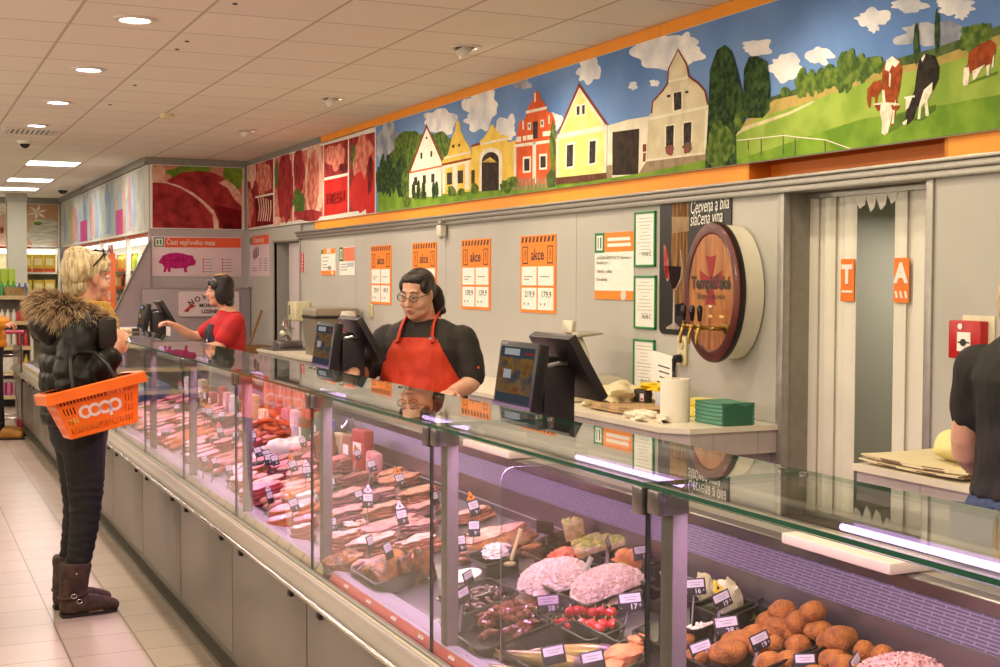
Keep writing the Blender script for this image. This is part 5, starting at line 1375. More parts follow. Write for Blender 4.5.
def fish(x0, y0, x1, y1, th, label, lift=.02):
    a, b_ = on_deck(x0, y0, lift), on_deck(x1, y1, lift); D = b_ - a; L = D.length
    f = thing('smoked_fish', label, 'fish', a, group='smoked fish')
    f.rotation_euler = D.to_track_quat('X', 'Z').to_euler()
    mf = mat('fish_skin', 'b89a5c', .22, .25, col2='7a6444', scale=12, stretch=(.5, 2, 3), coat=.4)
    prof = [(0, .1), (.04, .45), (.12, .8), (.3, 1.0), (.5, .95), (.7, .7), (.85, .42), (.95, .2), (1.0, .14)]
    q = MB(mf); q.ring_loft([[V((L * u, th * .42 * r * math.cos(2 * PI * k / 14), th * .5 * r * math.sin(2 * PI * k / 14))) for k in range(14)] for u, r in prof]); q.build('body', f)
    q = MB(mat('fish_fin', '8a7048', .3)); q.prism([(L * .98, 0, 0), (L * 1.1, .004, th * .4), (L * 1.06, .004, 0), (L * 1.1, .004, -th * .4)], (0, .003, 0)); q.build('tail', f)
    q = MB(mat('fish_gill', '6e5260', .3, .3)); q.ring_loft([[V((L * u, (th * .43 * r + .001) * math.cos(2 * PI * k / 14), (th * .5 * r + .001) * math.sin(2 * PI * k / 14))) for k in range(14)] for u, r in [(-.005, .1), (.04, .46), (.12, .81), (.17, .88)]]); h = q.build('head', f)
    q = MB(M_olive); q.sph((L * .06, -th * .26, th * .12), .006, sub=2); q.sph((L * .06, th * .26, th * .12), .006, sub=2); q.build('eye', h)
    return f
fish(622, 652, 508, 655, .045, 'smoked fish lying in front of the red cherry peppers', .025)
fish(600, 668, 480, 652, .045, 'smoked fish nearest the glass', .02)
fish(560, 690, 476, 664, .045, 'smoked fish at the lower edge behind the price tags', .02)
for i, (px, py, w, h, lb) in enumerate([(625, 668, 44, 20, 'orange breaded piece topmost in the tray by the post'), (640, 652, 26, 14, 'orange breaded piece leaning on the post'), (612, 680, 34, 16, 'orange breaded piece at the lower photo edge')]):
    p = on_deck(px, py); d = dist(p); p.z = deck_z(p.x) + .01
    lay(solo(lump(w * d / FPX, w * d / FPX * .7, h * d / FPX, 80 + i, mat('crumb_orange', 'cf8a50', .6, col2='b8653a', scale=30, bump=.5), .25, freq=2.6), 'breaded_piece', lb, 'breaded meat', group='orange breaded pieces'), p, -YAW)
# serving spoons
def spoon(x0, y0, x1, y1, m, label, r=.006):
    a = on_deck(x0, y0, .05); d = dist(a); b_ = a + CR * ((x1 - x0) * d / FPX) + V((0, 0, 1)) * ((y0 - y1) * d / FPX)
    s = thing('serving_spoon', label, 'spoon', a); D = b_ - a
    q = MB(m); q.tube([V((0, 0, 0)), D * .5, D], [r * .8, r * .8, r], 8, 1.6); q.build('handle', s)
    q = MB(m); q.sph(-D.normalized() * .012, (.02, .014, .008)); q.build('bowl', s); return s
spoon(580, 584, 591, 557, mat('spoon_green', 'a9b49a', .3), 'pale green spoon standing in the white salad')
spoon(511, 560, 521, 529, mat('spoon_cream', 'd6d090', .3), 'cream coloured spoon standing in the white spread tray')
tray(497, 578, .11, .15, .055, 'deep black tray smeared with white spread', fwd=.05)
heap(497, 572, .085, .12, .018, mat('white_spread', 'ecdfd8', .4), 'last of the white spread in the deep black tray', 'white_spread', 'salad', 51, .007, 120, amp=.5, fwd=.05, lift=.04, rz=0)
for px, py, w, lb in ((463, 588, 40, 'white plate rim behind the dark olives, left'), (478, 602, 44, 'white plate at the post below the other')):
    p = on_deck(px, py); d = dist(p); q = MB(mat('plate_white', 'e0d4c8', .3)); q.lathe([(0, 0), (.035, 0), (.055, .012), (.058, .012), (.036, -.003), (0, -.003)], seg=28); p.z += .025; lay(solo(q, 'small_plate', lb, 'plate', group='small plates'), p, 0)
price_tag(548, 603, 546, 640, 'price tag reading 38 in front of the white salad', .060, '38', yaw=.1, roll=.08)
price_tag(630, 601, 622, 636, 'price tag reading 17 beside the post', .060, '17', yaw=.05, roll=.1)
price_tag(642, 552, 640, 580, 'price tag reading 18 above the orange rolls', .052, '18', yaw=.2, roll=.1)
price_tag(552, 528, 548, 556, 'dark price tag seen from behind at the back wall', .055, '', yaw=2.7, roll=.1)
price_tag(611, 545, 606, 590, 'price tag seen edge-on between aspic and salad', .052, '', yaw=1.35, roll=.1)
price_tag(553, 654, 550, 690, 'grey price tag at the lower edge left of its neighbour', .056, '', yaw=.3, roll=.12)
price_tag(592, 660, 590, 692, 'grey price tag at the lower edge in front of the fish', .056, '', yaw=.3, roll=.12)
price_tag(465, 596, 458, 638, 'price tag turned edge-on by the second post, lower one', .052, '', yaw=1.0, roll=.15)
price_tag(469, 578, 465, 612, 'price tag turned edge-on by the second post, upper one', .050, '', yaw=1.1, roll=.1)

# ================= smoked meat between second and third posts
SM = 'piece of smoked meat'
tb = [(470, 524, 46, 16, 'pale', 'pale smoked slice at the post under the orange-clipped tag'), (495, 548, 82, 22, 'pale', 'long pale smoked slab left of the clear divider'), (492, 560, 84, 20, 'gold', 'golden crusted smoked slab below the long pale one'), (538, 556, 46, 14, 'gold', 'brown smoked end piece right of the clear divider'), (463, 552, 30, 16, 'gold', 'small browned smoked piece at the second post'),
      (352, 472, 34, 16, 'dark', 'dark cured piece furthest left at the back'), (372, 464, 34, 10, 'dark', 'thin dark cured slice behind the white-tagged ones'), (392, 476, 48, 14, 'dark', 'reddish cured slab right of the pink-clipped tag'), (358, 490, 34, 18, 'dark', 'deep red cured block below the back slices'), (335, 490, 24, 14, 'dark', 'dark cured end beside the third post'),
      (404, 488, 50, 16, 'tan', 'tan layered bacon stack under the orange-clipped tag'), (392, 484, 26, 14, 'tan', 'small tan bacon slice leaning on the stack'), (416, 505, 46, 18, 'tan', 'tan smoked slab next to the second post, upper'), (350, 506, 48, 18, 'pink', 'rosy smoked slab beside the third post'), (384, 502, 34, 14, 'pink', 'rosy smoked slab behind the white-clipped tag'), (420, 518, 44, 16, 'pink', 'rosy smoked slab next to the second post, middle'),
      (350, 524, 50, 19, 'pink', 'plum-toned smoked slab left of the white-clipped tag'), (382, 520, 40, 16, 'tan', 'tan smoked slab right of the white-clipped tag'), (392, 540, 74, 22, 'pink', 'large plum smoked slab in the middle row'), (358, 538, 26, 16, 'pale', 'pale fatty end of the large plum slab'), (424, 538, 36, 18, 'pink', 'smoked slab next to the second post, lower'),
      (345, 556, 42, 26, 'pale', 'pale bacon lump at the foot of the third post'), (376, 556, 56, 22, 'pale', 'wide pale bacon slab in the front row'), (418, 558, 52, 22, 'pale', 'pale bacon slab with dark gaps by the second post'), (348, 580, 46, 26, 'gold', 'browned bacon block in the black tray by the ledge')]
tray(392, 588, .17, .24, .05, 'black tray of roast rolls in front of the bacon', fwd=.05)
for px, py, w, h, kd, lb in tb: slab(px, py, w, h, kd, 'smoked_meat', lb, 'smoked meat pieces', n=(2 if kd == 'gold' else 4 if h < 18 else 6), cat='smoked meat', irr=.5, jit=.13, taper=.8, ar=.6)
# netted roast roll with open end
p = on_deck(392, 585); d = dist(p); r = thing('roast_roll', 'golden netted roast roll with open end in the front black tray', 'smoked meat', p + V((0, .05, .03)))
r.rotation_euler = (0, -DS, -YAW + .9)
q = MB(MT['gold'][0])
R0 = 17 * d / FPX
q.ring_loft([[V((x, R0 * s * (1 + .08 * noise.noise(V((x * 30, k, 2)))) * math.cos(2 * PI * k / 20), R0 * s * (1 + .08 * math.sin(x * 190)) * math.sin(2 * PI * k / 20))) for k in range(20)] for x, s in [(-.075, .35), (-.07, .8), (-.05, 1), (-.02, 1.04), (.02, 1.05), (.05, 1.0), (.068, .85), (.066, .55), (.05, .5)]]); q.build('meat', r)
q = MB(mat('roast_core', '6a2e1c', .4)); q.lathe([(0, .052), (R0 * .5, .052), (R0 * .5, .05), (0, .05)], rot=Matrix.Rotation(PI / 2, 4, 'Y')); q.build('core', r)
slab(420, 585, 40, 30, 'gold', 'roast_piece', 'dark browned roast piece at the right corner of the front tray', n=1, cat='smoked meat', irr=.25)
slab(372, 580, 44, 20, 'pink', 'roast_piece', 'grey-plum roast slice at the left of the front tray', n=2, cat='smoked meat', irr=.25)
TG = [(358, 455, 350, 484, .036, 'o', 'slim price tag with orange clip at the very back of the smoked meat', .5, .25), (372, 466, 366, 498, .042, 'p', 'price tag with pink clip in the dark cured meat', .35, .25), (400, 480, 394, 512, .042, 'o', 'price tag with orange clip in the tan bacon stack', .4, .25), (331, 484, 329, 508, .042, 'o', 'price tag with orange clip half hidden by the third post, upper', .3, .15),
      (359, 496, 354, 518, .038, None, 'small plain price tag left of the white-clipped one', .4, .25), (368, 500, 366, 538, .046, 'w', 'price tag with white clip in the middle of the smoked meat', .05, .0), (402, 517, 394, 552, .046, 'w', 'price tag with white clip on the large plum slab', .25, .18), (332, 524, 330, 548, .042, 'o', 'price tag with orange clip half hidden by the third post, lower', .3, .1),
      (372, 544, 367, 578, .046, None, 'grey price tag edge-on above the front tray, left', 1.1, .1), (391, 552, 381, 590, .046, None, 'grey price tag edge-on above the roast roll, right', 1.0, .2), (474, 508, 466, 545, .046, 'o', 'price tag with orange clip right of the second post', .3, .25), (474, 528, 472, 556, .046, None, 'plain price tag under the orange-clipped one by the second post', .05, .05), (460, 543, 457, 570, .046, None, 'price tag mostly hidden behind the second post', .2, .1), (434, 498, 434, 525, .042, 'p', 'pale pink clipped tag beside the second post, seen through glass', 1.0, 0)]
for cx, cy, bx, by, w, tp, lb, yw, rl in TG: price_tag(cx, cy, bx, by, lb, w, '' if yw > .9 else '9', tp, yw, rl)

# wrapped joint with a red clip near the third post
M_wrap = glass_mat('cling_film', 'f6f0f4', .12)
slab(328, 470, 26, 40, 'gold', 'wrapped_joint', 'brown wrapped joint standing behind the third post', n=3, cat='smoked meat', irr=.15)
w_ = thing('wrapped_bag', 'clear crumpled bag with red clip behind the third post', 'bag', on_deck(348, 462) + V((.06, .1, .02)))
q = MB(M_wrap); q.sph((0, 0, .07), (.07, .07, .08), sub=3, amp=.5, freq=3); q.build('bag', w_); q = MB(flat('d02030')); q.sph((-.05, -.05, .03), (.022, .012, .012)); q.build('clip', w_)
# long metal pan at the back of this module
q = MB(mat('pan_grey', 'a89c9a', .3, .5)); q.b(XBK - .20, 3.05, deck_z(XBK) + .02, XBK - .03, 3.55, deck_z(XBK) + .10, .015); 

# ================= ham module between third and fourth posts
hb = [(262, 506, 48, 24, 'ham', 5, 'tall stack of pink ham slices beside the fourth post'), (296, 480, 34, 14, 'ham', 4, 'small ham stack at the back by the third post'), (300, 494, 34, 14, 'hamo', 3, 'ham stack under the white-clipped tag'), (292, 520, 56, 18, 'hamo', 2, 'flat orange-rinded ham with the orange-clipped tag'), (284, 530, 36, 16, 'hamo', 2, 'single thick ham cut at the ledge'), (306, 530, 26, 14, 'ham', 2, 'ham cut half hidden behind the third post'), (303, 544, 26, 20, 'pale', 3, 'pale bacon by the ledge at the third post'), (306, 504, 22, 12, 'white', 2, 'white rimmed slice stack at the third post'), (262, 492, 40, 12, 'ham', 3, 'upper red-edged ham slices by the fourth post')]
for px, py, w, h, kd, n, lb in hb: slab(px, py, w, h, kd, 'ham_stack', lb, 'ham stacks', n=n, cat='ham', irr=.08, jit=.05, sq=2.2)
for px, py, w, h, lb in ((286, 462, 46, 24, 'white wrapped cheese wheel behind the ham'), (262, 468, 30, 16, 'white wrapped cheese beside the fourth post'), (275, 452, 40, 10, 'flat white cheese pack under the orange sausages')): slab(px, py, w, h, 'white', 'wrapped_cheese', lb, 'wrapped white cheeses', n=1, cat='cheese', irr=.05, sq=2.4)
for px, py, w, h, lb in ((255, 477, 26, 14, 'black packet near the fourth post, rear'), (252, 486, 22, 8, 'flat black packet near the fourth post, front')):
    p = on_deck(px, py); d = dist(p); q = MB(M_tray); q.box((0, 0, h * d / FPX / 2), (w * d / FPX, w * d / FPX * .6, h * d / FPX), None, .006); lay(solo(q, 'black_packet', lb, 'packet'), p, -YAW)
# orange ring sausages heaped against the back wall
M_saus = mat('sausage_orange', 'd0662a', .3, col2='a8441c', scale=20, coat=.4); M_saus2 = mat('sausage_pale', 'd89a80', .3, col2='bf7a62', scale=20, coat=.3); M_saus3 = mat('sausage_red', 'a83c30', .3, col2='7c2a24', scale=20, coat=.3)
def ring_saus(R=.05, r=.014, m=None):
    q = MB(m or M_saus); q.tube([(R * math.cos(a), R * math.sin(a), r) for a in [i * 5.6 / 18 for i in range(19)]], [r * .5] + [r] * 17 + [r * .5], 8); return q
rg = None; rr = random.Random(4); SPOT = ['topmost', 'front left', 'front right', 'rear left', 'rear right', 'lowest']
for k in range(16):
    px, py = 258 + (k % 6) * 8 + rr.uniform(-3, 3), 452 - (k // 6) * 2
    p = on_deck(px, py); p += V((.06 + rr.uniform(-.04, .05), .12 + rr.uniform(-.05, .05), 0)); p.z = deck_z(p.x) + .02 + .035 * (k // 6) + .01 * (k % 2)
    if rg is None: rg = solo(ring_saus(), 'ring_sausage', 'orange ring sausage in the heap seen behind the basket reflection', 'sausage', p, (.2, .1, 0), 'orange ring sausages')
    else: dup(rg, p, (rr.uniform(-.5, .5), rr.uniform(-.5, .5), rr.uniform(0, 6)))
for cx, cy, bx, by, w, tp, lb, yw, rl in [(253, 437, 251, 462, .042, None, 'black and white price tag right beside the fourth post', .05, 0), (258, 452, 253, 480, .042, None, 'price tag leaning over the black packet', .5, .25), (267, 455, 262, 482, .042, None, 'price tag left of an overlapping pair by the cheese', .35, .2), (275, 460, 271, 486, .042, None, 'price tag right of an overlapping pair by the cheese', .35, .2),
                                          (293, 466, 288, 492, .044, 'o', 'price tag with orange clip in front of the cheese wheel', .35, .3), (307, 472, 304, 500, .044, 'w', 'price tag with white clip by the third post', .3, .1), (303, 442, 300, 465, .040, None, 'price tag between cheese wheel and third post', .5, .2), (271, 498, 266, 520, .044, 'w', 'pale edge-on price tag in the tall ham stack', 1.05, .1), (294, 505, 290, 530, .046, 'o', 'price tag with orange clip in the flat ham', .6, .3)]:
    price_tag(cx, cy, bx, by, lb, w, '' if yw > .9 else '8', tp, yw, rl)

# ================= further modules: sausages, packs and cold cuts
def sausage(L, r, m, seed):
    rr = random.Random(seed); b_ = rr.uniform(-.2, .2) * L; q = MB(m)
    q.tube([(L * (u - .5), b_ * (1 - (2 * u - 1) ** 2), r) for u in [0, .03, .1, .25, .5, .75, .9, .97, 1]], [r * .25, r * .7, r * .95, r, r, r, r * .95, r * .7, r * .25], 10); return q
rr = random.Random(21)
WHERE = {4: 'between fourth and fifth posts', 5: 'between fifth and sixth posts', 6: 'beside the hanging basket', 7: 'at the far glass end'}
for mod in range(4, 8):
    yb0 = J0 + mod - 1 + .0
    # rows of linked sausages near the front
    mm_ = [M_saus2, M_saus3, M_saus, M_saus2][mod - 4]
    protos = solo(sausage(.16, .016, mm_, mod), 'sausage', '%s sausage in the row laid out %s' % (['pale pink', 'dark red', 'orange', 'rosy'][mod - 4], WHERE[mod]), 'sausage', (0, 0, 0), None, 'sausages ' + WHERE[mod])
    n = 0
    for k in range(14):
        x = 1.40 + .06 * (k % 3) + rr.uniform(-.01, .01); y = yb0 + .12 + .06 * (k // 3 * 1.0) + rr.uniform(-.01, .01)
        o = protos if k == 0 else dup(protos, (0, 0, 0)); lay(o, V((x, y, deck_z(x) + .016 * (k % 2))), rr.uniform(-.3, .3))
    for k in range(15):
        x = 1.40 + .15 * (k % 3) + rr.uniform(-.03, .03); y = yb0 + .42 + .125 * (k // 3) + rr.uniform(-.02, .02)
        kd = ['ham', 'hamo', 'pink', 'dark', 'pale', 'ham'][(k + mod) % 6]
        q = slices(rr.uniform(.12, .18), rr.uniform(.09, .13), 4, .014, mod * 10 + k, kd, .1, .92, .05, 2.3)
        lay(solo(q, 'cold_cut_stack', '%s cold cut stack, %s along the deck %s' % ({'ham': 'pink', 'hamo': 'orange-edged', 'pink': 'rosy', 'dark': 'dark red', 'pale': 'pale'}[kd], ORD[k], WHERE[mod]), 'cold cuts', None, None, 'cold cuts ' + WHERE[mod]), V((x, y, deck_z(x))), rr.uniform(-.5, .5))
    # upright packs along the back wall
    cols = [('red', 'a8242c'), ('white', 'd8ccd0'), ('blue', '4a5aa0'), ('brown', '8a5a3c'), ('pink', 'd08a98'), ('green', '4a6a48'), ('cream', 'd8c8a0')]
    for k in range(6):
        nm, cx_ = cols[(k * 3 + mod) % 7]; w_, h_ = rr.uniform(.08, .13), rr.uniform(.10, .2); y = yb0 + .10 + .15 * k
        q = MB(mat('pack_' + nm, cx_, .35, amt=.15, scale=14)); q.box((0, 0, h_ / 2), (.05, w_, h_), None, .012); q.use(W_); q.box((-.0255, 0, h_ * .55), (.001, w_ * .6, h_ * .3))
        solo(q, 'food_pack', '%s food pack at the back wall, %s %s' % (nm, ORD[k], WHERE[mod]), 'food pack', (1.77, y, deck_z(1.74) + .01), (0, 0, rr.uniform(-.2, .2)), 'packs ' + WHERE[mod])
# more tags along the far modules
for i, (mod, y_) in enumerate([(4, .62), (4, .30), (5, .25), (5, .58), (5, .85), (6, .3), (6, .7), (7, .4), (7, .8)]):
    x = (1.46, 1.62, 1.54)[i % 3]; yy = J0 + (mod - 1) + y_
    v = V((x, yy, deck_z(x))) - CAM; w_ = v.dot(_f); bx_, by_ = 500 + FPX * v.dot(CR) / w_, 333.5 - FPX * v.dot(CU) / w_
    price_tag(bx_ + 2, by_ - 24, bx_, by_, 'small price tag among the cold cuts %s, %s of that row' % (WHERE[mod], ['front', 'rear', 'middle'][i % 3]), .044, '5', (None, 'o', None, 'p')[i % 4], rr.uniform(.1, .6), .15)
# hanging sausages on a rack
rk = thing('sausage_rack', 'steel rack rail holding hanging pink sausages deep in the counter', 'rack', (1.78, 6.45, 0))
q = MB(M_steel); q.cyl((0, -.45, 1.06), (0, .45, 1.06), .006); q.build('rail', rk)
for s in (-.45, .45): q = MB(M_steel); q.cyl((0, s, .74), (0, s, 1.06), .006); q.build('upright', rk)
hs = None
for k in range(11):
    p = (1.775, 6.06 + .078 * k, 1.052)
    if hs is None:
        q = MB(M_saus2); q.tube([(0, 0, 0), (0, 0, -.02), (0, 0, -.04), (0, 0, -.12), (.005, 0, -.19), (.005, 0, -.21)], [.002, .003, .015, .018, .016, .004], 10)
        hs = solo(q, 'hanging_sausage', 'pink sausage hanging from the rack rail', 'sausage', p, (0, 0, 0), 'hanging sausages')
    else: dup(hs, p, (0, rr.uniform(-.08, .08), rr.uniform(0, 6)))
for cx, cy, bx, by, w, tp, lb, yw, rl in [(209, 413, 206, 438, .046, 'o', 'price tag with orange clip left of the fourth post', .2, .1), (222, 416, 219, 440, .046, None, 'white price tag seen against the basket reflection', .1, .05), (205, 461, 202, 486, .042, None, 'edge-on price tag between fourth and fifth posts, left', 1.0, .15), (215, 463, 211, 488, .042, None, 'edge-on price tag between fourth and fifth posts, right', 1.0, .15), (229, 470, 227, 492, .042, None, 'dark price tag at the foot of the fourth post', .7, .1), (236, 436, 235, 460, .042, None, 'price tag just behind the fourth post', .2, .1), (166, 432, 163, 452, .05, None, 'greenish price tag between fifth and sixth posts', .1, .05), (214, 418, 212, 436, .04, 'p', 'pink clipped price tag among the red packs', .3, .1)]:
    price_tag(cx, cy, bx, by, lb, w, '5' if yw < .9 else '', tp, yw, rl)
# goods in the low open end of the counter
for k in range(8):
    y = 9.4 + .62 * k; q = MB(mat(['box_blue', 'box_white', 'box_red'][k % 3], ['5a6a94', 'cfc8c4', '94404a'][k % 3], .5)); q.box((0, 0, .05), (.3, .4, .10), None, .008)
    q.use(W_); q.box((-.05, 0, .1005), (.1, .25, .001))
    lay(solo(q, 'frozen_box', '%s box lying in the low open end of the counter, %s from the glass' % (['blue', 'white', 'red'][k % 3], ORD[k]), 'box', None, None, 'boxes in the low counter end'), V((1.58, y, deck_z(1.58) + .004)), 0)

# cutting boards
board('white cutting board lying on the counter worktop, nearest the camera', 2.07, 2.43, M_cb, 1.81, 2.04, .9375)
board('thick white cutting board lying on the worktop below the near monitor', 3.93, 4.32, M_cb, 1.83, 2.02)
board('thin cream cutting board behind the white one near the monitor', 4.0, 4.42, mat('board_cream', 'd8c49c', .5), 2.03, 2.15)
# ------------------------------------------------------------------ dual-screen scales on the counter
M_mon = mat('monitor_black', '141216', .35, amt=.1); M_mond = mat('monitor_back', '1f191d', .45, amt=.1)
def monitor(y, label, first=None):
    """customer screen towards the aisle, operator screen towards the staff"""
    if first: return dup(first, (1.95, y, .938), None, label)
    r = thing('dual_screen_scale', label, 'till display', (1.95, y, .938), (0, 0, 0), 'dual-screen tills on the counter')
    q = MB(M_mond); q.b(.04, -.07, 0, .16, .07, .30, .01); q.b(.0, -.1, -.0, .2, .1, .02, .005); q.build('stand', r)
    q = MB(M_mond); q.box((.06, 0, .28), (.10, .10, .10), None, .01); q.build('housing', r)
    Rc = Matrix.Translation((-.015, 0, .262)) @ Matrix.Rotation(math.radians(8), 4, 'Y')
    q = MB(M_mon); q.box((.0, 0, 0), (.045, .305, .235), None, .008); q.xform(Rc); c = q.build('customer_display', r)
    q = MB(mat('lilac_trim', '4a3a5c', .4)); q.b(-.024, -.152, -.118, -.022, .152, -.098, .001); q.xform(Rc); q.build('bottom_trim', c)
    scr = MB(); k = N('screen_picture'); tc = k.n('ShaderNodeTexCoord'); nz = k.n('ShaderNodeTexNoise', {'Vector': tc.outputs['Generated'], 'Scale': 3.5, 'Detail': 3.0})
    cr = k.n('ShaderNodeValToRGB', {0: nz.outputs[0]}); e = cr.color_ramp; e.elements[0].position = .35; e.elements[0].color = (*lin('5a6068'), 1); e.elements[1].position = .65; e.elements[1].color = (*lin('9a5a3c'), 1); x = e.elements.new(.5); x.color = (*lin('b0884a'), 1)
    em = k.n('ShaderNodeEmission', {0: cr.outputs[0], 1: .27}); gl = k.n('ShaderNodeBsdfGlossy', {'Roughness': .08}); mx = k.n('ShaderNodeMixShader', {0: .08, 1: em.outputs[0], 2: gl.outputs[0]})
    M_s = k.done(mx.outputs[0])
    scr.use(M_s).b(-.0238, -.132, -.062, -.0228, .132, .062); scr.use(emis('screen_bar', '7c8896', .14)); scr.b(-.0238, -.132, -.092, -.0228, .132, -.062); scr.b(-.0238, -.132, .062, -.0228, .132, .098)
    scr.use(emis('screen_red', 'b03a34', .4)); scr.b(-.0243, -.13, .075, -.0238, -.06, .082); scr.use(emis('screen_white', 'e6e6e6', .32)); scr.b(-.0243, .03, -.01, -.0238, .09, .02); scr.b(-.0243, -.02, .07, -.0238, .1, .092); scr.xform(Rc); scr.build('screen', c)
    q = MB(mat('bezel_mark', '8a8a90', .4)); q.b(-.0232, .09, .105, -.0225, .14, .111); q.xform(Rc); q.build('bezel_mark', c)
    Ro = Matrix.Translation((.165, 0, .295)) @ Matrix.Rotation(math.radians(-31), 4, 'Y')
    q = MB(M_mond); q.box((0, 0, 0), (.035, .31, .25), None, .006); q.xform(Ro); o = q.build('operator_display', r)
    q = MB(emis('operator_screen', 'a8b4c0', .3)); q.b(.0178, -.135, -.10, .0186, .135, .10); q.xform(Ro); q.build('screen', o)
    q = MB(M_steel); q.tube([(.05, -.06, .30), (.09, -.08, .31), (.13, -.06, .305)], .008, 6); q.build('hinge', r)
    return r
m0 = monitor(4.06, 'dual-screen till nearest the camera with a food picture on its display')
monitor(6.28, 'dual-screen till in front of the clerk with glasses', m0)
monitor(11.55, 'dual-screen till in front of the clerk in red', m0)

# ------------------------------------------------------------------ worktables along the wall
M_tile = None
k = N('table_tiles'); tc = k.n('ShaderNodeTexCoord'); s3 = k.n('ShaderNodeSeparateXYZ', {0: tc.outputs['Object']})
def fr_(o, p): 
    u = k.math('FRACT', k.math('MULTIPLY_ADD', o, 1 / p, .37)); return k.math('LESS_THAN', u, .012)
ln_ = k.math('MAXIMUM', fr_(s3.outputs[1], .34), fr_(s3.outputs[0], .255))
nz = k.n('ShaderNodeTexNoise', {'Vector': tc.outputs['Object'], 'Scale': 14.0, 'Detail': 5.0})
p_ = k.n('ShaderNodeBsdfPrincipled', {'Base Color': k.mix(ln_, k.mix(nz.outputs[0], lin('c2b9b2'), lin('a89f9c')), lin('75706c')), 'Roughness': .35}); M_tile = k.done(p_.outputs[0])
M_top = mat('table_top', 'e0d8c4', .3, scale=6, amt=.06)
def worktable(pts, label):
    r = thing('worktable', label, 'worktable', (0, 0, 0))
    q = MB(M_top); q.prism([(x, y, .815) for x, y in pts], (0, 0, .025)); q.build('top', r, smooth=False)
    cx = sum(p[0] for p in pts) / len(pts); cy = sum(p[1] for p in pts) / len(pts)
    ins = [(x + (.012 if x < cx else 0), y + (.012 if y < cy else -.012)) for x, y in pts]
    q = MB(M_tile); q.prism([(x, y, .705) for x, y in ins], (0, 0, .11)); q.build('tiled_fascia', r, smooth=False)
    ins = [(x + (.10 if x < cx else 0), y + (.06 if y < cy else -.06)) for x, y in pts]
    q = MB(M_wallfar); q.prism([(x, y, 0) for x, y in ins], (0, 0, .705)); q.build('cabinet', r, smooth=False)
    return r
worktable([(3.25, 5.30), (3.25, 12.9), (3.845, 12.9), (3.845, 5.185), (3.34, 5.185)], 'long worktable with tiled edge along the grey wall')
worktable([(3.28, 1.2), (3.28, 3.97), (3.845, 3.97), (3.845, 1.2)], 'worktable with tiled edge right of the strip curtain')

ZT = .8405
# papers and cloth on the near worktable
def paper_stack(label, pts, n, m1, m2, seed, curl=0.0, z=ZT):
    rr = random.Random(seed); q = MB(m1); zz = z
    cx = sum(p[0] for p in pts) / len(pts); cy = sum(p[1] for p in pts) / len(pts)
    rings = []
    for i in range(n):
        s = rr.uniform(.94, 1.03); a = rr.uniform(-.03, .03); ox, oy = rr.uniform(-.012, .012), rr.uniform(-.012, .012)
        def tr(x, y, h): 
            dx, dy = x - cx, y - cy; return V((cx + s * (dx * math.cos(a) - dy * math.sin(a)) + ox, cy + s * (dx * math.sin(a) + dy * math.cos(a)) + oy, h + curl * (dx * dx + dy * dy)))
        dense = []
        for (xa, ya), (xb, yb) in zip(pts, pts[1:] + pts[:1]):
            for k in range(5): dense.append((xa + (xb - xa) * k / 5, ya + (yb - ya) * k / 5))
        rings += [[tr(x, y, zz) for x, y in dense], [tr(x, y, zz + .005) for x, y in dense]]; zz += .006
    q.ring_loft(rings); q.use(m2); q.bm.normal_update()
    for f in q.bm.faces:
        if abs(f.normal.z) < .5 and f.index % 2: f.material_index = q.i
    return solo(q, 'paper_stack', label, 'paper')
M_pap = mat('paper_cream', 'd9cda6', .7, amt=.06); M_papd = mat('paper_edge', '8a7258', .7, amt=.2)
paper_stack('stack of brown wrapping paper beside the strip curtain', [(3.31, 3.42), (3.31, 3.95), (3.68, 3.95), (3.68, 3.42)], 5, M_pap, M_papd, 3, .10)
paper_stack('stack of brown wrapping paper behind the near monitor', [(3.38, 5.72), (3.38, 6.22), (3.74, 6.22), (3.74, 5.72)], 6, mat('paper_brown', 'b8976a', .7, amt=.1), M_papd, 5, .05)
def crumple(label, c, r, m, seed, name='paper_sheet', cat='paper', amp=.7):
    q = MB(m); q.sph((0, 0, r[2] * .5), r, sub=4, amp=amp, freq=2.4, seed=seed)
    for v in q.bm.verts: v.co.z = max(v.co.z, .0)
    return solo(q, name, label, cat, c)
crumple('crumpled cream wrapping sheet on the brown paper stack', (3.58, 6.28, ZT + .0), (.16, .2, .075), M_pap, 4)
crumple('crumpled white sheet hanging over the table edge in front of the paper roll', (3.36, 5.62, ZT), (.06, .15, .03), mat('sheet_white', 'e2dac2', .7), 6)
q = MB(mat('cloth_yellow', 'e6dc96', .8, amt=.08, scale=60))
q.ring_loft([[V((-.11 + .22 * u, (.065 * (1 + .1 * math.sin(9 * u))) * math.cos(2 * PI * k / 26) * (1 + .12 * math.sin(3 * 2 * PI * k / 26 + 4 * u)), .052 + (.05 * (1 + .08 * math.sin(7 * u + 1))) * math.sin(2 * PI * k / 26) * (1 + .10 * math.sin(4 * 2 * PI * k / 26 + 2 * u)))) for k in range(26)] for u in [0, .04, .12, .25, .4, .6, .8, .93, 1]])
solo(q, 'yellow_cloth', 'folded pale yellow cloth on the worktable beside the clerk in the dark shirt', 'cloth', (3.47, 3.60, ZT + .036), (0, 0, 1.2))
q = MB(mat('orange_handle', 'ee9a1c', .4)); q.box((0, 0, .012), (.05, .10, .024), None, .006); q.use(M_dark); q.box((.0, .0, .0245), (.02, .06, .001)); solo(q, 'orange_sponge', 'small orange block in front of the yellow cloth', 'sponge', (3.33, 3.33, ZT), (0, 0, .1))
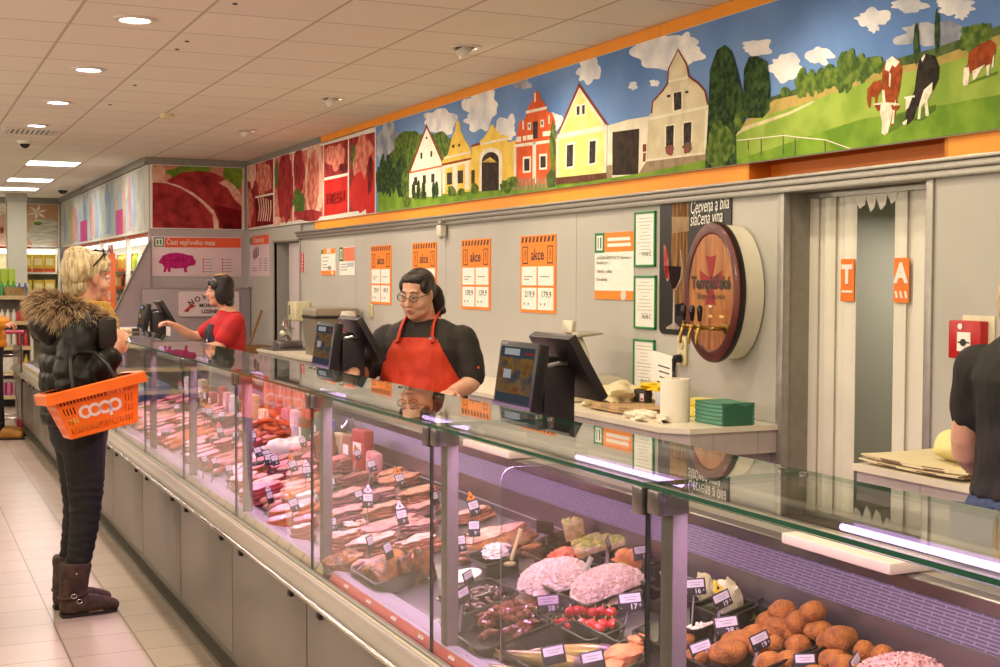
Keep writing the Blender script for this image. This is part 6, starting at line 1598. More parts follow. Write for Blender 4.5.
# paper roll
pr = thing('paper_roll', 'standing white paper towel roll on the worktable', 'paper roll', (3.47, 5.52, ZT))
q = MB(mat('roll_white', 'e8e2d0', .8, amt=.03)); q.lathe([(.022, .0), (.070, .0), (.073, .01), (.073, .20), (.070, .208), (.022, .206)], seg=36); q.build('paper', pr)
q = MB(mat('roll_core', '9a8058', .7)); q.lathe([(.018, .002), (.022, .002), (.022, .207), (.018, .207)], seg=20); q.build('core', pr)
# sponges, green towels, ink boxes
q = MB(mat('sponge_yellow', 'e8d44a', .7, amt=.12, scale=60)); q.box((0, 0, .025), (.10, .17, .05), None, .008); q.use(mat('wrap_light', 'f0e48a', .3))
for k in range(5): q.box((-.0505, -.07 + .035 * k, .025), (.001, .02, .035))
solo(q, 'sponge_pack', 'pack of yellow sponges behind the paper roll, lower', 'sponges', (3.70, 5.62, ZT), (0, 0, .1))
q = MB(mat('sponge_yellow2', 'e2d266', .7, amt=.12, scale=60)); q.box((0, 0, .02), (.10, .14, .04), None, .008); q.use(mat('wrap_light', 'f0e48a', .3)); q.box((0, 0, .0402), (.05, .1, .001)); solo(q, 'sponge_pack', 'pack of yellow sponges lying on top of the other pack', 'sponges', (3.73, 5.66, ZT + .051), (0, 0, .25))
gt = thing('paper_towels', 'stack of green folded paper towels at the worktable corner', 'paper towels', (3.63, 5.33, ZT))
q = MB(mat('towel_green', '5a9078', .85, col2='457a64', scale=50, stretch=(.3, .3, 6)))
rings = []
for i in range(12):
    o = .004 * (i % 2)
    rings += [[V((s * (.09 + o), t * (.115 + o * .5), i * .0092 + (.006 if abs(t) > .99 else 0) * (i / 12) + .001)) for s, t in ((-1, -1), (0, -1), (1, -1), (1, 0), (1, 1), (0, 1), (-1, 1), (-1, 0))] for _ in (0,)]
q.ring_loft(rings); q.build('towels', gt)
q = MB(mat('towel_dark', '2f684e', .85)); q.prism([(-.085, -.121, .005), (.07, -.121, .003), (.085, -.121, .102), (.04, -.121, .088), (-.02, -.121, .106), (-.085, -.121, .09)], (0, .006, 0)); q.build('fold_face', gt)
for i, (y, cl_, lb) in enumerate(((6.08, '3a3434', 'small dark ink box on the paper, left of the pale one'), (5.86, 'b8c0c8', 'small pale blue ink box beside the paper roll'))):
    b_ = thing('ink_box', lb, 'box', (3.62, y, ZT + .037), (0, 0, .2)); q = MB(flat(cl_)); q.box((0, 0, .035), (.05, .09, .07), None, .003); q.build('carton', b_)
    q = MB(flat('e0d8d4')); q.box((-.0256, -.02, .03), (.001, .03, .04)); q.use(flat('c84a5a')); q.box((-.0262, -.02, .02), (.001, .02, .012)); q.build('label', b_)
crumple('yellow crumpled packet lying on the ink boxes', (3.66, 6.03, ZT + .108), (.06, .11, .025), mat('packet_yellow', 'ecc81e', .35), 9, 'yellow_packet', 'packet')
# slicer behind the near monitor
sl_ = thing('meat_slicer', 'cream meat slicer behind the near monitor', 'slicer', (3.60, 6.74, ZT))
M_sl = mat('slicer_cream', 'd6cfb8', .3, .2, amt=.05)
q = MB(M_sl); q.box((0, 0, .07), (.34, .38, .14), None, .02); q.build('base', sl_)
q = MB(M_sl); q.lathe([(0, -.02), (.13, -.02), (.14, -.01), (.14, .01), (.13, .02), (0, .02)], (0, .02, .25), Matrix.Rotation(PI / 2 - .25, 4, 'Y') @ Matrix.Rotation(.2, 4, 'X'), 36); q.build('blade_guard', sl_)
q = MB(mat('slicer_plate', 'a8a290', .3, .5)); q.box((0, .0, .375), (.16, .24, .012), Euler((0, -.1, 0)), .004); q.build('carriage', sl_)
q = MB(M_sl); q.box((-.03, .10, .415), (.03, .13, .075), Euler((0, .15, 0)), .008); q.build('handle', sl_)
q = MB(flat('e4cc3c')); q.lathe([(0, 0), (.014, 0), (.014, .002), (0, .002)], (-.171, -.06, .09), Matrix.Rotation(-PI / 2, 4, 'Y')); q.use(flat('6a4a8a')); q.box((-.171, -.08, .05), (.002, .06, .02)); q.build('sticker', sl_)
# washing corner at the far end of the worktable
sd = thing('soap_dispenser', 'cream box dispenser on the wall above the slicer', 'dispenser', (XW, 13.2, 1.22))
q = MB(mat('dispenser_cream', 'd8cfaa', .4)); q.b(-.16, -.16, -.12, 0, .16, .08, .02); q.build('case', sd); q = MB(M_dark); q.b(-.163, .06, -.06, -.159, .10, .04); q.build('slot', sd)
sl2 = thing('small_slicer', 'shiny steel slicer with round guard below the cream dispenser', 'slicer', (3.50, 12.68, ZT))
q = MB(M_chrome); q.lathe([(0, -.015), (.10, -.015), (.11, 0), (.10, .015), (0, .015)], (0, 0, .19), Matrix.Rotation(PI / 2 - .3, 4, 'Y') @ Matrix.Rotation(.5, 4, 'X'), 28); q.build('blade', sl2)
q = MB(M_steel); q.box((0, 0, .04), (.25, .22, .08), None, .015); q.cyl((0, 0, .05), (.02, .03, .28), .03, .02); q.build('base', sl2)
q = MB(M_sl); q.sph((-.06, -.05, .15), (.035, .05, .035)); q.build('knob', sl2)
sk = MB(M_steel); sk.ring_loft([[V((.22 * s * c_, .24 * s * d_, z)) for c_, d_ in ((-1, -1), (1, -1), (1, 1), (-1, 1))] for s, z in ((1, .0), (1, .018), (.94, .018), (.9, .006), (.5, .004))]); solo(sk, 'steel_sheet_pan', 'flat steel pan at the far end of the worktable', 'pan', (3.50, 12.62, ZT))
sl2.location.z = ZT + .006; sl2.location.y = 12.66
bn = thing('waste_bin', 'grey lidded bin with black rim beside the shiny slicer', 'bin', (3.60, 11.57, ZT))
q = MB(mat('bin_grey', '7c7466', .4)); q.ring_loft([[V((.2 * s * c_, (.21 if abs(d_) > 0 else 0) * s * d_, z)) for c_, d_ in ((-1, -1), (-.4, -1.05), (.4, -1.05), (1, -1), (1, 1), (.4, 1.05), (-.4, 1.05), (-1, 1))] for s, z in ((.9, 0), (1, .32), (1.0, .34))]); q.build('body', bn)
q = MB(M_mon); q.ring_loft([[V((.2 * s * c_, (.21 if abs(d_) > 0 else 0) * s * d_, z)) for c_, d_ in ((-1, -1), (-.4, -1.05), (.4, -1.05), (1, -1), (1, 1), (.4, 1.05), (-.4, 1.05), (-1, 1))] for s, z in ((1.03, .335), (1.05, .35), (1.03, .362), (.9, .362))]); q.build('rim', bn)
q = MB(mat('lid_grey', '948a78', .4)); q.ring_loft([[V((.2 * s * c_, (.21 if abs(d_) > 0 else 0) * s * d_, z)) for c_, d_ in ((-1, -1), (-.4, -1.05), (.4, -1.05), (1, -1), (1, 1), (.4, 1.05), (-.4, 1.05), (-1, 1))] for s, z in ((1.0, .362), (1.02, .40), (.96, .425), (.6, .435))]); q.build('lid', bn)
bt = thing('spray_bottle', 'white bottle with red band beside the grey bin', 'bottle', (3.58, 11.0, ZT))
q = MB(mat('bottle_white', 'dcd6c8', .35)); q.lathe([(0, 0), (.075, 0), (.08, .02), (.08, .28), (.072, .36), (.055, .41), (0, .415)], seg=24); q.build('body', bt); q = MB(flat('c02028')); q.lathe([(.081, .22), (.0815, .22), (.0815, .285), (.081, .285)], seg=24); q.build('band', bt); q = MB(K_); q.box((-.075, 0, .35), (.004, .05, .012)); q.build('mark', bt)
# broom and carton at the end of the staff aisle
br = thing('broom', 'broom with wooden handle leaning on the low back board', 'broom', (3.58, 14.9, .0))
q = MB(mat('broom_wood', '9a6a3a', .6)); q.cyl((-.05, .12, .3), (.235, .0, 1.17), .014); q.build('handle', br)
q = MB(mat('broom_head', '2a2624', .8)); q.box((-.07, .13, .16), (.26, .07, .30), Euler((0, .3, 0)), .015); q.build('brush', br)
cx = thing('cardboard_box', 'brown cardboard box on the floor behind the clerk in red', 'box', (3.56, 14.68, 0))
q = MB(mat('cardboard', '8a6236', .8)); q.b(-.27, -.2, 0, .27, .2, .78, .004); q.build('carton', cx); q = MB(M_tray); q.b(-.06, -.202, .66, .06, -.198, .71); q.build('hand_slot', cx)
# pale board leaflets at the far end, on the low counter part
lf = thing('leaflet_stand', 'orange and white leaflet stand on the far low counter end', 'leaflet stand', (1.75, 12.6, .74))
q = MB(W_); q.b(-.12, -.02, 0, .60, .0, .34); q.build('board', lf); q = MB(O_); q.b(-.12, -.022, 0, .10, -.02, .34); q.b(.42, -.022, .0, .56, -.02, .22); q.use(K_); q.b(.19, -.022, .14, .27, -.02, .22); q.build('print', lf)
q = MB(flat('e6d0a0')); q.box((0, 0, .012), (.16, .05, .02), None, .004); q.use(K_); q.box((.05, 0, .013), (.05, .052, .021)); solo(q, 'knife', 'flat knife with dark handle on the glass shelf before the clerk in red', 'knife', (1.40, 9.0, GT + .009 - .0), (0, 0, 0)); 
# ------------------------------------------------------------------ people
M_skin = mat('skin', 'd9a68c', .5, col2='cc947a', scale=18, sss=.25); M_skin2 = mat('skin_pale', 'dcae94', .5, col2='d09c82', scale=18, sss=.25)
M_lip = mat('lips', 'a8605a', .4); M_eye = mat('eye_white', 'ddd6cc', .2, amt=.03); M_iris = mat('eye_iris', '3a2a20', .15)


class Frame:
    """local axes of a person: forward, right, up"""
    def __init__(s, origin, fwd):
        s.o = V(origin); s.f = V(fwd).normalized(); s.u = V((0, 0, 1)); s.f = (s.f - s.u * s.f.dot(s.u)).normalized(); s.r = s.f.cross(s.u)

    def __call__(s, f, r, u): return s.o + s.f * f + s.r * r + s.u * u

    def back(s, p):
        d = V(p) - s.o; return d.dot(s.f), d.dot(s.r), d.z


def limb(q, pts, rs, seg=14):
    pts = [V(p) for p in pts]
    # smooth the chain so joints bend softly
    P, Rr = [], []
    for i in range(len(pts) - 1):
        n = 5
        for k in range(n):
            t = k / n
            p0, p1, p2, p3 = pts[max(i - 1, 0)], pts[i], pts[i + 1], pts[min(i + 2, len(pts) - 1)]
            P.append(.5 * ((2 * p1) + (p2 - p0) * t + (2 * p0 - 5 * p1 + 4 * p2 - p3) * t * t + (3 * p1 - p0 - 3 * p2 + p3) * t ** 3))
            Rr.append(rs[i] + (rs[i + 1] - rs[i]) * t)
    P.append(pts[-1]); Rr.append(rs[-1])
    q.tube(P, Rr, seg); q.sph(P[0], Rr[0], sub=2); q.sph(P[-1], Rr[-1], sub=2)


def torso(q, F, rings, seg=28):
    """rings: (up, centre f, centre r, half depth, half width)"""
    q.ring_loft([[F(cf + d * math.cos(2 * PI * k / seg), cr + w * math.sin(2 * PI * k / seg), u) for k in range(seg)] for u, cf, cr, d, w in rings])


class Head:
    """head axes: y forward, x right, z up; origin between the ears"""
    def __init__(s, c, fwd, tilt=0.0, roll=0.0, sc=1.0):
        f = V(fwd); f.z = 0; f.normalize(); r = f.cross(V((0, 0, 1)))
        f2 = f * math.cos(tilt) - V((0, 0, 1)) * math.sin(tilt); u = r.cross(f2)
        r2 = r * math.cos(roll) + u * math.sin(roll); u2 = r2.cross(f2)
        s.c, s.x, s.y, s.z, s.s = V(c), r2, f2, u2, sc
        s.R = Matrix(((r2.x, f2.x, u2.x), (r2.y, f2.y, u2.y), (r2.z, f2.z, u2.z)))

    def __call__(s, x, y, z): return s.c + (s.x * x + s.y * y + s.z * z) * s.s

    def loc(s, p):
        d = (V(p) - s.c) / s.s; return d.dot(s.x), d.dot(s.y), d.dot(s.z)

    def ell(s, q, c, r, sub=3): q.sph(s(*c), [a * s.s for a in r], s.R, sub)

    def skull(s, q, full=0.0):
        s.ell(q, (0, -.012, .045), (.073, .094, .083)); s.ell(q, (0, .022, -.02), (.062 + full, .072, .080)); s.ell(q, (0, .03, -.07), (.052 + full, .052, .045))
        s.ell(q, (0, .066, -.095), (.026, .022, .02)); s.ell(q, (-.036, .05, -.03), (.03 + full * .5, .035, .03)); s.ell(q, (.036, .05, -.03), (.03 + full * .5, .035, .03))
        s.ell(q, (0, .072, .032), (.05, .018, .018)); limb(q, [s(0, .088, .018), s(0, .100, -.008), s(0, .108, -.026)], [.008 * s.s, .010 * s.s, .013 * s.s], 10)
        s.ell(q, (-.012, .096, -.030), (.008, .010, .008)); s.ell(q, (.012, .096, -.030), (.008, .010, .008)); s.ell(q, (0, .086, -.062), (.024, .012, .014))
        for e in (-1, 1): s.ell(q, (e * .074, -.006, .0), (.009, .020, .032)); s.ell(q, (e * .07, .0, -.025), (.008, .012, .014))

    def face(s, body, lids=.5):
        for e in (-1, 1):
            q = MB(M_eye); s.ell(q, (e * .031, .082, .012), (.0125, .010, .0085 * (1 if lids > .3 else .6)), 2); o = q.build('eye', body)
            q = MB(M_iris); s.ell(q, (e * .031, .0895, .010), (.0055, .0035, .0055), 2); q.build('iris', o)
            q = MB(s.brow); q.tube([s(e * .014, .093, .033), s(e * .032, .092, .040), s(e * .050, .080, .034)], [.0025, .0034, .0018], 6); q.build('eyebrow', body)
        q = MB(M_lip); s.ell(q, (0, .0965, -.058), (.019, .005, .0042), 2); s.ell(q, (0, .095, -.067), (.016, .005, .005), 2); q.build('lips', body, 'soft red lips')


def hand(q, wrist, d, palm, side, curl=.5, spread=.25, sc=1.0, thumb=.7):
    """d: pointing direction, palm: palm normal, side: +1 when the thumb leaves towards d x palm"""
    d = V(d).normalized(); n = (V(palm) - d * V(palm).dot(d)).normalized(); t = d.cross(n).normalized() * side
    w = V(wrist)
    for u, v, r in ((.02, -.018, .020), (.02, .012, .020), (.055, -.028, .017), (.055, .0, .018), (.055, .026, .017), (.08, -.028, .014), (.082, .0, .014), (.08, .026, .014)): q.sph(w + (d * u + t * v) * sc, r * sc, sub=2)
    limb(q, [w - d * .01, w + d * .03 * sc, w + d * .06 * sc], [.024 * sc, .026 * sc, .024 * sc], 10)
    for k, (off, L) in enumerate(((.033, .070), (.011, .078), (-.011, .072), (-.032, .056))):
        a = w + (d * .085 + t * off) * sc; dd = (d + t * off * spread * 10).normalized(); pts = [a]; ang = 0
        for j, fr in enumerate((.42, .32, .26)):
            ang += curl * (1.0 if j else .8); v = (dd * math.cos(ang) + n * math.sin(ang)); pts.append(pts[-1] + v * L * fr * sc)
        limb(q, pts, [.0088 * sc, .0082 * sc, .0074 * sc, .0062 * sc], 8)
    a = w + (d * .025 + t * .026) * sc; v = (d * .6 + t * thumb + n * .35).normalized()
    limb(q, [a, a + v * .035 * sc, a + (v * .6 + d * .4).normalized() * .062 * sc + n * .012 * curl], [.013 * sc, .0105 * sc, .0085 * sc], 8)


def displace(me, fn):
    """move every vertex along its own normal by fn(point), or to the point fn returns"""
    cs = [v.co.copy() for v in me.vertices]; ns = [v.normal.copy() for v in me.vertices]; out = []
    for c, n in zip(cs, ns):
        d = fn(c)
        q = d if isinstance(d, V) else c + n * d
        out += [q.x, q.y, q.z]
    me.vertices.foreach_set('co', out); me.update()


def hair_mesh(q, vox=.006, strands=0.0, seed=0):
    me = remesh(q, vox, 2)
    if strands:
        displace(me, lambda c: strands * noise.noise(V((c.x * 90, c.y * 90, c.z * 22 + seed))))
    return me


def obj_from(me, name, parent, m, label=None):
    me.materials.clear(); me.materials.append(m)
    for p in me.polygons: p.material_index = 0; p.use_smooth = True
    o = bpy.data.objects.new(name, me); COL.objects.link(o); o.parent = parent
    if label: o['label'] = label
    return o


# ================================================= the customer with the basket
WX, WY = .765, 6.28
wm = thing('person', 'blonde woman in black padded jacket with fur hood, dark jeans and brown boots', 'person', (0, 0, 0))
F = Frame((WX, WY, 0), (1, .10, 0))
H = Head(F(.035, -.0, 1.532), (1, .50, 0), .10, 0, 1.0); H.brow = mat('brow_fair', '8a6a48', .7)
q = MB(M_skin)
H.skull(q); limb(q, [H(0, -.015, -.05), F(.01, 0, 1.37)], [.056, .062])
torso(q, F, [(.80, -.01, 0, .11, .15), (.88, -.01, 0, .125, .17), (1.0, 0, 0, .11, .145), (1.15, .01, 0, .12, .155), (1.28, .0, 0, .115, .17), (1.36, -.01, 0, .09, .16), (1.40, 0, 0, .06, .08)])
# arms: right arm carries the basket, left holds the wallet with the right hand in front
RA = [F(-.03, .18, 1.31), F(-.085, .235, 1.07), F(.085, .235, 1.185)]; LA = [F(-.03, -.19, 1.32), F(-.04, -.24, 1.08), F(.12, -.13, 1.19)]
for A_ in (RA, LA): limb(q, A_, [.055, .045, .030])
hand(q, RA[2] + V((.0, 0, .005)), (.40, .05, .90), (-.2, 1, .0), -1, .75, .1); hand(q, LA[2], (.75, -.35, .5), (0, -1, 0), 1, .7, .1)
legs = [[F(-.01, .08, .86), F(.0, .075, .48), F(-.055, .07, .10)], [F(-.01, -.08, .86), F(.005, -.085, .48), F(-.05, -.10, .10)]]
for lg in legs: limb(q, lg, [.095, .052, .034])
for lg in legs: limb(q, [lg[2], lg[2] + F.f * .05 - F.u * .06, lg[2] + F.f * .14 - F.u * .075], [.04, .038, .028])
body = obj_from(remesh(q, .0065, 3), 'body', wm, M_skin)
H.face(body)
# jeans
M_jean = mat('jeans_black', '121113', .8, amt=.2, scale=60)
q = MB(M_jean)
legs2 = [[lg[0], lg[1], lg[1].lerp(lg[2], .82)] for lg in legs]
torso(q, F, [(.74, -.01, 0, .10, .16), (.80, -.01, 0, .125, .175), (.90, -.01, 0, .135, .185), (.98, 0, 0, .125, .17)])
wr = lambda: None
for lg in legs2:
    limb(q, lg, [.112, .070, .048])
me = remesh(q, .008, 3)
displace(me, lambda c: .0045 * math.sin(c.z * 130 + 5 * noise.noise(c * 14)) * (.45 if c.z < .62 else .2))
obj_from(me, 'jeans', wm, M_jean)
# boots
M_boot = mat('boot_suede', '4c3630', .85, col2='33241f', scale=24, bump=.3)
for i, lg in enumerate(legs):
    q = MB(M_boot); an = lg[2]; bx = F.back(an); a0 = lambda f, r, u: F(bx[0] + f, bx[1] + r, u)
    torso(q, F, [(u, bx[0] + f, bx[1], d, w_) for u, f, d, w_ in ((.02, .0, .06, .045), (.10, -.002, .062, .052), (.16, .004, .064, .060), (.23, .01, .072, .068), (.245, .01, .070, .066))], 20)
    for f, u, r in ((.0, .045, .044), (.05, .05, .046), (.10, .045, .043), (.14, .037, .037), (.175, .032, .030)): q.sph(a0(f, 0, u), (r * 1.1, r, r * .95), sub=2)
    limb(q, [a0(-.02, 0, .045), a0(.06, 0, .05), a0(.17, 0, .035)], [.045, .047, .030])
    me = remesh(q, .007, 3)
    displace(me, lambda c: .003 * noise.noise(c * 40)); displace(me, lambda c: V((c.x, c.y, max(c.z, .012))))
    b_ = obj_from(me, 'boot', wm, M_boot)
    q = MB(mat('sole_dark', '241b18', .7)); q.prism([a0(f, r, .001) for f, r in ((-.058, -.028), (-.03, -.040), (.06, -.038), (.13, -.038), (.18, -.026), (.197, 0), (.18, .026), (.13, .038), (.06, .038), (-.03, .040), (-.058, .028))], (0, 0, .014)); q.build('sole', b_)
    q = MB(mat('strap_brown', '3c2a25', .6)); q.tube([a0(.062 * math.cos(t), .06 * math.sin(t), .10 + .012 * math.cos(t)) for t in [2 * PI * k / 24 for k in range(25)]], .007, 6); q.build('strap', b_)
    q = MB(M_chrome)
    for uu, ff in ((.105, -.012), (.078, .012)): q.tube([a0(ff + .012 * math.cos(t), .066, uu + .010 * math.sin(t)) for t in [2 * PI * k / 12 for k in range(13)]], .0022, 6)
    q.sph(a0(.0, .066, .205), .005, sub=2); q.build('buckle', b_)
# padded jacket
M_jack = mat('jacket_black', '0d0b0a', .5, spec=.35, amt=.25, scale=9, bump=.15, bscale=30)
q = MB(M_jack)
torso(q, F, [(.87, -.015, 0, .145, .20), (.89, -.015, 0, .155, .215), (1.0, -.015, 0, .16, .21), (1.12, -.01, 0, .165, .21), (1.25, -.01, 0, .155, .215), (1.33, -.015, 0, .135, .205), (1.39, -.01, 0, .10, .14), (1.42, 0, 0, .08, .10)])
limb(q, RA[:2] + [RA[1] + (RA[2] - RA[1]) * .93], [.085, .079, .055]); limb(q, LA[:2] + [LA[1] + (LA[2] - LA[1]) * .93], [.085, .078, .055])
me = remesh(q, .008, 3)
ra, rb, rc = RA
def quilt(c):
    f, r, u = F.back(c)
    if r > .17:
        ab = rb - ra; t1 = (c - ra).dot(ab) / ab.length; bc = rc - rb; t2 = (c - rb).dot(bc) / bc.length
        s_ = t1 if (t2 < 0.02) else ab.length + t2
    else: s_ = u
    return .011 * abs(math.sin(PI * s_ / .085 + .5 * noise.noise(c * 5))) ** .5 - .006 + .006 * noise.noise(c * 22)
displace(me, quilt)
jk = obj_from(me, 'jacket', wm, M_jack)
q = MB(M_jack); 
for pt, r_ in ((RA[2], .052), (LA[2], .052)): q.tube([pt - V((.02, 0, .015)), pt - V((.0, 0, .0))], [r_, r_ * .8], 14)
q.build('cuff', jk)
# hood: dark lining bulge under the fur
q = MB(M_jack)
q.sph(F(-.15, 0, 1.33), (.075, .14, .085), sub=3); q.sph(F(-.10, 0, 1.36), (.09, .15, .075), sub=3); q.sph(F(-.14, .07, 1.29), (.065, .065, .065), sub=3); q.sph(F(-.14, -.07, 1.29), (.065, .065, .065), sub=3)
me = remesh(q, .009, 3)
hd = obj_from(me, 'hood', wm, M_jack)
# fur trim: roll of fur with thousands of hairs
k = N('fur'); tc = k.n('ShaderNodeTexCoord'); at = k.n('ShaderNodeAttribute', attribute_name='tipness')
nz = k.n('ShaderNodeTexNoise', {'Vector': tc.outputs['Object'], 'Scale': 30.0, 'Detail': 2.0})
crp = k.n('ShaderNodeValToRGB', {0: k.math('MULTIPLY_ADD', nz.outputs[0], .5, k.math('MULTIPLY_ADD', at.outputs['Fac'], .85, -.10))}); e = crp.color_ramp
e.elements[0].color = (*lin('2c2019'), 1); e.elements[0].position = .15; e.elements[1].color = (*lin('d2b894'), 1); e.elements[1].position = .85; x = e.elements.new(.5); x.color = (*lin('8a6a4c'), 1)
p_ = k.n('ShaderNodeBsdfPrincipled', {'Base Color': crp.outputs[0], 'Roughness': .65}); M_fur = k.done(p_.outputs[0])
rr = random.Random(12)
path = []
for i in range(41):
    a = -2.35 + 4.7 * i / 40     # open at the throat
    ff = -.02 - .135 * math.cos(a); rr_ = .175 * math.sin(a); uu = 1.40 - .075 * (1 - math.cos(a)) * .55 + .012 * math.cos(a)
    path.append(F(ff, rr_, uu))
bm_ = bmesh.new(); lay_ = bm_.verts.layers.float.new('tipness')
def tuft(p, d, L, w):
    sd = d.cross(V((rr.uniform(-1, 1), rr.uniform(-1, 1), rr.uniform(-1, 1)))).normalized() * w
    mid = p + d * L * .55 + V((0, 0, -.004)); tip = p + d * L + V((0, 0, -L * .30))
    vs = [bm_.verts.new(x) for x in (p - sd, p + sd, mid + sd * .7, mid - sd * .7, tip)]
    for v, t in zip(vs, (0, 0, .5, .5, 1)): v[lay_] = t
    bm_.faces.new((vs[0], vs[1], vs[2], vs[3])); bm_.faces.new((vs[3], vs[2], vs[4]))
for k in range(13000):
    i = rr.uniform(0, 39.99); a = path[int(i)]; b_ = path[int(i) + 1]; c = a.lerp(b_, i - int(i)); d = (b_ - a).normalized()
    an = rr.uniform(0, 2 * PI); up = V((0, 0, 1)); x = d.cross(up).normalized(); y = x.cross(d)
    out = x * math.cos(an) + y * math.sin(an)
    thick = .050 if i > 8 and i < 32 else .036
    cl_ = (out + d * rr.uniform(-.5, .5) + V((0, 0, -.25)) + (c - F(0, 0, 1.45)).normalized() * .3 + V([noise.noise(c * 38 + V((z, an, 0))) for z in (0, 5, 9)]) * .9).normalized()
    tuft(c + out * thick * rr.uniform(.6, 1), cl_, rr.uniform(.04, .075), .0018)
for a, b_ in zip(path, path[1:]): pass
me = bpy.data.meshes.new('fur'); bm_.to_mesh(me); bm_.free()
fo = bpy.data.objects.new('fur_trim', me); COL.objects.link(fo); me.materials.append(M_fur); fo.parent = wm
q = MB(mat('fur_base', '3a2a20', .9)); q.tube(path, [.030] * 4 + [.042] * 33 + [.030] * 4, 10); q.build('fur_backing', fo)
# scarf
M_scarf = mat('scarf_mustard', 'b98f3c', .85, col2='a07a2e', scale=60, bump=.2)
q = MB(M_scarf)
for dz, R_, r_ in ((.0, .082, .030), (-.03, .092, .032)): q.tube([F(.025 + R_ * math.cos(t), R_ * .95 * math.sin(t), 1.415 + dz + .018 * math.cos(t + 2.6)) for t in [2 * PI * k / 28 for k in range(29)]], r_, 10)
q.tube([F(.11, .03, 1.39), F(.14, .02, 1.33), F(.15, .01, 1.27)], [.03, .034, .03], 10)
me = remesh(q, .008, 2); obj_from(me, 'scarf', wm, M_scarf)
# hair
M_blond = mat('hair_blonde', 'd9c8a2', .5, col2='a08a62', scale=12, stretch=(7, 7, 1), bump=.35, bscale=50)
q = MB(M_blond)
H.ell(q, (0, -.028, .05), (.083, .100, .085)); H.ell(q, (0, -.07, .02), (.078, .058, .082)); H.ell(q, (0, -.062, -.045), (.066, .046, .055)); H.ell(q, (0, .045, .090), (.062, .044, .036)); H.ell(q, (.03, .066, .078), (.034, .026, .024), 3); H.ell(q, (-.03, .066, .078), (.034, .026, .024)); H.ell(q, (0, -.06, .085), (.07, .06, .055))
for e in (-1, 1): H.ell(q, (e * .068, -.035, .035), (.018, .05, .045)); H.ell(q, (e * .066, .03, .055), (.016, .04, .028))
obj_from(hair_mesh(q, .005, .0045, 3), 'hair', wm, M_blond)
sg = thing('sunglasses', 'dark sunglasses pushed up in the blonde hair', 'glasses', (0, 0, 0))
q = MB(mat('shades_black', '141010', .2)); 
for e in (-1, 1): q.tube([H(e * .01, .068, .130), H(e * .03, .055, .137), H(e * .060, .043, .126), H(e * .066, .036, .104), H(e * .03, .070, .114), H(e * .01, .068, .130)], .0045, 6)
q.tube([H(-.012, .067, .131), H(.012, .067, .131)], .004, 6); q.build('frame', sg)
for e in (-1, 1): q = MB(mat('shades_black', '141010', .2)); q.tube([H(e * .066, .042, .124), H(e * .087, .0, .085), H(e * .084, -.03, .05)], .0035, 6); q.build('temple', sg)
for e in (-1, 1): q = MB(mat('shade_lens', '2a1f1a', .05)); q.prism([H(e * .012, .068, .128), H(e * .03, .057, .134), H(e * .058, .045, .124), H(e * .062, .039, .107), H(e * .03, .070, .116)], H.y * .002); q.build('lens', sg)
# wallet
wl = thing('wallet', 'black folded wallet held up in the blonde woman\'s hands', 'wallet', F(.062, .245, 1.285), (0, -.05, .25))
q = MB(mat('wallet_black', '17130f', .5)); q.box((0, 0, 0), (.085, .03, .13), None, .006); q.build('cover', wl); q = MB(mat('wallet_edge', '3a332c', .6)); q.box((.0, 0, .064), (.078, .018, .006)); q.build('edge', wl)

# shopping basket hanging from her right forearm
bk = thing('shopping_basket', 'orange shopping basket with white lettering hanging from the blonde woman\'s arm', 'basket', (.79, 5.99, .965))
bk.rotation_euler = Euler((math.radians(-4), math.radians(-12.5), math.radians(4)))
M_bo = mat('basket_orange', 'f8741a', .32, col2='ee6812', scale=6, sss=.05)
Lt, Wt, Lb, Wb, Hh = .375, .27, .285, .19, .20
def bp(u, v, side):
    """point on one wall; u along, v height 0..1"""
    l = Lb + (Lt - Lb) * v; w_ = Wb + (Wt - Wb) * v; z = -Hh / 2 + Hh * v
    return {0: V((-l / 2 + l * u, -w_ / 2, z)), 1: V((l / 2, -w_ / 2 + w_ * u, z)), 2: V((l / 2 - l * u, w_ / 2, z)), 3: V((-l / 2, w_ / 2 - w_ * u, z))}[side]
def wall_(side, nu):
    q = MB(M_bo); us = [0]
    edges_u = [0, .05]; n = nu
    for k in range(n): a = .05 + .9 * k / n; edges_u += [a + .9 / n * .42, a + .9 / n]
    edges_u[-1] = .95; edges_u.append(1.0)
    vs_ = [0, .08, .22, .29, .43, .50, .66, .73, .88, 1.0]
    solid = {0: lambda u, v: .22 < u < .80 and .29 < v < .70}.get(side, lambda u, v: False)
    grid = {}
    def gv(i, j):
        if (i, j) not in grid: grid[(i, j)] = q.bm.verts.new(bp(edges_u[i], vs_[j], side))
        return grid[(i, j)]
    for i in range(len(edges_u) - 1):
        for j in range(len(vs_) - 1):
            um, vm = (edges_u[i] + edges_u[i + 1]) / 2, (vs_[j] + vs_[j + 1]) / 2
            hole = (i % 2 == 1) and 0 < i < len(edges_u) - 2 and j in (1, 3, 5, 7) and not solid(um, vm)
            if not hole: q.bm.faces.new((gv(i, j), gv(i + 1, j), gv(i + 1, j + 1), gv(i, j + 1)))
    o = q.build('wall', bk, smooth=False); s = o.modifiers.new('s', 'SOLIDIFY'); s.thickness = .004; s.offset = 0; return o
wf = wall_(0, 22); wall_(1, 12); wall_(2, 22); wall_(3, 12)
q = MB(M_bo); q.box((0, 0, -Hh / 2), (Lb, Wb, .005)); q.build('bottom', bk)
q = MB(M_bo)
oR = [(Lt / 2 + .022, Wt / 2 + .022), (Lt / 2, Wt / 2)]
def rim_ring(e, z): return [(s * (Lt / 2 + e), t * (Wt / 2 + e), z) for s, t in ((-1, -1), (1, -1), (1, 1), (-1, 1))]
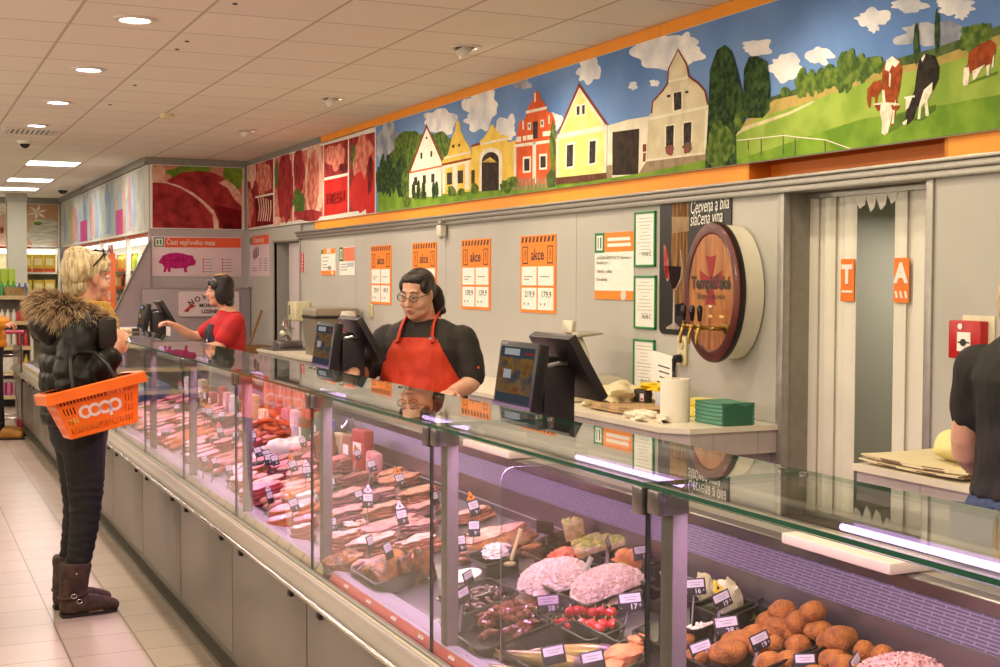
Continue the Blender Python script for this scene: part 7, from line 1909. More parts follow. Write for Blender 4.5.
q.ring_loft([rim_ring(-.003, Hh / 2 - .006), rim_ring(.022, Hh / 2 - .036), rim_ring(.027, Hh / 2 - .036), rim_ring(.026, Hh / 2 + .006), rim_ring(.020, Hh / 2 + .012), rim_ring(-.003, Hh / 2 + .010)], False)
q.build('rim', bk)
# lettering: four round strokes
M_lg = mat('logo_white', 'ead8d8', .5, amt=.03); q = MB(M_lg)
def stroke(pts, w_=.0125, lift=.003):
    L_, R_2 = [], []
    for i, (x, z) in enumerate(pts):
        a, b_ = pts[max(i - 1, 0)], pts[min(i + 1, len(pts) - 1)]; dx, dz = b_[0] - a[0], b_[1] - a[1]; l = math.hypot(dx, dz)
        nx, nz_ = -dz / l * w_ / 2, dx / l * w_ / 2; L_.append((x + nx, z + nz_)); R_2.append((x - nx, z - nz_))
    P_ = lambda x, z: (lambda v: bp(.5 + x / (Lb + (Lt - Lb) * v), v, 0) + V((0, -lift, 0)))(.53 + z / Hh)
    for i in range(len(pts) - 1): q.face([P_(*L_[i]), P_(*R_2[i]), P_(*R_2[i + 1]), P_(*L_[i + 1])])
arc = lambda cx, cz, r, a0, a1, n=26: [(cx + r * math.cos(math.radians(a0 + (a1 - a0) * k / n)), cz + r * math.sin(math.radians(a0 + (a1 - a0) * k / n))) for k in range(n + 1)]
stroke(arc(-.063, -.006, .0225, 40, 320)); stroke(arc(-.023, -.006, .0225, 0, 360)); stroke(arc(.021, -.006, .0225, 0, 360)); stroke(arc(.064, -.006, .0225, 0, 360)); stroke([(.0415, -.006), (.0415, -.048)])
q.build('logo', wf, 'white rounded coop lettering', smooth=False)
M_bh = mat('basket_handle', '171412', .45)
for s in (-1, 1):
    q = MB(M_bh)
    top = V((-.005 + .01 * s, .03 * s * .3 + .0, .250)); 
    q.tube([V((-.09, s * (Wt / 2 - .01), Hh / 2 + .005)), V((-.082, s * Wt * .42, .17)), V((-.055, s * .04, .235)), top, V((.045, s * .04, .235)), V((.075, s * Wt * .42, .17)), V((.09, s * (Wt / 2 - .01), Hh / 2 + .005))], .0085, 8, 1.5)
    q.build('handle', bk, 'black bail handle')
sc_ = MB(mat('basket_goods', 'd8d26a', .5, amt=.2)); sc_.box((0, 0, .03), (.12, .09, .05), None, .01); solo(sc_, 'grocery_packet', 'small yellow packet lying inside the orange basket', 'packet', (.74, 5.99, .868), (0, -.2, .4))
sc_ = MB(mat('basket_goods2', 'e6dfcf', .5)); sc_.box((0, 0, .03), (.10, .08, .05), None, .01); solo(sc_, 'grocery_packet', 'small white packet lying inside the orange basket', 'packet', (.87, 6.01, .895), (0, -.2, -.2))

# ================================================= the clerk with glasses and red apron
F = Frame((2.46, 6.31, 0), (-.62, -.78, 0))
cl2 = thing('person', 'clerk with glasses and dark ponytail in a black shirt and red apron behind the counter', 'person', (0, 0, 0))
H = Head(F(.085, .01, 1.452), (-.78, -.63, 0), .24, .05, 1.0); H.brow = mat('brow_dark', '2a1c16', .7)
q = MB(M_skin2)
H.skull(q, .016); limb(q, [H(0, -.02, -.04), F(.01, 0, 1.30)], [.062, .072]); H.ell(q, (0, .02, -.10), (.05, .04, .03))
torso(q, F, [(.70, 0, 0, .15, .19), (.80, .01, 0, .175, .215), (.92, .02, 0, .185, .222), (1.05, .02, 0, .165, .205), (1.18, .015, 0, .15, .205), (1.25, .0, 0, .12, .195), (1.30, -.005, 0, .095, .15), (1.34, 0, 0, .065, .085)])
RA = [F(-.01, .20, 1.225), F(.09, .285, 1.065), F(.31, .27, 1.075)]; LA = [F(-.01, -.20, 1.225), F(.02, -.262, 1.03), F(.17, -.20, .968)]
for A_ in (RA, LA): limb(q, A_, [.058, .054, .034])
hand(q, RA[2], (-.45, -.85, -.15), (0, 0, -1), -1, .45, .2); hand(q, LA[2], (-.62, -.70, -.02), (0, 0, -1), 1, .2, .2)
for s in (-1, 1): limb(q, [F(0, s * .10, .80), F(.01, s * .10, .45), F(-.01, s * .10, .09)], [.125, .085, .055]); limb(q, [F(-.01, s * .10, .06), F(.12, s * .11, .035)], [.05, .035])
me = remesh(q, .0065, 3); body = obj_from(me, 'body', cl2, M_skin2)
H.face(body)
M_shirt = mat('shirt_charcoal', '2c2623', .8, col2='221d1b', scale=10, bump=.12, bscale=50)
def garment(F, rings, arms, m, name, parent, wr=.004, g=.012):
    """shirt: torso and sleeves grown a little beyond the body"""
    q = MB(m); torso(q, F, [(u, cf, cr, d + g, w + g) for u, cf, cr, d, w in rings])
    for pts, rs in arms: limb(q, pts, rs)
    me = remesh(q, .007, 14)
    displace(me, lambda c: wr * noise.noise(c * 15) + wr * .7 * noise.noise(V((c.x * 50, c.y * 50, c.z * 18))))
    keep = me.copy(); obj_from(me, name, parent, m); return keep
sh = garment(F, [(.68, 0, 0, .165, .20), (.80, .01, 0, .175, .215), (.92, .02, 0, .185, .222), (1.05, .02, 0, .165, .205), (1.18, .015, 0, .15, .205), (1.24, .0, 0, .125, .21), (1.29, -.005, 0, .10, .165), (1.33, 0, 0, .070, .09)],
             [([RA[0], RA[0].lerp(RA[1], .55), RA[1].lerp(RA[2], .10)], [.078, .080, .072]), ([LA[0], LA[0].lerp(LA[1], .5), LA[0].lerp(LA[1], .90)], [.078, .080, .074])], M_shirt, 'shirt', cl2)
M_apr = mat('apron_red', 'cc3a14', .7, col2='bc2f0f', scale=8, bump=.1)
def pa(c):
    f, r, u = F.back(c)
    if f < .0 or u < .55: return False
    if u < 1.235: return abs(r) < .10 + .11 * min(1, max(0, (1.235 - u) / .22)) ** .8 and f > .02 - .05 * (u < 1.0)
    return False
ap = shell(sh, pa, .007, M_apr, 'apron', cl2, .004, lambda c: .004 * math.sin(F.back(c)[1] * 55 + 3 * noise.noise(c * 6)) * max(0, min(1, (1.12 - c.z) * 5)))
q = MB(M_apr)
for s in (-1, 1): q.tube([F(.160, s * .092, 1.215), F(.140, s * .086, 1.265), F(.10, s * .082, 1.31), F(.04, s * .080, 1.345), F(-.03, s * .07, 1.355), F(-.07, s * .03, 1.35)], [.007] * 6, 8, 2.6)
q.build('strap', ap)
q = MB(M_chrome); q.box(F(.158, -.090, 1.235), (.035, .008, .012), Euler((0, 0, -.9))); q.build('buckle', ap)
q = MB(mat('skirt_dark', '241f1d', .8)); torso(q, F, [(.10, 0, 0, .12, .20), (.45, .0, 0, .13, .21), (.70, .005, 0, .165, .21), (.82, .01, 0, .19, .23), (.9, .01, 0, .195, .23)]); obj_from(remesh(q, .010, 2), 'trousers', cl2, mat('skirt_dark', '241f1d', .8))
q = MB(mat('sleeve_mark', 'e05a2a', .6)); q.box(LA[0].lerp(LA[1], .70) + F.f * .05 - F.r * .055, (.02, .006, .012), Euler((0, 0, -.9))); q.build('sleeve_label', cl2)
M_darkhair = mat('hair_dark', '221511', .35, col2='160d0b', scale=14, stretch=(6, 6, 1), bump=.3, bscale=70)
q = MB(M_darkhair)
H.ell(q, (0, -.024, .050), (.081, .097, .084)); H.ell(q, (0, -.06, .01), (.072, .06, .07)); H.ell(q, (0, .024, .088), (.066, .050, .036))
for e in (-1, 1): H.ell(q, (e * .064, .012, .05), (.019, .046, .042))
limb(q, [H(-.01, -.10, .01), H(-.03, -.125, -.02), H(-.04, -.13, -.08), H(-.04, -.115, -.14)], [.035, .042, .040, .02])
q.sph(H(-.07, -.12, -.11), .022, sub=2)
obj_from(hair_mesh(q, .0055, .0015, 5), 'hair', cl2, M_darkhair)
gl = thing('eyeglasses', 'thin dark-framed eyeglasses on the clerk in the red apron', 'glasses', (0, 0, 0))
M_fr = mat('glasses_frame', '3a2c28', .3)
q = MB(M_fr)
for e in (-1, 1): q.tube([H(e * .034 + .025 * math.cos(t), .104 - .006 * abs(math.cos(t)), .006 + .0165 * math.sin(t)) for t in [2 * PI * k / 20 for k in range(21)]], .0018, 6)
q.tube([H(-.010, .108, .010), H(.010, .108, .010)], .0018, 6); q.build('frame', gl)
for e in (-1, 1): q = MB(M_fr); q.tube([H(e * .058, .10, .012), H(e * .076, .06, .014), H(e * .080, .0, .012)], .0018, 6); q.build('temple', gl)
for e in (-1, 1): q = MB(glass_mat('lens_clear', 'f6f6f6', .05)); q.prism([H(e * .034 + .024 * math.cos(t), .104, .006 + .0155 * math.sin(t)) for t in [2 * PI * k / 20 for k in range(20)]], H.y * .0012); q.build('lens', gl)

# ================================================= the clerk in red further back
F = Frame((2.46, 10.72, 0), (-1, .05, 0))
cl1 = thing('person', 'clerk with black bobbed hair in a red shirt and navy apron at the far till', 'person', (0, 0, 0))
H = Head(F(.06, 0, 1.43), (-1, .12, 0), .06, 0, 1.0); H.brow = mat('brow_dark', '2a1c16', .7)
q = MB(M_skin); H.skull(q); limb(q, [H(0, -.015, -.05), F(.0, 0, 1.27)], [.055, .062])
torso(q, F, [(.70, 0, 0, .14, .18), (.82, .01, 0, .155, .195), (.95, .015, 0, .15, .18), (1.10, .015, 0, .15, .18), (1.18, -.005, 0, .125, .175), (1.24, -.015, 0, .085, .13), (1.30, 0, 0, .06, .07)])
LA = [F(-.02, -.0, 0) + F.r * (-.18) + F.u * 1.20, F(.10, -.225, 1.0), F(.30, -.17, .985)]; LA[0] = F(-.03, -.17, 1.175)
RA = [F(-.0, .17, 1.18), F(.20, .225, 1.055), F(.395, .17, 1.145)]
for A_ in (LA, RA): limb(q, A_, [.052, .045, .029])
hand(q, RA[2], (-.9, -.1, .35), (.2, 0, -1), -1, .7, .15); hand(q, LA[2], (-.9, .2, -.05), (0, 0, -1), 1, .2, .15)
for s in (-1, 1): limb(q, [F(0, s * .09, .80), F(.01, s * .09, .45), F(-.01, s * .09, .09)], [.115, .08, .05]); limb(q, [F(-.01, s * .09, .06), F(.12, s * .10, .035)], [.05, .035])
me = remesh(q, .007, 3); body = obj_from(me, 'body', cl1, M_skin); H.face(body)
sh = garment(F, [(.72, 0, 0, .145, .185), (.82, .01, 0, .155, .195), (.95, .015, 0, .15, .18), (1.10, .015, 0, .15, .18), (1.18, -.005, 0, .125, .175), (1.24, -.015, 0, .09, .135), (1.275, 0, 0, .062, .075)],
             [([LA[0], LA[0].lerp(LA[1], .4), LA[0].lerp(LA[1], .75)], [.082, .078, .072]), ([RA[0], RA[0].lerp(RA[1], .4), RA[0].lerp(RA[1], .7)], [.080, .076, .070])], mat('shirt_red', 'c01a1c', .75, col2='a81518', scale=10, bump=.1), 'shirt', cl1)
nv = shell(sh, lambda c: (lambda f, r, u: .6 < u < 1.16 and f > .03 and abs(r) < .10 + .08 * min(1, (1.16 - u) * 4))(*F.back(c)), .007, mat('apron_navy', '1c1a2c', .7), 'apron', cl1, .004)
q = MB(mat('apron_mark', 'd8d0d0', .6)); q.prism([F(.178 - .0, -.085 + .03 * math.cos(t), 1.02 + .026 * math.sin(t)) for t in [PI * k / 10 for k in range(11)]], F.f * .004); q.prism([F(.178, -.085 + .02 * math.cos(t), 1.0 + .012 * math.sin(t)) for t in [2 * PI * k / 10 for k in range(10)]], F.f * .004); q.build('emblem', nv)
q = MB(mat('apron_navy', '1c1a2c', .7)); torso(q, F, [(.10, 0, 0, .11, .18), (.45, 0, 0, .125, .19), (.70, .005, 0, .155, .195), (.82, .01, 0, .17, .21), (.9, .01, 0, .175, .205)]); obj_from(remesh(q, .010, 2), 'trousers', cl1, mat('apron_navy', '1c1a2c', .7))
M_blackhair = mat('hair_black', '171012', .35, col2='0d090a', scale=14, stretch=(6, 6, 1), bump=.25, bscale=70)
q = MB(M_blackhair); H.ell(q, (0, -.024, .052), (.084, .099, .086)); H.ell(q, (0, -.055, -.03), (.080, .062, .095)); H.ell(q, (0, .045, .072), (.070, .048, .044))
for e in (-1, 1): H.ell(q, (e * .070, -.005, -.02), (.022, .055, .095)); H.ell(q, (e * .064, .04, .045), (.024, .036, .04))
H.ell(q, (0, -.06, -.10), (.074, .048, .045)); obj_from(hair_mesh(q, .006, .0015, 6), 'hair', cl1, M_blackhair)
q = MB(mat('headband', '9a7a3a', .4)); H.ell(q, (0, -.015, .128), (.05, .058, .014)); q.build('hair_cap', cl1, 'small tan cap on the crown')

# ================================================= the clerk at the right edge
F = Frame((2.655, 2.485, .018), (1, .25, 0))
cl3 = thing('person', 'clerk in a black T-shirt and blue jeans at the right edge, seen from behind', 'person', (0, 0, 0))
H = Head(F(.05, 0, 1.56), (1, .2, 0), .15, 0, 1.0); H.brow = mat('brow_fair', '8a6a48', .7)
q = MB(M_skin2); H.skull(q); limb(q, [H(0, -.015, -.05), F(.0, 0, 1.38)], [.055, .062])
torso(q, F, [(.80, -.02, 0, .13, .17), (.88, -.02, 0, .135, .18), (1.0, -.0, 0, .115, .155), (1.14, .0, 0, .115, .15), (1.26, -.01, 0, .12, .165), (1.33, -.01, 0, .095, .14), (1.39, -.0, 0, .065, .08)])
LA = [F(-.01, -.165, 1.285), F(.02, -.215, 1.05), F(.22, -.18, .99)]; RA = [F(-.01, .165, 1.285), F(.02, .225, 1.06), F(.22, .15, .98)]
for A_ in (LA, RA): limb(q, A_, [.044, .043, .029])
for A_, s in ((LA, 1), (RA, -1)): hand(q, A_[2], (.9, .2, -.25), (0, 0, -1), s, .5, .2)
for s in (-1, 1): limb(q, [F(-.01, s * .09, .86), F(0, s * .09, .48), F(-.03, s * .09, .09)], [.105, .07, .048]); limb(q, [F(-.03, s * .09, .06), F(.11, s * .10, .035)], [.045, .033])
me = remesh(q, .0065, 3); body = obj_from(me, 'body', cl3, M_skin2); H.face(body)
garment(F, [(.955, -.0, 0, .128, .17), (1.0, -.0, 0, .12, .16), (1.14, .0, 0, .115, .15), (1.26, -.01, 0, .12, .165), (1.33, -.01, 0, .095, .14), (1.38, -.0, 0, .066, .082)],
        [([A_[0], A_[0].lerp(A_[1], .3), A_[0].lerp(A_[1], .52)], [.068, .066, .064]) for A_ in (LA, RA)], mat('tshirt_black', '1f1a19', .8, amt=.2, scale=10), 'shirt', cl3)
q = MB(M_jean); M_bj = mat('jeans_blue', '3a4a72', .8, col2='2c3a5e', scale=60, bump=.15)
torso(q, F, [(.76, -.02, 0, .12, .17), (.82, -.02, 0, .145, .185), (.90, -.02, 0, .15, .195), (.96, -.0, 0, .134, .178), (.975, 0, 0, .12, .16)])
for s in (-1, 1): limb(q, [F(-.01, s * .09, .86), F(0, s * .09, .48), F(-.03, s * .09, .06)], [.118, .085, .065])
js = obj_from(remesh(q, .008, 3), 'jeans', cl3, M_bj)
q = MB(M_bj)
for s in (-1, 1): q.box(F(-.172, s * .085, .885), (.012, .12, .13), Euler((0, 0, math.atan2(.25, 1) )), .004)
q.build('pocket', js)
q = MB(M_blond); H.ell(q, (0, -.028, .055), (.084, .100, .088)); H.ell(q, (0, -.06, 0), (.08, .06, .1))
limb(q, [H(-.06, -.05, -.02), H(-.075, -.06, -.10), H(-.07, -.05, -.19)], [.035, .035, .015]); limb(q, [H(.06, -.05, -.02), H(.075, -.06, -.10), H(.07, -.05, -.19)], [.035, .035, .015]); limb(q, [H(0, -.08, -.02), H(0, -.09, -.10), H(0, -.08, -.2)], [.05, .045, .02])
obj_from(hair_mesh(q, .006, .005, 6), 'hair', cl3, M_blond)

# ================================================= shopper in yellow at the left edge
p0 = on_z(6, 438, 0)
F = Frame((p0.x - .13, p0.y, 0), (1, -.15, 0))
ys = thing('person', 'shopper in a yellow-orange jacket, black trousers and tan boots cut by the left photo edge', 'person', (0, 0, 0))
H = Head(F(-.12, 0, 1.60), (1, -.1, 0), .1); H.brow = H2 = mat('brow_dark', '2a1c16', .7)
q = MB(M_skin); H.skull(q); limb(q, [H(0, -.015, -.05), F(-.14, 0, 1.40)], [.056, .062]); torso(q, F, [(.80, 0, 0, .11, .15), (1.0, -.04, 0, .11, .15), (1.25, -.12, 0, .11, .17), (1.40, -.15, 0, .07, .1)])
LA = [F(-.14, -.18, 1.32), F(-.02, -.21, 1.14), F(.12, -.14, 1.10)]; RA = [F(-.14, .18, 1.32), F(-.02, .21, 1.14), F(.12, .16, 1.10)]
for A_, s in ((LA, 1), (RA, -1)): limb(q, A_, [.05, .042, .03]); hand(q, A_[2], (.95, 0, -.15), (0, 0, -1), s, .8, .1)
for s in (-1, 1): limb(q, [F(0, s * .09, .85), F(.02, s * .10, .48), F(.045, s * .11, .08)], [.09, .06, .04])
body = obj_from(remesh(q, .008, 3), 'body', ys, M_skin); H.face(body)
M_yj = mat('jacket_yellow', 'e09422', .6, col2='cc8018', scale=8, bump=.2)
q = MB(M_yj); torso(q, F, [(.88, 0, 0, .15, .19), (1.0, -.03, 0, .16, .20), (1.2, -.10, 0, .155, .20), (1.34, -.14, 0, .12, .18), (1.41, -.15, 0, .08, .10)])
for A_ in (LA, RA): limb(q, A_, [.08, .07, .05])
me = remesh(q, .010, 3)
displace(me, lambda c: .008 * abs(math.sin(c.z * 40)) + .006 * noise.noise(c * 15))
obj_from(me, 'jacket', ys, M_yj)
q = MB(M_darkhair); H.ell(q, (0, -.03, .05), (.084, .1, .088)); H.ell(q, (0, -.06, -.02), (.078, .06, .09)); obj_from(hair_mesh(q, .008), 'hair', ys, M_darkhair)
q = MB(M_jean); torso(q, F, [(.78, 0, 0, .11, .16), (.92, 0, 0, .13, .18)])
for s in (-1, 1): limb(q, [F(0, s * .09, .85), F(.02, s * .10, .48), F(.045, s * .11, .08)], [.11, .085, .07])
obj_from(remesh(q, .010, 3), 'trousers', ys, M_jean)
for s in (-1, 1):
    q = MB(); m_ = mat('boot_tan', 'a8762c', .7, col2='8a5f22', scale=20)
    q.use(m_); limb(q, [F(.04, s * .11, .14), F(.05, s * .11, .06)], [.055, .06]); limb(q, [F(.05, s * .11, .055), F(.15, s * .12, .055), F(.26, s * .13, .042)], [.055, .055, .042])
    me = remesh(q, .008, 2)
    displace(me, lambda c: V((c.x, c.y, max(c.z, .012))))
    b_ = obj_from(me, 'boot', ys, m_); q = MB(mat('sole_dark', '241b18', .7)); q.prism([F(f, s * (.11 + .02 * f / .2) + r, .001) for f, r in ((-.01, -.04), (.16, -.055), (.29, -.035), (.31, 0), (.29, .035), (.16, .055), (-.01, .04))], (0, 0, .016)); q.build('sole', b_)
    q = MB(mat('boot_collar', '4a3420', .9)); q.tube([F(.04 + .062 * math.cos(t), s * .11 + .062 * math.sin(t), .16) for t in [2 * PI * k / 16 for k in range(17)]], .014, 8); q.build('collar', b_)
# ------------------------------------------------------------------ the self-service area at the back
M_shelf = mat('shelf_white', 'd8d4c8', .4, amt=.05); M_shelfedge = mat('shelf_edge', 'cdb98c', .5, amt=.1)
XD0 = 2.72
# chilled wall shelves below the dairy banner
def dairy(y0, y1, n, label):
    r = thing('chilled_shelf', label, 'shelf unit', (0, 0, 0), group='chilled shelves')
    q = MB(M_shelf); q.b(3.30, y0, 0, 3.34, y1, 2.07); q.build('back_panel', r)
    for y in (y0, y1 - .06): q = MB(M_shelf); q.b(XD0, y, 0, XD0 + .05, y + .06, 2.07, .005); q.build('upright', r)
    q = MB(M_shelf); q.b(XD0 - .02, y0, 0, 3.3, y1, .35, .01); q.build('base', r)
    for z in SHZ:
        q = MB(M_shelf); q.b(XD0 + .06, y0 + .06, z - .03, 3.3, y1 - .06, z); s = q.build('shelf_board', r)
        q = MB(M_shelfedge); q.b(XD0 + .055, y0 + .06, z - .035, XD0 + .06, y1 - .06, z + .005); q.build('price_rail', s)
    q = MB(emis('shelf_tube', 'fff6e6', 3.4)); q.b(XD0 + .07, y0 + .1, 1.955, XD0 + .12, y1 - .1, 2.03); q.build('light_tube', r)
    q = MB(flat('d05a2a')); q.b(XD0 - .0, y0 + .06, 2.035, XD0 + .02, y1 - .06, 2.068); q.build('top_strip', r)
    area('shelf_lamp', (XD0 + .12, (y0 + y1) / 2, 1.94), LP['shelf'], .05, (1, .93, .8), sizey=y1 - y0 - .2).rotation_euler = V((.3, 0, -1)).to_track_quat('-Z', 'X').to_euler()
    return r
SHZ = [.60, .90, 1.20, 1.42, 1.66]
UN = [(15.80, 17.55, 'chilled shelf unit nearest the sloping screen'), (17.55, 19.9, 'chilled shelf unit with the upright orange banner'), (19.9, 22.1, 'chilled shelf unit behind the blonde woman\'s head'), (22.1, 24.2, 'chilled shelf unit in the far corner')]
for i, (a, b_, lb) in enumerate(UN): dairy(a, b_, i, lb)
rr = random.Random(33)
PC = {'green': '3f8a44', 'white': 'e2dfd6', 'amber': 'c08a34', 'blue': '4a66a8', 'red': 'b83030', 'yellow': 'd9b832', 'lime': 'a4c43a', 'cream': 'e0d2a8', 'teal': '3a8a84'}
def bottle(cn, h, r):
    q = MB(mat('bottle_' + cn, PC[cn], .25, amt=.1)); q.lathe([(0, 0), (r, 0), (r, h * .6), (r * .85, h * .7), (r * .4, h * .82), (r * .35, h * .93), (r * .42, h * .93), (r * .42, h), (0, h)], seg=14); return q
def carton(cn, h, w_, d):
    q = MB(mat('carton_' + cn, PC[cn], .4, amt=.08)); q.box((0, 0, h / 2), (d, w_, h), None, .004); q.use(W_); q.box((-d / 2 - .0005, 0, h * .55), (.001, w_ * .6, h * .35)); return q
pc = {}
def goods(kind, cn, label, loc, group, h, w_):
    key = (kind, cn, h, w_)
    if key in pc: return dup(pc[key], loc, None, label, group)
    q = bottle(cn, h, w_ / 2) if kind == 'bottle' else carton(cn, h, w_, .08)
    pc[key] = solo(q, kind, label, kind, loc, group=group); return pc[key]
LV = ['bottom', 'low', 'middle', 'upper-middle', 'top']
for ui, (a, b_, lb) in enumerate(UN[:3]):
    unit = ['nearest the sloping screen', 'with the orange banner', 'behind the blonde head'][ui]
    for li, z in enumerate(SHZ):
        if li < 2: continue
        y = a + .16; n = 0
        while y < b_ - .14 and n < 12:
            cn = list(PC)[(n * 4 + li * 3 + ui * 2) % 9] if (n // 2) % 2 else ['white', 'green', 'cream', 'amber', 'lime'][(n // 2 + li) % 5]
            kd = 'bottle' if (li + ui) % 2 == 0 or li == 4 else 'carton'
            h = .20 if z > 1.6 else .17
            goods(kd, cn, '%s %s on the %s chilled shelf %s, %s from the camera' % (cn, kd, LV[li], unit, ORD[n]), (XD0 + .16, y, z + .001), 'goods on the chilled shelves', h, .085); n += 1; y += .145
# upright orange banner and diagonal signs
ob = thing('orange_banner', 'upright orange banner with white lettering hanging on the chilled shelves', 'banner', (XD0 - .08, 18.51, 0))
q = MB(mat('banner_orange', 'ef6a1c', .5, amt=.05)); q.b(0, -.55, .55, .006, .55, 1.86, .002); q.build('panel', ob)
q = MB(W_); put_text(q, W_, 'Výhodné ceny', .50, facing((-.003, 0, 1.15), (0, 0, 1), (0, 1, 0)), xs=.62); q.build('lettering', ob, smooth=False)
q = MB(flat('b83a2a')); q.b(.01, -.2, 1.86, .03, .2, 1.98); q.build('top_tag', ob)
ws = thing('shelf_sign', 'tilted white strip sign at the chilled shelves', 'sign', (XD0 - .03, 16.05, 1.66), (math.radians(-12), 0, 0)); q = MB(W_); q.b(0, -.05, -.17, .01, .05, .24, .002); q.build('panel', ws); q = MB(flat('b0a8b4')); q.b(-.001, -.03, -.14, 0, .03, .2); q.build('print', ws)
os_ = thing('shelf_sign', 'small tilted orange sign beside the sloping screen', 'sign', (XD0 - .06, 16.7, 1.40), (math.radians(12), 0, 0)); q = MB(mat('banner_orange', 'ef6a1c', .5, amt=.05)); q.b(0, -.2, -.05, .01, .2, .05, .002); q.build('panel', os_); q = MB(K_); q.b(-.001, -.1, -.01, 0, .1, .015); q.build('print', os_)

# far wall shelves with yellow cartons
fs = thing('wall_shelf', 'lit white shelves on the far wall under the flower banner', 'shelf unit', (0, 0, 0))
q = MB(mat('shelf_back', 'b9b18c', .6)); q.b(-2.4, YF - .04, .1, 2.6, YF - .01, 2.05); q.build('back_panel', fs)
for z in (.5, .9, 1.20, 1.63): q = MB(M_shelf); q.b(-2.4, YF - .45, z - .03, 2.6, YF - .04, z); q.build('shelf_board', fs)
q = MB(emis('shelf_tube', 'fff6e6', 3.4)); q.b(-2.3, YF - .20, 1.95, 2.55, YF - .15, 2.03); q.build('light_tube', fs)
q = MB(flat('c8502a')); q.b(-2.4, YF - .22, 2.035, 2.15, YF - .21, 2.075); q.build('top_strip', fs)
for x in (-2.4, 2.57): q = MB(M_shelf); q.b(x, YF - .45, 0, x + .03, YF - .01, 2.05); q.build('side_panel', fs)
area('shelf_lamp', (.5, YF - .22, 1.92), LP['shelf'] * 1.5, .05, (1, .93, .8), sizey=4.0).rotation_euler = (0, 0, PI / 2)
yb = None
for li, (z, nm) in enumerate(((1.63, 'upper'), (1.20, 'lower'))):
    for k in range(3):
        x = 2.06 + .19 * k; lb = 'yellow carton on the %s far-wall shelf, %s from the column' % (nm, ORD[k])
        if yb is None:
            yb = thing('yellow_carton', lb, 'carton', (x, YF - .3, z + .001), (0, 0, 0), 'yellow cartons on the far shelves')
            q = MB(mat('carton_yellow2', 'ddb928', .5, amt=.12)); q.box((0, 0, .15), (.175, .12, .30), None, .004); q.build('carton', yb)
            q = MB(flat('c84a2a')); q.box((0, -.0605, .04), (.17, .001, .06)); q.use(flat('efe2a0')); q.box((0, -.0605, .18), (.12, .001, .12)); q.build('print', yb)
        else: dup(yb, (x, YF - .3, z + .001), None, lb)
q = MB(mat('jar_dark', '5a5048', .4)); q.lathe([(0, 0), (.07, 0), (.07, .08), (.05, .11), (0, .11)], seg=14); solo(q, 'jar', 'dark low jar on the upper far-wall shelf beside the column', 'jar', (1.83, YF - .3, 1.631))
q = MB(mat('tin_grey', 'b9b4aa', .4)); q.box((0, 0, .08), (.11, .1, .16), None, .005); solo(q, 'tin_box', 'pale box between jar and yellow cartons on the upper far-wall shelf', 'box', (1.95, YF - .3, 1.631))
es = thing('exit_sign', 'green emergency exit sign left of the column', 'sign', (1.20, 20.2, 1.99)); q = MB(mat('exit_green', '1a7a44', .4, amt=.05)); q.b(-.22, -.01, -.1, .13, .01, .13, .002); q.build('panel', es)
q = MB(W_); q.prism([(-.06, -.012, -.02), (-.01, -.012, .04), (.04, -.012, .07), (.06, -.012, .05), (.02, -.012, .01), (.05, -.012, -.05), (.03, -.012, -.06), (.0, -.012, -.02), (-.04, -.012, -.06)], (0, .001, 0)); q.use(W_); q.sph((.06, -.011, .095), (.02, .002, .02), sub=2); q.b(.085, -.012, -.06, .11, -.011, .08); q.build('pictogram', es)
q = MB(M_rail); q.cyl((0, 0, .13), (0, 0, CEIL - 1.99), .008, seg=8); q.build('hanger', es)

# gondola with toiletries in front of the column
gd = thing('gondola_shelf', 'white gondola shelf of toiletries behind the blonde woman', 'shelf unit', (0, 16.6, 0))
GZ = [.42, .72, 1.02, 1.32]
for x in (-1.2, 1.46): q = MB(M_shelf); q.b(x, 0, 0, x + .03, .5, 1.32); q.build('side_panel', gd)
q = MB(mat('gondola_back', 'a8a098', .5)); q.b(-1.2, .44, 0, 1.46, .47, 1.34); q.build('back_panel', gd)
for z in [.14] + GZ:
    q = MB(M_shelf); q.b(-1.17, 0, z - .04, 1.46, .44, z); s = q.build('shelf_board', gd); q = MB(M_shelfedge); q.b(-1.17, -.006, z - .042, 1.46, 0, z + .004); q.build('price_rail', s)
area('shelf_lamp', (.6, 15.6, 2.6), LP['shelf'] * .8, .4, (1, .92, .82))
rows_ = {1.32: [('bottle', 'green', .17), ('bottle', 'blue', .15), ('bottle', 'white', .16)], 1.02: [('bottle', 'white', .14), ('carton', 'red', .12), ('bottle', 'pinkish', .13)], .72: [('bottle', 'white', .2), ('bottle', 'red', .19), ('bottle', 'cream', .19)], .42: [('carton', 'white', .17), ('bottle', 'yellow', .2), ('carton', 'cream', .15)], .14: [('bottle', 'pinkish', .2), ('carton', 'blue', .17), ('bottle', 'white', .2)]}
PC['pinkish'] = 'c86a94'
nm = {1.32: 'top', 1.02: 'second', .72: 'third', .42: 'fourth', .14: 'bottom'}
for z, lst in rows_.items():
    for k in range(14):
        x = .56 + .066 * k; kd, cn, h = lst[(k // 3) % 3]
        goods(kd, cn, '%s %s on the %s gondola shelf, %s from the left' % (cn, kd, nm[z], ORD[k]), (x, 16.72, z + .001), 'toiletries on the gondola', h, .06)
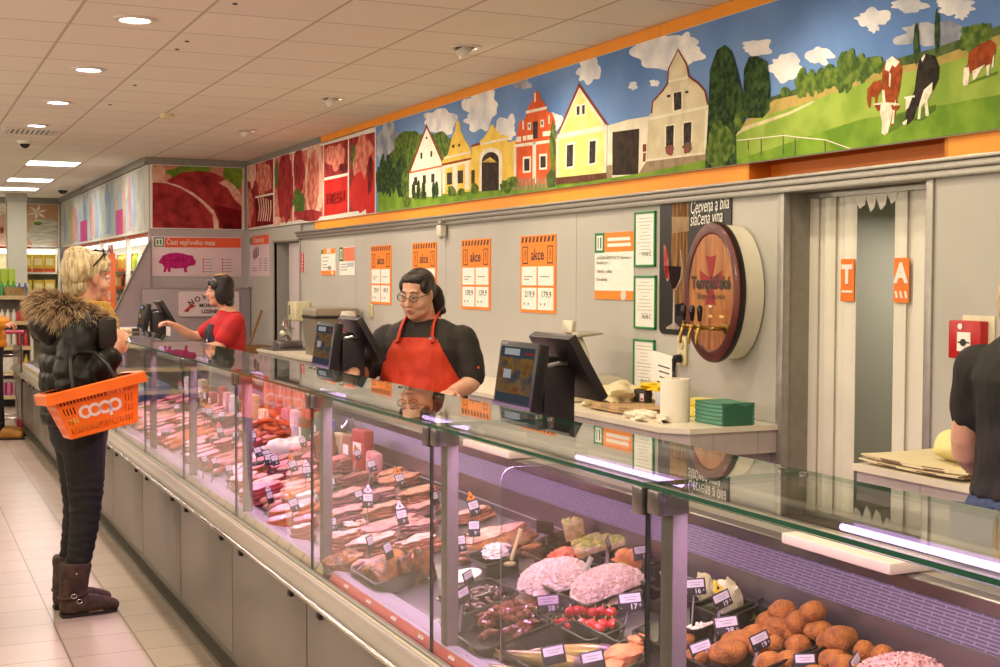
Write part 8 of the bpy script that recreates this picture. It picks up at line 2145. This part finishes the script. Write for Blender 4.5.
# second tier above the bottles: cream and green cartons standing on a small riser
q = MB(M_shelf); q.b(-.5, .2, 1.415, 1.45, .44, 1.44); q.b(.4, .42, 1.3, 1.45, .44, 1.44); q.build('riser', gd)
for k in range(9):
    cn = 'cream' if k < 3 else 'lime'; x = .60 + .085 * k
    goods('carton', cn, '%s carton on the gondola riser, %s from the left' % (cn, ORD[k]), (x, 16.92, 1.441), 'cartons on the gondola riser', .20, .08)
bk2 = MB(mat('wicker', 'a88a5a', .8, amt=.3, scale=60)); bk2.lathe([(0, 0), (.10, 0), (.13, .10), (.14, .10), (.12, .0)], seg=18); solo(bk2, 'wicker_basket', 'small wicker basket at the right end of the gondola top', 'basket', (1.30, 16.75, 1.322 + .22 * 0))
# shopping trolley by the shopper in yellow
tr = thing('shopping_trolley', 'pink-handled shopping trolley beside the shopper in yellow', 'trolley', (p0.x - .02, p0.y + .35, 0), (0, 0, PI / 2))
q = MB(M_chrome)
q.tube([(.0, -.2, 1.0), (.02, -.2, .9), (.06, -.2, .35), (.10, -.2, .10)], .012, 8); q.build('frame_tube', tr)
q = MB(M_chrome); q.tube([(.0, .2, 1.0), (.02, .2, .9), (.06, .2, .35), (.10, .2, .10)], .012, 8); q.build('frame_tube', tr)
q = MB(mat('handle_pink', 'c8486a', .4)); q.cyl((0, -.22, 1.0), (0, .22, 1.0), .018); q.build('handle', tr)
q = MB(M_chrome)
for z in (.55, .65, .75, .85): q.tube([(.03, -.2, z), (.5, -.16, z), (.5, .16, z), (.03, .2, z)], .004, 6)
for k in range(7): q.tube([(.08 + .07 * k, -.19 + .005 * k, .86), (.08 + .07 * k, -.19 + .005 * k, .5), (.08 + .07 * k, .19 - .005 * k, .5), (.08 + .07 * k, .19 - .005 * k, .86)], .004, 6)
q.build('wire_basket', tr)
for x in (.10, .5):
    for y in (-.2, .2): q = MB(mat('wheel_red', 'a8303a', .5)); q.cyl((x, y - .015, .06), (x, y + .015, .06), .06); q.use(M_chrome); q.cyl((x, y, .06), (x, y, .14), .008); q.build('wheel', tr)
q = MB(M_chrome); q.tube([(.10, -.2, .14), (.5, -.2, .14), (.5, .2, .14), (.10, .2, .14), (.10, -.2, .14)], .01, 8); q.tube([(.5, -.16, .5), (.5, -.2, .14)], .008, 6); q.build('chassis', tr)
